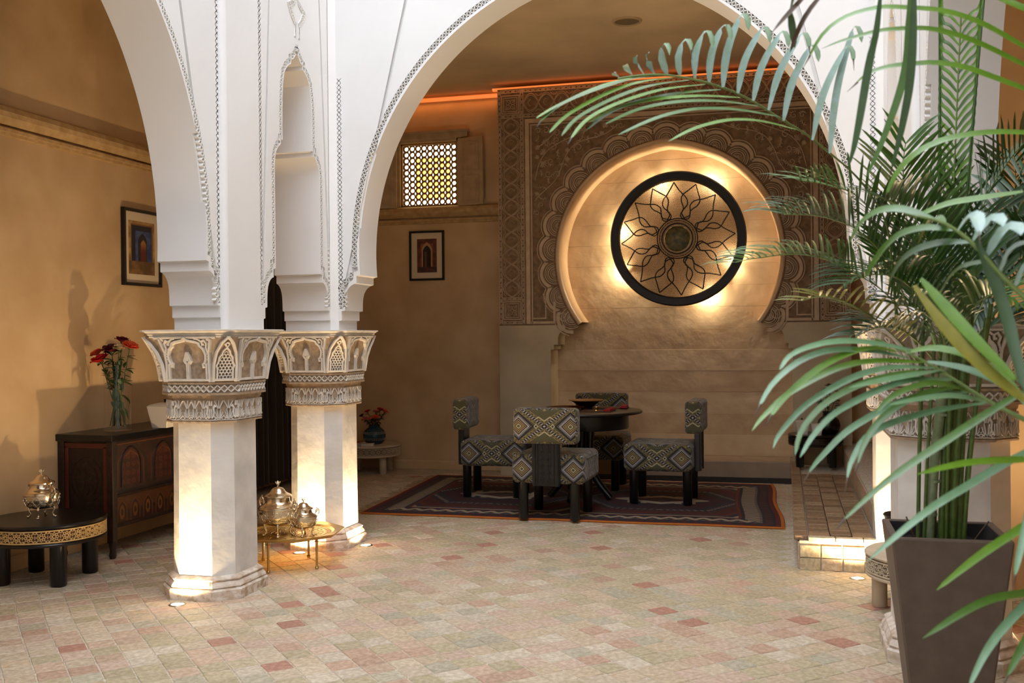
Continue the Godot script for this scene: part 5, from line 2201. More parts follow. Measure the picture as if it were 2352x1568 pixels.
	for k in 7:
		g = Geo.new()
		var a := TAU * k / 7
		g.tube([Vector3(cos(a) * 0.05, 0.03, sin(a) * 0.05), Vector3(-cos(a) * 0.03, 0.46, -sin(a) * 0.03)], 0.0035, 6)
		put("stem", g, M.flower_stem, t)
	# white lidded box with sloping sides
	t = thing("ceramic_box", "white flared ceramic box with a small knob on the chest", "box", Vector3(-4.175, 0.7985, -6.36), deg_to_rad(6))
	g = Geo.new()
	loft(g, [[0.055, 0.085, 0.004, 0.0], [0.082, 0.112, 0.006, 0.150]])
	cap_ring(g, [0.082, 0.112, 0.006, 0.150], true)
	put("body", g, M.ceramic_white, t)
	g = Geo.new()
	loft(g, [[0.078, 0.108, 0.01, 0.151], [0.074, 0.104, 0.02, 0.157], [0.05, 0.07, 0.03, 0.166], [0.018, 0.02, 0.008, 0.171]])
	var lid := put("lid", g, M.ceramic_white, t)
	g = Geo.new()
	g.lathe([Vector2(0.004, 0.170), Vector2(0.004, 0.180), Vector2(0.009, 0.186), Vector2(0.006, 0.193), Vector2(0.001, 0.195)], 12)
	put("knob", g, M.bronze_dark, lid)


func build_tray() -> void:
	var c := Vector3(-2.985, 0, -5.86)
	var top := 0.205
	var t := thing("tray_table", "low octagonal brass tray table with turned legs between the two columns", "table", c, deg_to_rad(9))
	var g := Geo.new()
	var R := 0.345
	var ring := func(r: float, y: float) -> Array:
		var out := []
		for k in 8:
			var a := TAU * (k + 0.5) / 8
			out.append(Vector3(cos(a) * r, y, sin(a) * r))
		return out
	var prof := [[0.240, top - 0.012], [0.330, top - 0.008], [R, top + 0.006], [R, top + 0.012], [0.315, top + 0.006]]
	for i in prof.size() - 1:
		var a: Array = ring.call(prof[i][0], prof[i][1])
		var b: Array = ring.call(prof[i + 1][0], prof[i + 1][1])
		for k in 8:
			var j := (k + 1) % 8
			g.quad(a[j], a[k], b[k], b[j])
	var oc: Array = ring.call(0.315, top + 0.006)
	for k in 48:
		# from the octagon down to the round well
		var a0 := TAU * k / 48
		var a1 := TAU * (k + 1) / 48
		var edge := func(a: float) -> Vector3:
			var q := fposmod(a - TAU / 16, TAU / 8) - TAU / 16
			var rr := 0.315 * cos(TAU / 16) / cos(q)
			return Vector3(cos(a) * rr, top + 0.006, sin(a) * rr)
		var w := func(a: float, r: float, y: float) -> Vector3: return Vector3(cos(a) * r, y, sin(a) * r)
		g.quad(edge.call(a1), edge.call(a0), w.call(a0, 0.280, top + 0.004), w.call(a1, 0.280, top + 0.004))
		g.quad(w.call(a1, 0.280, top + 0.004), w.call(a0, 0.280, top + 0.004), w.call(a0, 0.262, top - 0.006), w.call(a1, 0.262, top - 0.006))
		g.quad(w.call(a1, 0.262, top - 0.006), w.call(a0, 0.262, top - 0.006), w.call(a0, 0.001, top - 0.006), w.call(a1, 0.001, top - 0.006))
	put("tray", g, M.brass, t)
	g = Geo.new()
	for k in 9:
		var rr := 0.03 + 0.026 * k
		var pts := []
		for q in 41:
			pts.append(Vector3(cos(TAU * q / 40) * rr, top - 0.0058, sin(TAU * q / 40) * rr))
		g.tube(pts, 0.0016, 4, false)
	for k in 24:
		var a := TAU * k / 24
		g.tube([Vector3(cos(a) * 0.11, top - 0.0058, sin(a) * 0.11), Vector3(cos(a + 0.13) * 0.16, top - 0.0058, sin(a + 0.13) * 0.16), Vector3(cos(a) * 0.21, top - 0.0058, sin(a) * 0.21)], 0.0018, 4, false)
	put("engraving", g, M.brass, t, "stuff")
	for p in [Vector3(-2.762, 0, -5.785), Vector3(-2.962, 0, -6.085), Vector3(-3.20, 0, -5.93), Vector3(-3.00, 0, -5.62)]:
		var q: Vector3 = (p - c).rotated(Vector3.UP, -deg_to_rad(9))
		g = Geo.new()
		g.lathe([Vector2(0.001, 0.0), Vector2(0.010, 0.003), Vector2(0.012, 0.010), Vector2(0.008, 0.017), Vector2(0.0068, 0.022), Vector2(0.0075, 0.12), Vector2(0.009, 0.165), Vector2(0.012, 0.170), Vector2(0.009, 0.176), Vector2(0.010, top - 0.010)], 12, Transform3D(Basis.IDENTITY, q))
		put("leg", g, M.brass, t)
	sugar_bowl("largest silver sugar bowl, standing on the brass tray", Vector3(-3.005, top - 0.006, -5.76), deg_to_rad(-20), 1.06, 1.02, 4)
	sugar_bowl("smaller silver sugar bowl on the brass tray, right of the largest", Vector3(-2.855, top - 0.006, -5.80), deg_to_rad(62), 0.74, 0.99, 4)


# ------------------------------------------------------------------ dining group
# kilim cloth of the chairs: stepped diamonds, crossing barred bands, zigzag lines; one repeat 0.40 x 0.27 m
func kilim_image() -> ImageTexture:
	var W := 400
	var H := 270
	var im := Image.create(W, H, false, Image.FORMAT_RGB8)
	var olive := Color(0.36, 0.335, 0.20)
	var dark := Color(0.125, 0.095, 0.105)
	var cream := Color(0.80, 0.76, 0.60)
	var sand := Color(0.58, 0.50, 0.31)
	var white := Color(0.82, 0.79, 0.78)
	for y in H:
		for x in W:
			var u := x / float(W) - 0.5
			var v := y / float(H) - 0.5
			var c := olive
			# distance from the crossing bands (through the middle) and from the diamond at the edge
			var d := absf(absf(v) - absf(u) * 1.05)
			var along := absf(u) + absf(v)
			if d < 0.052:
				var k := int(floor(along * 34.0))
				c = dark if d < 0.046 else olive
				if k % 3 == 0 and d < 0.040:
					c = white
				elif k % 6 == 4 and d < 0.046:
					c = Color(0.30, 0.26, 0.16)
			elif d < 0.072:
				c = sand
			elif d < 0.135:
				var step := 0.022 if int(floor(along * 15.0)) % 2 == 0 else -0.010
				c = sand if d > 0.090 + step else Color(0.30, 0.285, 0.17)
			# cream hooked lines above and below the crossing
			if absf(v) > absf(u) * 1.05:
				var e := absf(absf(v) - (0.20 + 0.11 * absf(fposmod(u * 4.6 + 0.5, 1.0) - 0.5) * 2.0 - 0.05))
				if e < 0.017:
					c = cream
				elif absf(v) > 0.38:
					var q := absf(u) / 0.12 + (0.5 - absf(v)) / 0.09
					if q < 0.35:
						c = dark
					elif q < 0.7:
						c = cream
					elif q < 1.0:
						c = sand
			# diamond
			var q := (0.5 - absf(u)) / 0.285 + absf(v) / 0.385
			if q < 1.06:
				if q < 0.12:
					c = olive
				elif q < 0.20:
					c = cream
				elif q < 0.28:
					c = olive
				elif q < 0.54:
					c = Color(0.66, 0.54, 0.33)
					var a := fposmod((absf(v) * 1.35 - (0.5 - absf(u)) ) * 16.0, 1.0)
					if q > 0.35 and q < 0.47 and a < 0.45:
						c = dark
				elif q < 0.62:
					c = Color(0.07, 0.05, 0.055)
				elif q < 0.92:
					var a := fposmod((absf(v) * 1.35 - (0.5 - absf(u))) * 19.0, 1.0)
					c = white if absf(a - 0.5) < 0.44 * (0.95 - q) / 0.33 else dark
				else:
					c = dark
			else:
				var r := Vector2(absf(u) - 0.16, absf(v)).length()
				if absf(u) < 0.3 and (absf(absf(u) - 0.16) / 0.05 + absf(v) / 0.07) < 1.0:
					c = cream if (absf(absf(u) - 0.16) / 0.05 + absf(v) / 0.07) > 0.5 else dark
				elif r < 0.02:
					c = dark
			var grain := 0.90 + 0.10 * float((x * 7 + y * 13) % 5) / 4.0
			im.set_pixel(x, y, c * grain * 0.80)
	return ImageTexture.create_from_image(im)


func make_chair(label: String) -> Node3D:
	var cloth := mat("kilim_cloth", Color.WHITE, 0.92)
	cloth.albedo_texture = kilim_image()
	cloth.uv1_triplanar = true
	cloth.uv1_scale = Vector3(1.0 / 0.40, 1.0 / 0.27, 1.0 / 0.40)
	cloth.uv1_offset = Vector3(0.5, 0.5, 0.5)
	cloth.uv1_triplanar_sharpness = 8.0
	cloth.rim_enabled = true
	cloth.rim = 0.4
	var t := thing("dining_chair", label, "chair", Vector3.ZERO, 0, "kilim-covered chairs at the round table")
	# seat cushion, its pattern centred on its own middle
	var g := Geo.new()
	g.rbox(Vector3.ZERO, Vector3(0.565, 0.225, 0.56), 0.045, 3)
	var seat := put("seat", g, cloth, t)
	seat.position = Vector3(0, 0.385, 0)
	g = Geo.new()
	for y in [0.075]:
		var pts := []
		for k in 41:
			var a := TAU * k / 40
			var v := Vector2(cos(a), sin(a))
			var q := v / pow(pow(absf(v.x), 7.0) + pow(absf(v.y), 7.0), 1.0 / 7.0)
			pts.append(Vector3(q.x * 0.281, y, q.y * 0.279))
		g.tube(pts, 0.0055, 6, false)
	put("piping", g, cloth, seat)
	g = Geo.new()
	g.rbox(Vector3.ZERO, Vector3(0.495, 0.268, 0.135), 0.035, 3)
	var back := put("back_cushion", g, cloth, t)
	back.position = Vector3(0, 0.715, 0.288)
	# carved back board from seat to cushion
	g = Geo.new()
	g.rbox(Vector3(0, 0.44, 0.305), Vector3(0.212, 0.35, 0.045), 0.005, 1)
	for s in [-1.0, 1.0]:
		g.rbox(Vector3(s * 0.088, 0.44, 0.331), Vector3(0.022, 0.35, 0.012), 0.004, 1)
		g.rbox(Vector3(s * 0.062, 0.44, 0.329), Vector3(0.010, 0.33, 0.008), 0.003, 1)
	var board := put("back_board", g, M.black_lacquer, t)
	g = Geo.new()
	var xf := Transform3D(Basis.IDENTITY, Vector3(0, 0.44, 0.3275))
	for j in 6:
		for i in 2:
			var c := Vector2((i - 0.5) * 0.050, (j - 2.5) * 0.052)
			for s in [-1.0, 1.0]:
				var curl := []
				for k in 8:
					var a = PI * 0.5 + s * k * 0.62
					curl.append(c + Vector2(cos(a), sin(a)) * 0.020 * (1.0 - k / 10.0) + Vector2(s * 0.004, 0))
				g.stroke(curl, 0.0045, 0.004, xf)
			g.stroke([c + Vector2(0, -0.026), c + Vector2(0, 0.026)], 0.0045, 0.004, xf)
	put("carving", g, M.dark_wood, board, "stuff")
	for x in [-0.2, 0.2]:
		for z in [-0.205, 0.235]:
			g = Geo.new()
			g.lathe([Vector2(0.001, 0), Vector2(0.032, 0), Vector2(0.037, 0.006), Vector2(0.038, 0.285)], 18, Transform3D(Basis.IDENTITY, Vector3(x, 0, z)))
			put("leg", g, M.black_lacquer, t)
	return t


func rug_image() -> ImageTexture:
	var W := 660
	var H := 440
	var im := Image.create(W, H, false, Image.FORMAT_RGB8)
	var navy := Color(0.145, 0.115, 0.15)
	var maroon := Color(0.29, 0.075, 0.06)
	var cream := Color(0.66, 0.58, 0.47)
	var orange := Color(0.52, 0.20, 0.05)
	var nz := FastNoiseLite.new()
	nz.seed = 2
	nz.frequency = 0.5
	for y in H:
		for x in W:
			var u := x / float(W)
			var v := y / float(H)
			var ex := minf(u, 1.0 - u) * 1.5
			var ey := minf(v, 1.0 - v)
			var e := minf(ex, ey)
			var c := maroon
			var jag := 0.006 * absf(fposmod((x + y) / 9.0, 1.0) - 0.5)
			if e < 0.022:
				c = Color(0.36, 0.10, 0.05)
			elif e < 0.065:
				var s := fposmod((u * 1.5 if ey < ex else v) * 26.0, 1.0)
				c = navy
				if absf(s - 0.5) < 0.16 and e > 0.030 and e < 0.056:
					c = maroon if ex > ey else orange * 0.75
			elif e < 0.073:
				c = cream * 0.75 if fposmod((u + v) * 60.0, 1.0) < 0.6 else navy
			elif e < 0.125:
				# broad light border with stepped zigzag
				var s := (u * 1.5 if ey < ex else v) * 17.0
				var z := absf(fposmod(s, 1.0) - 0.5) * 2.0
				var k := (e - 0.073) / 0.052
				c = cream if absf(k - (0.18 + 0.64 * z)) < 0.30 else navy
				if ex < ey and fposmod(v * 62.0, 1.0) < 0.42:
					c = navy
				elif ex < ey:
					c = cream
			elif e < 0.135:
				c = navy
			elif e < 0.146:
				c = orange * 0.8 if fposmod((u + v) * 44.0, 1.0) < 0.7 else maroon
			else:
				# field: two stepped hexagons
				var cu := 0.285 if u < 0.5 else 0.715
				var dx := absf(u - cu) * 1.5
				var dy := absf(v - 0.5)
				var h := maxf(dy * 1.06, dx * 0.78 + dy * 0.46)
				h = floor(h / 0.008) * 0.008 + jag
				if h > 0.335:
					c = Color(0.17, 0.15, 0.19)
					if absf(h - 0.37) < 0.010:
						c = cream * 0.9
				elif h > 0.315:
					c = orange * 0.7
				elif h > 0.275:
					c = maroon
				elif h > 0.262:
					c = orange * 0.55
				elif h > 0.20:
					c = navy
					if absf(h - 0.235) < 0.008 and fposmod((dx - dy) * 40.0, 1.0) < 0.35:
						c = cream
				elif h > 0.14:
					c = Color(0.22, 0.055, 0.06)
				elif dx / 0.20 + dy / 0.10 < 1.0 or (dx < 0.15 and dy < 0.055 + 0.03 * signf(sin(dx * 120.0))):
					c = cream
					if dx / 0.12 + dy / 0.055 < 1.0:
						c = maroon
					if dx / 0.05 + dy / 0.025 < 1.0:
						c = Color(0.24, 0.20, 0.07)
				else:
					c = Color(0.16, 0.10, 0.13)
			im.set_pixel(x, y, c * (0.88 + 0.16 * nz.get_noise_2d(x, y)))
	return ImageTexture.create_from_image(im)


func build_dining() -> void:
	# rug: a thin woven slab with slightly wavy edges
	var fl := Vector3(-3.275, 0, -7.685)
	var fr := Vector3(-0.03, 0, -7.700)
	var bl := Vector3(-3.40, 0, -9.93)
	var br := Vector3(-0.135, 0, -9.86)
	var t := thing("rug", "dark red and navy kilim rug with an orange edge under the dining table", "rug", Vector3.ZERO)
	var nx := 44
	var nz := 24
	var at := func(u: float, v: float) -> Vector3:
		var p := fl.lerp(fr, u).lerp(bl.lerp(br, u), v)
		p.z += 0.006 * sin(u * 21.0) * (1.0 - v) - 0.010 * exp(-pow((u - 0.475) * 40.0, 2.0)) * (1.0 - v)
		p.x += 0.012 * sin(v * 9.0) * (u if u > 0.5 else 0.0)
		p.y = 0.0145 + 0.002 * sin(u * 17.0 + v * 5.0) * sin(v * 13.0)
		return p
	var g := Geo.new()
	for i in nx:
		for j in nz:
			var u0 := i / float(nx)
			var u1 := (i + 1) / float(nx)
			var v0 := j / float(nz)
			var v1 := (j + 1) / float(nz)
			g.quad(at.call(u0, v0), at.call(u1, v0), at.call(u1, v1), at.call(u0, v1), Vector2(u0, 1 - v0), Vector2(u1, 1 - v0), Vector2(u1, 1 - v1), Vector2(u0, 1 - v1))
	var m := StandardMaterial3D.new()
	m.resource_name = "rug_weave"
	m.albedo_texture = rug_image()
	m.roughness = 0.95
	put("weave", g, m, t)
	g = Geo.new()
	var lines := [[], [], [], []]
	for i in nx + 1:
		var u := i / float(nx)
		lines[0].append(at.call(u, 0.0) + Vector3(0, -0.006, 0.004))
		lines[1].append(at.call(u, 1.0) + Vector3(0, -0.006, -0.004))
	for j in nz + 1:
		var v := j / float(nz)
		lines[2].append(at.call(0.0, v) + Vector3(-0.004, -0.006, 0))
		lines[3].append(at.call(1.0, v) + Vector3(0.006, -0.006, 0))
	for k in 4:
		g.tube(lines[k], [0.009, 0.009, 0.008, 0.017][k] as float, 6)
	put("bound_edge", g, M.rug_edge, t)
	g = Geo.new()
	var r := RandomNumberGenerator.new()
	r.seed = 31
	for k in 90:
		var p: Vector3 = at.call(0.0, k / 89.0) + Vector3(-0.01, -0.008, 0)
		var q := p + Vector3(-r.randf_range(0.05, 0.13), -0.003, r.randf_range(-0.04, 0.04))
		g.tube([p, p.lerp(q, 0.5) + Vector3(0, 0.001, r.randf_range(-0.01, 0.01)), q], 0.0022, 4)
	put("fringe", g, M.rug_fringe, t, "stuff")
	# round table
	var c := Vector3(-1.70, 0.017, -8.70)
	t = thing("dining_table", "round dark wooden dining table on curved legs in front of the niche", "table", c)
	g = Geo.new()
	g.lathe([Vector2(0.001, 0.727), Vector2(0.50, 0.727), Vector2(0.53, 0.734), Vector2(0.535, 0.744), Vector2(0.528, 0.754), Vector2(0.51, 0.757), Vector2(0.001, 0.758)], 64)
	put("tabletop", g, M.dark_wood, t)
	g = Geo.new()
	g.lathe([Vector2(0.001, 0.605), Vector2(0.415, 0.605), Vector2(0.42, 0.612), Vector2(0.42, 0.727)], 56)
	put("apron", g, M.black_lacquer, t)
	for k in 4:
		var a := TAU * k / 4 + 0.12
		var v := Vector3(cos(a), 0, sin(a))
		g = Geo.new()
		g.tube(line_of([v * 0.10 + Vector3(0, 0.61, 0), v * 0.09 + Vector3(0, 0.42, 0), v * 0.13 + Vector3(0, 0.20, 0), v * 0.27 + Vector3(0, 0.017, 0)], 0.03), [0.055, 0.052, 0.05, 0.048, 0.046, 0.045, 0.045, 0.045, 0.046, 0.046, 0.045, 0.044, 0.043, 0.042, 0.040], 10, true, 0.75)
		put("leg", g, M.black_lacquer, t)
	# chairs
	var ch := make_chair("kilim-covered chair nearest the viewer, its carved back board facing out")
	ch.position = Vector3(-1.725, 0.0175, -7.875)
	ch.rotation.y = deg_to_rad(-2)
	again(ch, Vector3(-2.46, 0.0175, -8.83), deg_to_rad(-86), "kilim-covered chair left of the table, seen from its side, back to the window wall")
	again(ch, Vector3(-1.005, 0.0175, -8.74), deg_to_rad(88), "kilim-covered chair right of the table, turned to the left")
	again(ch, Vector3(-1.68, 0.0175, -9.42), deg_to_rad(180), "kilim-covered chair behind the table, only its top and a corner showing")
	# on the table
	var top := 0.7585
	t = thing("bowl", "wide flared bowl with a mustard rim on the dining table", "bowl", c + Vector3(0.04, top, -0.10))
	g = Geo.new()
	g.lathe([Vector2(0.001, 0.0), Vector2(0.05, 0.0), Vector2(0.052, 0.012), Vector2(0.075, 0.030), Vector2(0.105, 0.055), Vector2(0.135, 0.072)], 40)
	put("body", g, M.bowl_dark, t)
	g = Geo.new()
	g.lathe([Vector2(0.132, 0.070), Vector2(0.150, 0.074), Vector2(0.150, 0.079), Vector2(0.130, 0.078), Vector2(0.08, 0.045), Vector2(0.001, 0.02)], 40)
	put("rim", g, M.bowl_rim, t)
	t = thing("plate", "patterned brown serving plate behind the nearest chair's back", "plate", c + Vector3(-0.09, top, 0.16))
	g = Geo.new()
	g.lathe([Vector2(0.001, 0.0), Vector2(0.08, 0.0), Vector2(0.085, 0.010), Vector2(0.158, 0.030), Vector2(0.160, 0.035), Vector2(0.150, 0.036), Vector2(0.09, 0.017), Vector2(0.001, 0.012)], 40)
	put("body", g, M.plate_glaze, t)
	for k in 2:
		var p := c + [Vector3(0.17, top, 0.16), Vector3(0.235, top, -0.22)][k] as Vector3
		t = thing("place_mat", ["woven place mat nearer the viewer on the dining table", "woven place mat by the bowl on the far side of the dining table"][k], "place mat", p, deg_to_rad([-4, 3][k]), "woven place mats")
		g = Geo.new()
		g.rbox(Vector3(0, 0.003, 0), Vector3(0.30, 0.006, 0.20), 0.0025, 1)
		put("weave", g, M.mat_woven, t)
		t = thing("napkin", ["red folded napkin on the nearer place mat", "red folded napkin on the mat by the bowl"][k], "napkin", p + Vector3(0.115, 0.006, 0), deg_to_rad([-4, 3][k]), "red napkins")
		g = Geo.new()
		g.rbox(Vector3(0, 0.006, 0), Vector3(0.06, 0.012, 0.21), 0.004, 2)
		g.rbox(Vector3(0.004, 0.015, 0.0), Vector3(0.045, 0.010, 0.19), 0.004, 2)
		put("cloth", g, M.napkin_red, t)
	t = thing("tea_glass", "small gilt glass on the nearer place mat", "glass", c + Vector3(0.175, top + 0.006, 0.17))
	g = Geo.new()
	g.lathe([Vector2(0.001, 0), Vector2(0.020, 0), Vector2(0.017, 0.006), Vector2(0.024, 0.030), Vector2(0.022, 0.030), Vector2(0.014, 0.008), Vector2(0.001, 0.007)], 18)
	put("body", g, M.brass, t)


func build_low_table() -> void:
	var c := Vector3(-4.215, 0, -10.135)
	round_low_table("round_low_table", "low round ivory carved table with books and a blue vase by the back wall", c, 0.315, 0.292, 0.066, 0.036, 0.235, deg_to_rad(10), M.ivory_paint, M.ivory_ground, M.ivory_paint)
	var vb := c + Vector3(0.035, 0.2925, -0.03)
	var t := thing("ceramic_vase", "round blue patterned ceramic vase on the ivory low table", "vase", vb)
	var g := Geo.new()
	g.lathe([Vector2(0.001, 0), Vector2(0.070, 0), Vector2(0.098, 0.025), Vector2(0.117, 0.065), Vector2(0.118, 0.105), Vector2(0.100, 0.145), Vector2(0.068, 0.170), Vector2(0.056, 0.182), Vector2(0.060, 0.200), Vector2(0.054, 0.200), Vector2(0.050, 0.180), Vector2(0.001, 0.17)], 40)
	var body := put("body", g, M.vase_blue, t)
	g = Geo.new()
	var on := func(u: float, y: float, h: float) -> Vector3:
		var a := u / 0.118
		var rr := 0.1175 - 0.9 * pow(absf(y - 0.086), 1.75) - (0.004 if absf(y - 0.086) > 0.03 else 0.0)
		return Vector3(cos(a) * (rr + h), y, -sin(a) * (rr + h))
	for y in [0.128, 0.110, 0.062, 0.044]:
		var ring := []
		for k in 49:
			ring.append(Vector2(TAU * 0.118 * k / 48, y))
		g.stroke(ring, 0.003, 0.0035, on)
	for y in [0.119, 0.053]:
		for k in 30:
			var u := TAU * 0.118 * k / 30
			g.stroke([Vector2(u, y - 0.006), Vector2(u + 0.006, y + 0.006), Vector2(u + 0.014, y - 0.004)], 0.003, 0.0035, on)
	put("pattern", g, M.vase_pattern, body, "stuff")
	var kinds := [
		["red rose at the upper left of the blue vase", Vector3(-0.070, 0.345, 0.02), 0.039, "rose_red"],
		["red rose at the top right of the blue vase", Vector3(0.075, 0.365, 0.01), 0.042, "rose_red"],
		["dusky pink rose left of the top red one in the blue vase", Vector3(0.030, 0.345, 0.02), 0.039, "rose_pink"],
		["coral rose at the right edge of the blue vase", Vector3(0.125, 0.345, 0.0), 0.042, "rose_coral"],
		["dark red rose at the left edge of the blue vase", Vector3(-0.135, 0.300, 0.02), 0.035, "rose_dark"],
		["pink rose low at the front left of the blue vase", Vector3(-0.085, 0.265, 0.06), 0.042, "rose_pink"],
		["pink rose low in the middle of the blue vase", Vector3(-0.020, 0.275, 0.075), 0.039, "rose_pink"],
		["coral rose low at the front right of the blue vase", Vector3(0.045, 0.29, 0.07), 0.039, "rose_coral"]]
	for k in kinds:
		rose(k[0], vb + k[1], vb + Vector3(k[1].x * 0.1, 0.172, 0.0), k[2], M[k[3]], Vector3(k[1].x * 4.0, 1.0, k[1].z * 6.0), "roses in the blue vase", 3)
	t = thing("foliage", "dark rose leaves round the mouth of the blue vase", "leaves", vb + Vector3(0, 0.18, 0))
	var r := RandomNumberGenerator.new()
	r.seed = 77
	for k in 26:
		g = Geo.new()
		var a := r.randf() * TAU
		var q := r.randf_range(0.02, 0.09)
		flat_leaf(g, Vector3(cos(a) * q * 0.6, r.randf_range(0.02, 0.09), sin(a) * q * 0.6), Vector3(cos(a), r.randf_range(-0.3, 0.7), sin(a)), r.randf_range(0.045, 0.075), r.randf_range(0.03, 0.045))
		put("leaf", g, M.flower_leaf, t)
	# books at the front left of the table
	var y := 0.2925
	var bk := [[0.010, "book_white", "white book at the bottom of the pile on the ivory table", 0.0, 0.17], [0.013, "book_grey", "grey book in the middle of the pile on the ivory table", 6.0, 0.19], [0.016, "book_red", "red book on top of the pile on the ivory table", -5.0, 0.18]]
	for b in bk:
		t = thing("book", b[2], "book", c + Vector3(-0.10, y, 0.19), deg_to_rad(b[3]), "books on the ivory low table")
		g = Geo.new()
		g.rbox(Vector3(0, b[0] * 0.5, 0), Vector3(b[4], b[0], 0.13), 0.002, 1)
		put("cover", g, M[b[1]], t)
		g = Geo.new()
		g.box(Vector3(0.003, b[0] * 0.5, 0.002), Vector3(b[4] - 0.002, b[0] - 0.005, 0.130))
		put("pages", g, M.book_white, t)
		y += b[0] + 0.0005
	t = thing("booklet", "pale booklet leaning on the pile of books on the ivory table", "book", c + Vector3(0.045, 0.2925, 0.175), deg_to_rad(16), "books on the ivory low table")
	g = Geo.new()
	g.rbox(Vector3(0, 0.012, 0), Vector3(0.13, 0.024, 0.10), 0.002, 1)
	put("cover", g, M.book_white, t)


func build_right_side() -> void:
	# ivory carved low table between the right columns, a pail and a pitcher on it
	var c := Vector3(0.725, 0, -5.62)
	round_low_table("round_low_table", "low round ivory carved table between the right columns, behind the planter", c, 0.335, 0.288, 0.072, 0.038, 0.265, deg_to_rad(45), M.ivory_paint, M.ivory_ground, M.ivory_paint)
	var t := thing("pail", "dark metal pail with a brass hoop handle on the ivory table", "bucket", c + Vector3(-0.13, 0.2885, 0.0))
	var g := Geo.new()
	g.lathe([Vector2(0.001, 0), Vector2(0.085, 0), Vector2(0.092, 0.01), Vector2(0.108, 0.17), Vector2(0.116, 0.185), Vector2(0.112, 0.190), Vector2(0.104, 0.175), Vector2(0.088, 0.02), Vector2(0.001, 0.016)], 40)
	put("body", g, M.bronze_dark, t)
	g = Geo.new()
	g.tube(line_of([Vector3(-0.035, 0.175, 0.095), Vector3(-0.03, 0.215, 0.098), Vector3(0.01, 0.235, 0.098), Vector3(0.05, 0.215, 0.092), Vector3(0.055, 0.175, 0.088)], 0.01), 0.006, 8)
	put("handle", g, M.brass, t)
	t = thing("pitcher", "silver pitcher with a long spout behind the near right column", "pitcher", c + Vector3(0.07, 0.2885, -0.19))
	g = Geo.new()
	g.lathe([Vector2(0.001, 0), Vector2(0.06, 0), Vector2(0.05, 0.015), Vector2(0.085, 0.07), Vector2(0.095, 0.13), Vector2(0.07, 0.20), Vector2(0.04, 0.26), Vector2(0.038, 0.33), Vector2(0.048, 0.36), Vector2(0.02, 0.40), Vector2(0.004, 0.43)], 32)
	put("body", g, M.silver_plain, t)
	g = Geo.new()
	g.tube(line_of([Vector3(-0.07, 0.14, 0), Vector3(-0.13, 0.17, 0), Vector3(-0.15, 0.26, 0), Vector3(-0.17, 0.36, 0), Vector3(-0.23, 0.405, 0)], 0.015), [0.018, 0.017, 0.016, 0.015, 0.014, 0.013, 0.012, 0.011, 0.010, 0.009, 0.008], 10)
	put("spout", g, M.silver_plain, t)
	# black low table on the step, a dark vase of roses and two white boxes on it
	var b := Vector3(0.265, 0.199, -9.87)
	round_low_table("round_low_table", "round black table on the tiled step at the back right", b, 0.245, 0.292, 0.052, 0.036, 0.20, 0.0, M.black_lacquer, M.gilt_ground, M.dark_wood)
	var vb := b + Vector3(0.115, 0.2925, 0.02)
	t = thing("ceramic_vase", "dark round vase on the black table on the step", "vase", vb)
	g = Geo.new()
	g.lathe([Vector2(0.001, 0), Vector2(0.06, 0), Vector2(0.092, 0.03), Vector2(0.105, 0.08), Vector2(0.09, 0.13), Vector2(0.055, 0.165), Vector2(0.05, 0.19), Vector2(0.058, 0.205), Vector2(0.05, 0.205), Vector2(0.044, 0.18), Vector2(0.001, 0.17)], 32)
	put("body", g, M.vase_dark, t)
	var kinds := [
		["dark red rose at the top of the dark vase on the step", Vector3(0.02, 0.44, 0.0), 0.055, "rose_dark"],
		["cream rose at the left of the dark vase on the step", Vector3(-0.085, 0.36, 0.03), 0.047, "rose_cream"],
		["red rose at the right of the dark vase on the step", Vector3(0.09, 0.38, 0.0), 0.047, "rose_red"],
		["deep red rose at the front of the dark vase on the step", Vector3(-0.02, 0.40, 0.05), 0.049, "rose_dark"]]
	for k in kinds:
		rose(k[0], vb + k[1], vb + Vector3(k[1].x * 0.1, 0.172, 0.0), k[2], M[k[3]], Vector3(k[1].x * 4.0, 1.0, k[1].z * 6.0), "roses in the dark vase", 3)
	t = thing("foliage", "dark leaves round the mouth of the dark vase on the step", "leaves", vb + Vector3(0, 0.19, 0))
	var r := RandomNumberGenerator.new()
	r.seed = 78
	for k in 24:
		g = Geo.new()
		var a := r.randf() * TAU
		flat_leaf(g, Vector3(cos(a) * 0.05, r.randf_range(0.02, 0.12), sin(a) * 0.05), Vector3(cos(a), r.randf_range(-0.3, 0.7), sin(a)), r.randf_range(0.05, 0.08), r.randf_range(0.03, 0.05))
		put("leaf", g, M.flower_leaf, t)
	for k in 2:
		t = thing("ceramic_box", ["white flared box with a knob, left one on the black table", "small white box in front of the dark vase on the step"][k], "box", b + [Vector3(-0.12, 0.2925, 0.06), Vector3(0.005, 0.2925, 0.12)][k] as Vector3, 0.1, "")
		g = Geo.new()
		var s: float = [1.0, 0.86][k]
		loft(g, [[0.044 * s, 0.05 * s, 0.003, 0.0], [0.06 * s, 0.066 * s, 0.004, 0.115 * s]])
		cap_ring(g, [0.06 * s, 0.066 * s, 0.004, 0.115 * s], true)
		put("body", g, M.ceramic_white, t)
		if k == 0:
			g = Geo.new()
			loft(g, [[0.057, 0.063, 0.01, 0.116], [0.04, 0.045, 0.02, 0.124], [0.012, 0.013, 0.005, 0.128]])
			var lid := put("lid", g, M.ceramic_white, t)
			g = Geo.new()
			g.lathe([Vector2(0.004, 0.127), Vector2(0.004, 0.134), Vector2(0.009, 0.140), Vector2(0.001, 0.148)], 10)
			put("knob", g, M.bronze_dark, lid)


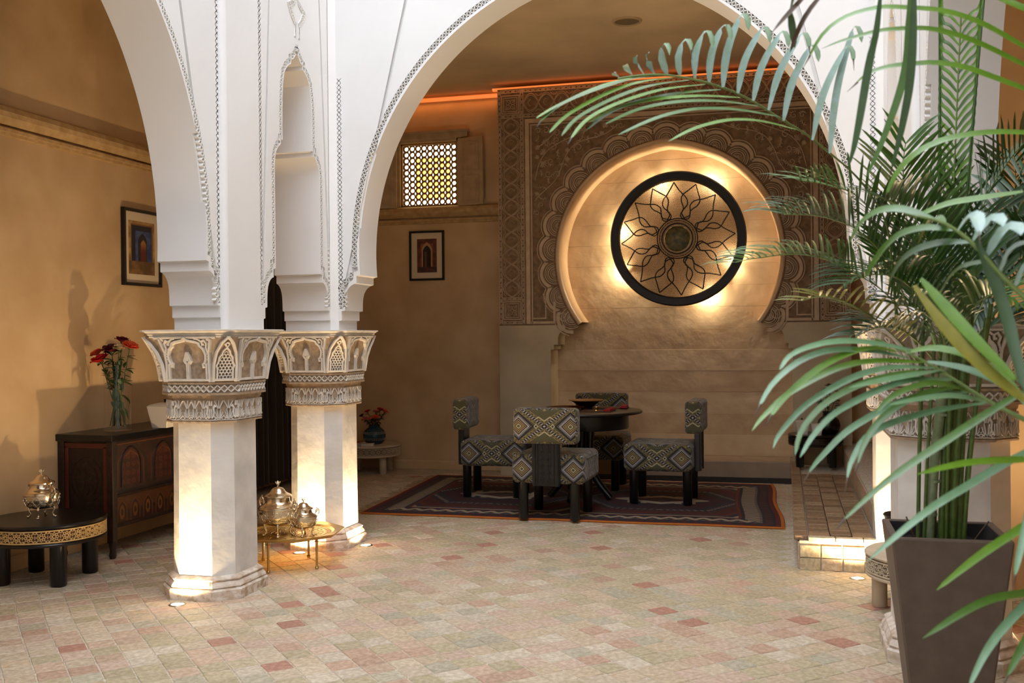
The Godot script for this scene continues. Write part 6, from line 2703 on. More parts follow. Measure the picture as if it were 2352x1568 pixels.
# ------------------------------------------------------------------ the potted palm
# fronds built leaflet by leaflet: rachis, then [tone, width, points]
func near_fronds() -> Array:
	return [
		# arching frond over the carved wall
		[[Vector3(0.382, 1.408, -3.844), Vector3(0.359, 1.649, -3.797), Vector3(0.332, 1.776, -3.708), Vector3(0.275, 1.862, -3.611), Vector3(0.212, 1.918, -3.491), Vector3(0.140, 1.961, -3.369), Vector3(0.066, 2.008, -3.277), Vector3(0.001, 2.035, -3.188), Vector3(-0.092, 2.084, -3.102), Vector3(-0.171, 2.110, -3.029), Vector3(-0.255, 2.125, -2.966), Vector3(-0.328, 2.129, -2.916), Vector3(-0.389, 2.122, -2.879), Vector3(-0.439, 2.109, -2.845)], [
			["leaf_under", 0.014, [Vector3(-0.446, 2.133, -2.936), Vector3(-0.459, 2.136, -2.909), Vector3(-0.457, 2.137, -2.885), Vector3(-0.450, 2.132, -2.863)]],
			["leaf_under", 0.019, [Vector3(-0.408, 2.135, -2.946), Vector3(-0.424, 2.148, -2.918), Vector3(-0.426, 2.158, -2.893), Vector3(-0.419, 2.154, -2.871)]],
			["leaf_under", 0.020, [Vector3(-0.380, 2.141, -2.954), Vector3(-0.396, 2.163, -2.925), Vector3(-0.398, 2.181, -2.901), Vector3(-0.390, 2.178, -2.879)]],
			["leaf_under", 0.021, [Vector3(-0.352, 2.143, -2.961), Vector3(-0.366, 2.168, -2.933), Vector3(-0.366, 2.189, -2.909), Vector3(-0.358, 2.186, -2.887)]],
			["leaf_under", 0.023, [Vector3(-0.318, 2.142, -2.970), Vector3(-0.328, 2.180, -2.943), Vector3(-0.322, 2.213, -2.921), Vector3(-0.314, 2.211, -2.899)]],
			["leaf", 0.013, [Vector3(-0.316, 2.211, -2.899), Vector3(-0.308, 2.205, -2.890), Vector3(-0.302, 2.191, -2.881), Vector3(-0.300, 2.170, -2.872)]],
			["leaf_under", 0.024, [Vector3(-0.282, 2.140, -2.979), Vector3(-0.283, 2.185, -2.955), Vector3(-0.265, 2.224, -2.936), Vector3(-0.257, 2.222, -2.914)]],
			["leaf", 0.014, [Vector3(-0.259, 2.222, -2.913), Vector3(-0.251, 2.216, -2.905), Vector3(-0.244, 2.201, -2.897), Vector3(-0.242, 2.176, -2.887)]],
			["leaf_under", 0.024, [Vector3(-0.241, 2.132, -2.990), Vector3(-0.236, 2.192, -2.968), Vector3(-0.211, 2.246, -2.950), Vector3(-0.202, 2.245, -2.929)]],
			["leaf", 0.014, [Vector3(-0.205, 2.245, -2.928), Vector3(-0.195, 2.238, -2.920), Vector3(-0.188, 2.220, -2.912), Vector3(-0.185, 2.190, -2.902)]],
			["leaf_under", 0.024, [Vector3(-0.202, 2.119, -3.000), Vector3(-0.192, 2.194, -2.979), Vector3(-0.161, 2.262, -2.964), Vector3(-0.153, 2.261, -2.942)]],
			["leaf", 0.014, [Vector3(-0.156, 2.261, -2.941), Vector3(-0.146, 2.255, -2.933), Vector3(-0.139, 2.236, -2.925), Vector3(-0.136, 2.207, -2.915)]],
			["leaf_under", 0.025, [Vector3(-0.164, 2.104, -3.010), Vector3(-0.149, 2.202, -2.991), Vector3(-0.112, 2.292, -2.977), Vector3(-0.104, 2.291, -2.955)]],
			["leaf", 0.015, [Vector3(-0.108, 2.291, -2.954), Vector3(-0.098, 2.284, -2.946), Vector3(-0.091, 2.265, -2.937), Vector3(-0.089, 2.236, -2.927)]],
			["leaf_under", 0.024, [Vector3(-0.123, 2.087, -3.021), Vector3(-0.101, 2.175, -3.003), Vector3(-0.055, 2.255, -2.992), Vector3(-0.047, 2.254, -2.969)]],
			["leaf", 0.014, [Vector3(-0.051, 2.254, -2.968), Vector3(-0.042, 2.247, -2.961), Vector3(-0.035, 2.229, -2.952), Vector3(-0.032, 2.200, -2.942)]],
			["leaf_under", 0.024, [Vector3(-0.081, 2.065, -3.032), Vector3(-0.055, 2.157, -3.015), Vector3(-0.004, 2.242, -3.005), Vector3(0.003, 2.242, -2.983)]],
			["leaf", 0.014, [Vector3(-0.001, 2.242, -2.982), Vector3(0.008, 2.235, -2.974), Vector3(0.015, 2.216, -2.965), Vector3(0.017, 2.187, -2.955)]],
			["leaf_under", 0.024, [Vector3(-0.039, 2.038, -3.043), Vector3(-0.006, 2.142, -3.028), Vector3(0.051, 2.237, -3.019), Vector3(0.058, 2.236, -2.997)]],
			["leaf", 0.014, [Vector3(0.054, 2.236, -2.996), Vector3(0.063, 2.230, -2.988), Vector3(0.070, 2.211, -2.979), Vector3(0.072, 2.182, -2.969)]],
			["leaf_under", 0.024, [Vector3(0.002, 2.008, -3.054), Vector3(0.027, 2.109, -3.037), Vector3(0.075, 2.203, -3.026), Vector3(0.082, 2.202, -3.003)]],
			["leaf", 0.014, [Vector3(0.078, 2.202, -3.002), Vector3(0.087, 2.196, -2.994), Vector3(0.094, 2.177, -2.986), Vector3(0.096, 2.148, -2.976)]],
			["leaf_under", 0.022, [Vector3(0.081, 1.952, -3.074), Vector3(0.113, 2.080, -3.059), Vector3(0.171, 2.200, -3.051), Vector3(0.177, 2.200, -3.028)]],
			["leaf", 0.013, [Vector3(0.173, 2.200, -3.027), Vector3(0.182, 2.193, -3.019), Vector3(0.188, 2.175, -3.010), Vector3(0.189, 2.146, -3.000)]],
			["leaf_under", 0.021, [Vector3(0.128, 1.914, -3.086), Vector3(0.149, 2.089, -3.069), Vector3(0.193, 2.255, -3.057), Vector3(0.198, 2.254, -3.034)]],
			["leaf", 0.013, [Vector3(0.195, 2.254, -3.033), Vector3(0.203, 2.247, -3.025), Vector3(0.209, 2.229, -3.016), Vector3(0.211, 2.200, -3.006)]],
			["leaf_light", 0.020, [Vector3(-0.386, 2.125, -2.900), Vector3(-0.455, 2.065, -2.727), Vector3(-0.536, 1.982, -2.550), Vector3(-0.563, 1.916, -2.387)]],
			["leaf", 0.020, [Vector3(-0.350, 2.125, -2.910), Vector3(-0.422, 2.071, -2.736), Vector3(-0.526, 1.987, -2.553), Vector3(-0.556, 1.907, -2.389)]],
			["leaf_light", 0.020, [Vector3(-0.297, 2.121, -2.924), Vector3(-0.400, 2.062, -2.741), Vector3(-0.505, 1.965, -2.558), Vector3(-0.534, 1.881, -2.395)]],
			["leaf", 0.020, [Vector3(-0.253, 2.113, -2.935), Vector3(-0.366, 2.054, -2.750), Vector3(-0.479, 1.959, -2.565), Vector3(-0.506, 1.874, -2.402)]],
			["leaf_light", 0.020, [Vector3(-0.209, 2.101, -2.947), Vector3(-0.333, 2.045, -2.759), Vector3(-0.452, 1.957, -2.572), Vector3(-0.486, 1.866, -2.408)]],
			["leaf", 0.020, [Vector3(-0.167, 2.086, -2.958), Vector3(-0.293, 2.049, -2.821), Vector3(-0.415, 1.991, -2.685), Vector3(-0.479, 1.915, -2.565)]],
			["leaf_light", 0.020, [Vector3(-0.115, 2.063, -2.971), Vector3(-0.248, 2.044, -2.833), Vector3(-0.382, 2.002, -2.694), Vector3(-0.473, 1.935, -2.566)]],
			["leaf", 0.020, [Vector3(-0.068, 2.039, -2.984), Vector3(-0.202, 2.032, -2.845), Vector3(-0.338, 1.995, -2.706), Vector3(-0.431, 1.931, -2.577)]],
			["leaf_light", 0.020, [Vector3(0.037, 1.972, -3.011), Vector3(-0.089, 1.979, -2.874), Vector3(-0.196, 1.946, -2.743), Vector3(-0.279, 1.886, -2.617)]],
			["leaf", 0.020, [Vector3(-0.010, 2.009, -2.999), Vector3(-0.157, 2.010, -2.857), Vector3(-0.283, 1.976, -2.720), Vector3(-0.400, 1.904, -2.586)]]]],
		# near frond with drooping leaflets
		[[Vector3(0.567, 1.181, -2.320), Vector3(0.478, 1.220, -2.348), Vector3(0.409, 1.260, -2.382), Vector3(0.353, 1.300, -2.419), Vector3(0.293, 1.340, -2.435), Vector3(0.240, 1.367, -2.441), Vector3(0.194, 1.388, -2.429)], [
			["leaf_pale", 0.017, [Vector3(0.273, 1.362, -2.398), Vector3(0.132, 1.384, -2.309), Vector3(0.027, 1.365, -2.230), Vector3(-0.011, 1.328, -2.168)]],
			["leaf_pale", 0.017, [Vector3(0.260, 1.346, -2.395), Vector3(0.164, 1.364, -2.331), Vector3(0.067, 1.359, -2.267), Vector3(-0.012, 1.312, -2.207), Vector3(-0.053, 1.252, -2.157)]],
			["leaf_light", 0.017, [Vector3(0.290, 1.337, -2.403), Vector3(0.148, 1.337, -2.327), Vector3(0.027, 1.288, -2.256), Vector3(-0.038, 1.237, -2.200), Vector3(-0.066, 1.205, -2.153)]],
			["leaf_pale", 0.017, [Vector3(0.314, 1.324, -2.409), Vector3(0.188, 1.322, -2.337), Vector3(0.066, 1.268, -2.266), Vector3(-0.004, 1.205, -2.208), Vector3(-0.025, 1.169, -2.164)]],
			["leaf", 0.017, [Vector3(0.335, 1.314, -2.414), Vector3(0.231, 1.312, -2.348), Vector3(0.112, 1.274, -2.278), Vector3(0.040, 1.214, -2.220), Vector3(0.018, 1.155, -2.175)]],
			["leaf_pale", 0.017, [Vector3(0.354, 1.298, -2.419), Vector3(0.248, 1.297, -2.353), Vector3(0.129, 1.251, -2.282), Vector3(0.066, 1.204, -2.227), Vector3(0.028, 1.151, -2.178)]],
			["leaf_pale", 0.017, [Vector3(0.390, 1.271, -2.429), Vector3(0.268, 1.263, -2.358), Vector3(0.145, 1.209, -2.286), Vector3(0.074, 1.150, -2.229), Vector3(0.042, 1.115, -2.181)]],
			["leaf_light", 0.017, [Vector3(0.235, 1.360, -2.388), Vector3(0.168, 1.368, -2.332), Vector3(0.086, 1.338, -2.271), Vector3(0.010, 1.281, -2.212), Vector3(-0.031, 1.231, -2.163)]],
			["leaf_pale", 0.017, [Vector3(0.419, 1.247, -2.436), Vector3(0.293, 1.230, -2.364), Vector3(0.182, 1.195, -2.296), Vector3(0.135, 1.145, -2.245), Vector3(0.119, 1.101, -2.202)]],
			["leaf", 0.017, [Vector3(0.371, 1.283, -2.424), Vector3(0.284, 1.270, -2.362), Vector3(0.208, 1.232, -2.303), Vector3(0.161, 1.181, -2.252), Vector3(0.139, 1.130, -2.207)]],
			["leaf_pale", 0.017, [Vector3(0.453, 1.242, -2.445), Vector3(0.354, 1.265, -2.367), Vector3(0.276, 1.264, -2.295), Vector3(0.201, 1.255, -2.224)]],
			["leaf_pale", 0.017, [Vector3(0.299, 1.338, -2.405), Vector3(0.381, 1.320, -2.375), Vector3(0.460, 1.276, -2.344), Vector3(0.491, 1.226, -2.300)]],
			["leaf_light", 0.017, [Vector3(0.253, 1.358, -2.393), Vector3(0.319, 1.367, -2.359), Vector3(0.399, 1.335, -2.328), Vector3(0.462, 1.279, -2.292)]],
			["leaf_pale", 0.017, [Vector3(0.326, 1.319, -2.412), Vector3(0.218, 1.305, -2.306), Vector3(0.125, 1.291, -2.204)]],
			["leaf", 0.017, [Vector3(0.399, 1.266, -2.431), Vector3(0.310, 1.293, -2.356), Vector3(0.224, 1.274, -2.282), Vector3(0.176, 1.238, -2.217)]]]],
		# frond hanging beyond the right edge
		[[Vector3(0.624, 1.457, -2.439), Vector3(0.568, 1.278, -2.320), Vector3(0.537, 1.109, -2.260), Vector3(0.521, 0.948, -2.203), Vector3(0.523, 0.847, -2.203)], [
			["leaf", 0.017, [Vector3(0.513, 1.316, -2.255), Vector3(0.405, 1.259, -2.187), Vector3(0.301, 1.198, -2.121), Vector3(0.185, 1.125, -2.051), Vector3(0.097, 1.055, -1.989)]],
			["leaf_pale", 0.017, [Vector3(0.537, 1.195, -2.260), Vector3(0.447, 1.164, -2.198), Vector3(0.336, 1.109, -2.129), Vector3(0.246, 1.060, -2.067), Vector3(0.144, 0.984, -2.001)]],
			["leaf_light", 0.017, [Vector3(0.528, 1.066, -2.257), Vector3(0.443, 1.025, -2.183), Vector3(0.351, 0.980, -2.107), Vector3(0.265, 0.929, -2.032)]],
			["leaf", 0.017, [Vector3(0.527, 0.898, -2.256), Vector3(0.442, 0.897, -2.182), Vector3(0.350, 0.890, -2.106), Vector3(0.240, 0.841, -2.025)]],
			["leaf_pale", 0.017, [Vector3(0.535, 0.945, -2.259), Vector3(0.442, 0.872, -2.182), Vector3(0.370, 0.813, -2.111), Vector3(0.320, 0.749, -2.046)]],
			["leaf_light", 0.017, [Vector3(0.529, 1.156, -2.258), Vector3(0.444, 1.154, -2.184), Vector3(0.332, 1.155, -2.103), Vector3(0.231, 1.141, -2.024)]],
			["leaf", 0.017, [Vector3(0.526, 0.876, -2.256), Vector3(0.451, 0.830, -2.158), Vector3(0.386, 0.764, -2.064)]],
			["leaf_pale", 0.017, [Vector3(0.529, 1.229, -2.258), Vector3(0.467, 1.100, -2.190), Vector3(0.426, 0.993, -2.127), Vector3(0.403, 0.948, -2.069)]]]],
		# frond crossing the top right corner
		[[Vector3(0.731, 1.758, -2.779), Vector3(0.678, 1.916, -2.714), Vector3(0.626, 2.037, -2.649), Vector3(0.569, 2.148, -2.635), Vector3(0.492, 2.229, -2.615)], [
			["leaf_light", 0.019, [Vector3(0.626, 1.996, -2.649), Vector3(0.545, 2.064, -2.645), Vector3(0.411, 2.142, -2.628), Vector3(0.287, 2.168, -2.612), Vector3(0.194, 2.169, -2.605), Vector3(0.110, 2.134, -2.600), Vector3(0.059, 2.064, -2.604)]],
			["leaf_light", 0.019, [Vector3(0.626, 1.966, -2.649), Vector3(0.545, 2.023, -2.649), Vector3(0.387, 2.103, -2.628), Vector3(0.262, 2.121, -2.616), Vector3(0.161, 2.107, -2.610), Vector3(0.090, 2.087, -2.612)]],
			["leaf_light", 0.019, [Vector3(0.626, 1.926, -2.649), Vector3(0.498, 1.986, -2.636), Vector3(0.386, 2.030, -2.627), Vector3(0.287, 2.037, -2.622), Vector3(0.212, 2.028, -2.623), Vector3(0.167, 2.001, -2.632)]],
			["leaf_light", 0.019, [Vector3(0.625, 1.845, -2.648), Vector3(0.544, 1.865, -2.648), Vector3(0.435, 1.867, -2.640), Vector3(0.337, 1.845, -2.634), Vector3(0.272, 1.796, -2.638), Vector3(0.238, 1.731, -2.649)]],
			["leaf_light", 0.019, [Vector3(0.627, 2.107, -2.650), Vector3(0.549, 2.159, -2.664), Vector3(0.485, 2.201, -2.682), Vector3(0.410, 2.244, -2.697)]],
			["leaf", 0.019, [Vector3(0.289, 2.231, -2.561), Vector3(0.287, 2.118, -2.586), Vector3(0.279, 2.012, -2.610), Vector3(0.237, 1.878, -2.624), Vector3(0.193, 1.776, -2.638)]],
			["leaf_dark", 0.019, [Vector3(0.297, 2.211, -2.563), Vector3(0.293, 2.028, -2.596), Vector3(0.277, 1.903, -2.626), Vector3(0.251, 1.792, -2.653)]],
			["leaf_dark", 0.019, [Vector3(0.222, 2.192, -2.544), Vector3(0.212, 2.098, -2.566), Vector3(0.198, 2.034, -2.588), Vector3(0.169, 1.868, -2.606), Vector3(0.149, 1.795, -2.626)]],
			["leaf_dark", 0.019, [Vector3(0.039, 2.224, -2.496), Vector3(0.026, 2.184, -2.526), Vector3(0.022, 2.154, -2.560), Vector3(0.029, 2.090, -2.596)]],
			["leaf_brown", 0.019, [Vector3(0.106, 2.203, -2.513), Vector3(0.053, 2.148, -2.551), Vector3(0.018, 2.080, -2.593)]],
			["leaf_brown", 0.019, [Vector3(0.072, 2.203, -2.504), Vector3(0.004, 2.144, -2.538), Vector3(-0.032, 2.117, -2.580)]],
			["leaf_light", 0.019, [Vector3(0.536, 1.725, -2.624), Vector3(0.445, 1.715, -2.635), Vector3(0.371, 1.705, -2.650), Vector3(0.304, 1.678, -2.666)]]]],
		# near frond on the right with upturned pale leaflets
		[[Vector3(0.536, 1.368, -2.157), Vector3(0.481, 1.431, -2.174), Vector3(0.447, 1.468, -2.186), Vector3(0.409, 1.511, -2.197), Vector3(0.374, 1.562, -2.219), Vector3(0.337, 1.604, -2.241), Vector3(0.296, 1.629, -2.250), Vector3(0.244, 1.648, -2.289)], [
			["leaf_under", 0.030, [Vector3(0.333, 1.601, -2.208), Vector3(0.345, 1.619, -2.177), Vector3(0.358, 1.622, -2.146), Vector3(0.356, 1.583, -2.111)]],
			["leaf_under", 0.030, [Vector3(0.362, 1.582, -2.216), Vector3(0.375, 1.606, -2.185), Vector3(0.396, 1.619, -2.156), Vector3(0.399, 1.599, -2.122)]],
			["leaf_under", 0.030, [Vector3(0.389, 1.554, -2.223), Vector3(0.409, 1.593, -2.194), Vector3(0.431, 1.601, -2.165), Vector3(0.431, 1.582, -2.131)]],
			["leaf_under", 0.030, [Vector3(0.412, 1.521, -2.229), Vector3(0.426, 1.558, -2.181), Vector3(0.444, 1.569, -2.134)]],
			["leaf_under", 0.030, [Vector3(0.440, 1.489, -2.236), Vector3(0.454, 1.528, -2.188), Vector3(0.474, 1.541, -2.142)]],
			["leaf", 0.022, [Vector3(0.315, 1.623, -2.255), Vector3(0.308, 1.641, -2.322), Vector3(0.299, 1.629, -2.389), Vector3(0.289, 1.598, -2.455)]],
			["leaf_dark", 0.022, [Vector3(0.366, 1.583, -2.269), Vector3(0.307, 1.586, -2.322), Vector3(0.253, 1.564, -2.377), Vector3(0.223, 1.512, -2.437)]],
			["leaf", 0.022, [Vector3(0.332, 1.608, -2.260), Vector3(0.272, 1.618, -2.313), Vector3(0.217, 1.593, -2.367), Vector3(0.171, 1.522, -2.424)]],
			["leaf_dark", 0.022, [Vector3(0.400, 1.544, -2.277), Vector3(0.356, 1.533, -2.369), Vector3(0.325, 1.472, -2.464)]],
			["leaf", 0.022, [Vector3(0.298, 1.628, -2.251), Vector3(0.229, 1.660, -2.302), Vector3(0.172, 1.649, -2.356), Vector3(0.139, 1.599, -2.416)]],
			["leaf_yellow", 0.026, [Vector3(0.242, 1.492, -2.132), Vector3(0.279, 1.433, -2.116), Vector3(0.326, 1.370, -2.102), Vector3(0.380, 1.314, -2.090), Vector3(0.437, 1.266, -2.079)]],
			["leaf_light", 0.024, [Vector3(0.257, 1.506, -2.157), Vector3(0.304, 1.441, -2.128), Vector3(0.352, 1.378, -2.099), Vector3(0.414, 1.306, -2.073)]],
			["leaf_dark", 0.024, [Vector3(0.366, 1.588, -2.217), Vector3(0.408, 1.462, -2.193), Vector3(0.425, 1.369, -2.162), Vector3(0.434, 1.288, -2.130)]]]],
	]


# fronds whose leaflets are all alike: tone, rachis, leaflets a side, length, width, how far they stand off, droop
func far_fronds() -> Array:
	return [
		["leaf_dark", [Vector3(0.447, 1.408, -3.944), Vector3(0.388, 1.595, -3.929), Vector3(0.277, 1.734, -3.797), Vector3(0.142, 1.792, -3.658), Vector3(-0.000, 1.794, -3.517)], 26, 0.30, 0.010, 0.50, 0.25],
		["leaf", [Vector3(0.462, 1.439, -3.948), Vector3(0.399, 1.684, -3.880), Vector3(0.260, 1.856, -3.741), Vector3(0.143, 1.902, -3.659), Vector3(0.057, 1.911, -3.585)], 24, 0.27, 0.009, 0.60, 0.20],
		["leaf", [Vector3(0.454, 1.361, -3.945), Vector3(0.363, 1.514, -3.819), Vector3(0.211, 1.615, -3.676), Vector3(0.068, 1.660, -3.535), Vector3(-0.082, 1.644, -3.392), Vector3(-0.149, 1.631, -3.374)], 30, 0.24, 0.009, 0.50, 0.25],
		["leaf_yellow", [Vector3(0.455, 1.300, -3.894), Vector3(0.338, 1.408, -3.708), Vector3(0.246, 1.477, -3.581), Vector3(0.132, 1.518, -3.448), Vector3(0.053, 1.506, -3.375)], 18, 0.17, 0.010, 0.80, 0.15],
		["leaf", [Vector3(0.492, 1.407, -3.956), Vector3(0.449, 1.625, -3.945), Vector3(0.415, 1.837, -3.885), Vector3(0.403, 1.982, -3.831), Vector3(0.411, 2.058, -3.834)], 24, 0.30, 0.012, 0.60, 0.10],
		["leaf_dark", [Vector3(0.597, 1.406, -3.983), Vector3(0.653, 1.658, -4.051), Vector3(0.700, 1.862, -4.064), Vector3(0.767, 1.995, -4.031), Vector3(0.817, 2.063, -3.992)], 26, 0.32, 0.012, 0.60, 0.20],
		["leaf_dark", [Vector3(0.627, 1.375, -3.991), Vector3(0.754, 1.628, -4.129), Vector3(0.844, 1.857, -4.205), Vector3(0.908, 2.018, -4.223), Vector3(0.959, 2.105, -4.185)], 28, 0.36, 0.014, 0.70, 0.20],
		["leaf_dark", [Vector3(0.627, 1.344, -3.991), Vector3(0.748, 1.498, -4.023), Vector3(0.825, 1.653, -4.044), Vector3(0.876, 1.736, -3.955)], 24, 0.32, 0.012, 0.70, 0.25],
		["leaf_dark", [Vector3(0.544, 1.345, -3.917), Vector3(0.524, 1.528, -3.861), Vector3(0.482, 1.671, -3.747), Vector3(0.414, 1.778, -3.626), Vector3(0.322, 1.823, -3.499)], 26, 0.30, 0.012, 0.60, 0.20],
		["leaf_dark", [Vector3(0.529, 1.315, -3.913), Vector3(0.473, 1.467, -3.796), Vector3(0.390, 1.567, -3.671), Vector3(0.284, 1.591, -3.540), Vector3(0.199, 1.561, -3.465)], 24, 0.26, 0.011, 0.60, 0.30],
		["leaf", [Vector3(0.574, 1.314, -3.925), Vector3(0.611, 1.451, -3.884), Vector3(0.665, 1.523, -3.795), Vector3(0.729, 1.504, -3.708), Vector3(0.772, 1.446, -3.668)], 24, 0.26, 0.012, 0.70, 0.35],
		["leaf_dark", [Vector3(0.574, 1.296, -4.028), Vector3(0.591, 1.472, -4.137), Vector3(0.631, 1.636, -4.200), Vector3(0.721, 1.738, -4.276), Vector3(0.827, 1.758, -4.355)], 26, 0.30, 0.012, 0.60, 0.25],
		["leaf_dark", [Vector3(0.536, 1.343, -4.070), Vector3(0.488, 1.523, -4.162), Vector3(0.404, 1.678, -4.244), Vector3(0.324, 1.746, -4.223)], 24, 0.30, 0.011, 0.60, 0.25],
		["leaf_dark", [Vector3(0.596, 1.282, -3.982), Vector3(0.681, 1.390, -4.057), Vector3(0.768, 1.437, -4.132), Vector3(0.845, 1.428, -4.152)], 20, 0.26, 0.012, 0.60, 0.30],
		["leaf_dark", [Vector3(0.551, 1.285, -3.867), Vector3(0.508, 1.407, -3.753), Vector3(0.425, 1.478, -3.628), Vector3(0.351, 1.492, -3.557)], 20, 0.24, 0.012, 0.60, 0.35],
		["leaf_dark", [Vector3(0.605, 1.342, -4.140), Vector3(0.639, 1.539, -4.253), Vector3(0.632, 1.743, -4.304), Vector3(0.569, 1.928, -4.288), Vector3(0.537, 2.013, -4.280)], 28, 0.34, 0.012, 0.70, 0.20],
		["leaf_dark", [Vector3(0.637, 1.358, -4.148), Vector3(0.735, 1.572, -4.279), Vector3(0.811, 1.775, -4.351), Vector3(0.861, 1.942, -4.365), Vector3(0.852, 2.068, -4.312)], 28, 0.34, 0.012, 0.70, 0.20],
		["leaf_dark", [Vector3(0.621, 1.293, -4.144), Vector3(0.693, 1.472, -4.216), Vector3(0.774, 1.602, -4.237), Vector3(0.861, 1.647, -4.209)], 22, 0.30, 0.012, 0.70, 0.30],
		["leaf_dark", [Vector3(0.521, 1.298, -3.963), Vector3(0.420, 1.393, -3.833), Vector3(0.324, 1.423, -3.704), Vector3(0.235, 1.395, -3.629)], 20, 0.22, 0.010, 0.60, 0.30],
	]


# a folded, tapering leaflet along points; nrm is roughly the way its upper face looks
func leaflet(g: Geo, pts: Array, w: float, nrm: Vector3, step := 0.03) -> void:
	var line := line_of(pts, step, 0.2)
	var n := line.size()
	var prev := []
	var pn := []
	for i in n:
		var v := i / float(n - 1)
		var d: Vector3 = (line[mini(i + 1, n - 1)] - line[maxi(i - 1, 0)]).normalized()
		var s := d.cross(nrm)
		s = s.normalized() if s.length() > 0.05 else d.cross(Vector3(0.3, 0.9, 0.2)).normalized()
		var nn := s.cross(d).normalized()
		var h := w * 0.5 * (0.30 + 0.70 * sin(minf(v / 0.42, 1.0) * PI * 0.5)) * (1.0 if v < 0.42 else sqrt(maxf(0.0, 1.0 - pow((v - 0.42) / 0.58, 2.0)))) + 0.0004
		var c: Vector3 = line[i]
		var row := [c - s * h + nn * h * 0.22, c, c + s * h + nn * h * 0.22]
		var nr := [(nn + s * 0.22).normalized(), nn, (nn - s * 0.22).normalized()]
		if prev:
			g.quadn(prev[0], prev[1], row[1], row[0], pn[0], pn[1], nr[1], nr[0])
			g.quadn(prev[1], prev[2], row[2], row[1], pn[1], pn[2], nr[2], nr[1])
		prev = row
		pn = nr


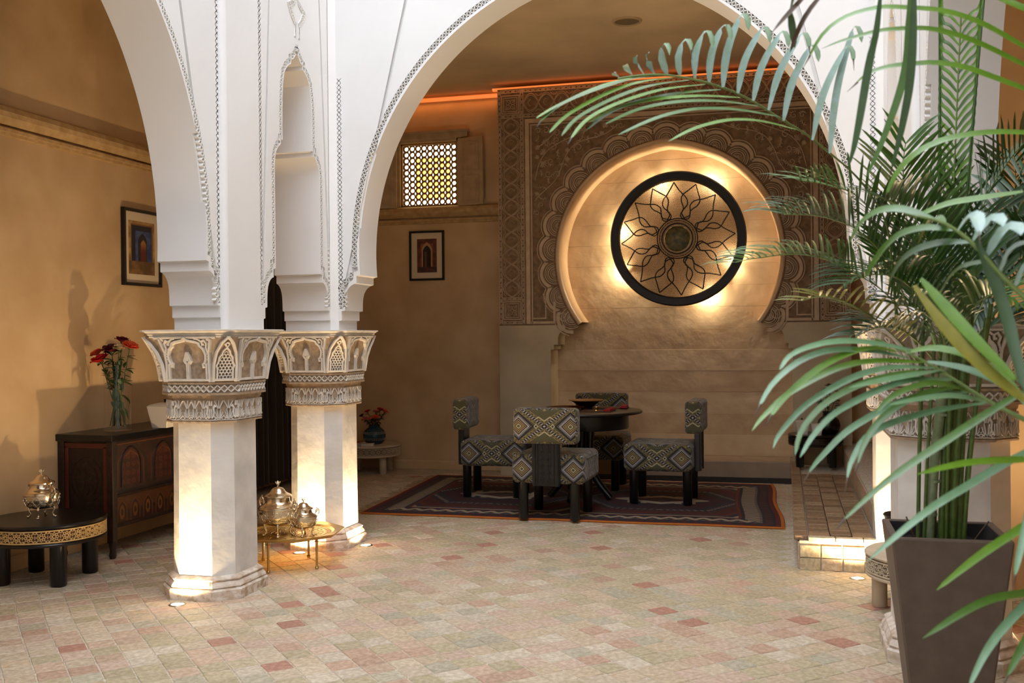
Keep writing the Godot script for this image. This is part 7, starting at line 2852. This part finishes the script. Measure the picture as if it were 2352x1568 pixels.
func build_palm() -> void:
	# tall tapered square planter
	var c := Vector3(0.535, 0, -3.90)
	var t := thing("planter", "tall tapered square taupe planter at the lower right", "planter", c)
	var g := Geo.new()
	var H := 0.71
	loft(g, [[0.116, 0.116, 0.008, 0.035], [0.191, 0.191, 0.006, H - 0.006], [0.189, 0.189, 0.006, H], [0.168, 0.168, 0.006, H], [0.166, 0.166, 0.006, H - 0.004]])
	put("shell", g, M.planter, t)
	g = Geo.new()
	loft(g, [[0.166, 0.166, 0.006, H - 0.004], [0.156, 0.156, 0.006, H - 0.075]])
	put("inner_wall", g, M.planter_inside, t)
	g = Geo.new()
	var r := RandomNumberGenerator.new()
	r.seed = 91
	var grid := []
	for j in 15:
		var row := []
		for i in 15:
			row.append(Vector3(lerpf(-0.16, 0.16, i / 14.0), H - 0.055 + r.randf_range(-0.008, 0.010), lerpf(-0.16, 0.16, j / 14.0)))
		grid.append(row)
	for j in 14:
		for i in 14:
			g.quad(grid[j][i], grid[j + 1][i], grid[j + 1][i + 1], grid[j][i + 1])
	for k in 50:
		g.dome(Vector3(r.randf_range(-0.14, 0.14), H - 0.05, r.randf_range(-0.14, 0.14)), Vector3(1, 0.6, 1.2) * r.randf_range(0.004, 0.011), 6, 4)
	put("soil", g, M.soil, t)
	# low trolley under it
	var tr := thing("plant_trolley", "dark wheeled trolley under the tall planter", "trolley", c)
	g = Geo.new()
	g.rbox(Vector3(0, 0.028, 0), Vector3(0.27, 0.014, 0.27), 0.004, 1)
	put("deck", g, M.frame_black, tr)
	for x in [-0.12, 0.12]:
		for z in [-0.12, 0.12]:
			g = Geo.new()
			g.lathe([Vector2(0.001, -0.006), Vector2(0.010, -0.006), Vector2(0.010, 0.006), Vector2(0.001, 0.006)], 14, Transform3D(Basis(Vector3.BACK, PI / 2), Vector3(x, 0.0105, z)))
			put("wheel", g, M.frame_black, tr)
	# the palm
	t = thing("palm", "large feathery palm with arching fronds in the tall planter", "plant", Vector3.ZERO)
	var soil := Vector3(c.x, H - 0.06, c.z)
	var canes := [[-0.055, 0.02, 0.585, 1.62, 0.0175, "cane_pale"], [-0.085, -0.01, 0.475, 1.45, 0.007, "cane"], [-0.070, 0.03, 0.50, 1.35, 0.006, "cane"], [-0.012, 0.01, 0.575, 1.60, 0.012, "cane"], [0.010, -0.02, 0.60, 1.55, 0.010, "cane"], [0.022, 0.02, 0.615, 1.50, 0.012, "cane"], [0.045, 0.0, 0.64, 1.62, 0.011, "cane"], [0.058, 0.025, 0.67, 1.45, 0.008, "cane"], [0.06, -0.02, 0.70, 1.50, 0.008, "cane"], [-0.03, -0.03, 0.545, 1.50, 0.008, "cane"], [0.03, -0.04, 0.62, 1.6, 0.007, "cane"], [0.0, 0.04, 0.555, 1.40, 0.006, "cane"]]
	for q in canes:
		g = Geo.new()
		var a := soil + Vector3(q[0], 0, q[1])
		var b := Vector3(q[2], q[3], c.z + q[1] * 2.0)
		g.tube(line_of([a, a.lerp(b, 0.4) + Vector3(-0.25 * (q[2] - a.x) * 0.4, 0, 0), b], 0.1), q[4], 9)
		if q[4] > 0.012:
			for k in 7:
				var p := a.lerp(b, 0.12 + 0.12 * k)
				g.tube([p - Vector3(0, 0.004, 0), p + Vector3(0, 0.004, 0)], q[4] + 0.0015, 9)
		put("cane", g, M[q[5]], t)
	for q in [[-0.09, 0.05, -0.13, 0.11], [0.07, 0.03, 0.14, 0.10]]:
		g = Geo.new()
		g.tube([soil + Vector3(q[0], 0, q[1]), soil + Vector3(q[2], q[3], q[1])], 0.0028, 6)
		put("cut_stub", g, M.leaf_brown, t)
	for f in near_fronds():
		g = Geo.new()
		var line := line_of(f[0], 0.04, 0.2)
		g.tube(line, [0.0075, 0.0070, 0.0065, 0.006, 0.0055, 0.005, 0.005, 0.0045, 0.0045, 0.004, 0.004, 0.0036, 0.0036, 0.0032], 7)
		var fr := put("frond", g, M.rachis, t)
		for l in f[1]:
			g = Geo.new()
			leaflet(g, l[2], l[1], Vector3(-0.15, 0.62, 0.75))
			put("leaflet", g, M[l[0]], fr)
			if r.randf() < 0.35 and l[0] != "leaf_brown":
				# dried tip
				var e: Vector3 = l[2][-1]
				var d: Vector3 = (e - l[2][-2]).normalized()
				g = Geo.new()
				g.tube([e - d * 0.01, e + d * 0.02 + Vector3(0, -0.006, 0)], [0.0022, 0.0004], 5)
				put("leaflet_tip", g, M.leaf_brown, fr)
	for f in far_fronds():
		g = Geo.new()
		var line := line_of(f[1], 0.03, 0.2)
		g.tube(line, [0.006, 0.0055, 0.005, 0.0045, 0.004, 0.0036, 0.0032, 0.003, 0.0028, 0.0026, 0.0024, 0.0022, 0.002], 6)
		var fr := put("frond", g, M.rachis, t)
		var n: int = f[2]
		g = Geo.new()
		var m := line.size()
		for k in n:
			var v := 0.22 + 0.78 * k / float(n - 1)
			var fi := v * (m - 1)
			var i0 := mini(int(fi), m - 2)
			var p: Vector3 = (line[i0] as Vector3).lerp(line[i0 + 1], fi - i0)
			var d: Vector3 = (line[i0 + 1] - line[i0]).normalized()
			var sd := d.cross(Vector3.UP)
			if sd.length() < 0.3:
				sd = d.cross(Vector3(0, 0.2, 1))
			sd = sd.normalized()
			var up := sd.cross(d).normalized()
			var len: float = f[3] * (0.55 + 0.45 * sin(PI * clampf(0.15 + 0.8 * v, 0, 1))) * r.randf_range(0.88, 1.1) * (1.0 - 0.35 * maxf(0.0, v - 0.75) * 4.0 * 0.5)
			for s in [-1.0, 1.0]:
				var dir = (d * (1.0 - f[5] * 0.45) + sd * s * f[5] + up * 0.28 + Vector3(r.randf_range(-1, 1), r.randf_range(-1, 1), r.randf_range(-1, 1)) * 0.06).normalized()
				var q0 = p + dir * len * 0.35
				var q1 = p + dir * len * 0.72 + Vector3(0, -f[6] * len * 0.22, 0)
				var q2 = p + dir * len * 0.97 + Vector3(0, -f[6] * len * 0.62, 0)
				leaflet(g, [p, q0, q1, q2], f[4], (up + Vector3(0, 0.2, 0.5)).normalized(), 0.05)
		put("leaflets", g, M[f[0]], fr, "stuff")
	# a young upright frond, its leaflets still folded along the stalk
	g = Geo.new()
	var s0 := Vector3(0.60, 1.30, -3.94)
	var s1 := Vector3(0.582, 1.973, -3.930)
	var s2 := Vector3(0.609, 2.525, -3.939)
	var line := line_of([s0, s0.lerp(s1, 0.5) + Vector3(-0.02, 0, 0), s1, s2], 0.04, 0.2)
	g.tube(line, [0.006, 0.005, 0.0045, 0.004, 0.0036, 0.0032], 6)
	var fr := put("frond", g, M.rachis, t)
	var ax := (s2 - s1).normalized()
	var across := Vector3(0.965, 0, 0.25)
	for k in 22:
		var p := s1.lerp(s2, -0.35 + k * 0.060)
		for s in [-1.0, 1.0]:
			g = Geo.new()
			var far = p + ax * 0.075 + across * s * (0.046 + 0.02 * (k / 22.0))
			var pts := [p, p.lerp(far, 0.5) + ax * 0.004, far, far + ax * (0.05 + 0.012 * maxf(0, k - 14))]
			leaflet(g, pts, 0.013, Vector3(0, 0.3, 1.0), 0.02)
			put("leaflet", g, M[["leaf", "leaf_light"][k % 2]], fr)
	g = Geo.new()
	for s in [-1.0, 1.0]:
		g.tube([s1 - ax * 0.30 + across * s * 0.038, s1 + ax * 0.12 + across * s * 0.052, s2 + ax * 0.06 + across * s * 0.075], [0.0038, 0.0042, 0.0028], 6)
	put("frond_edge", g, M.leaf_dark, fr)
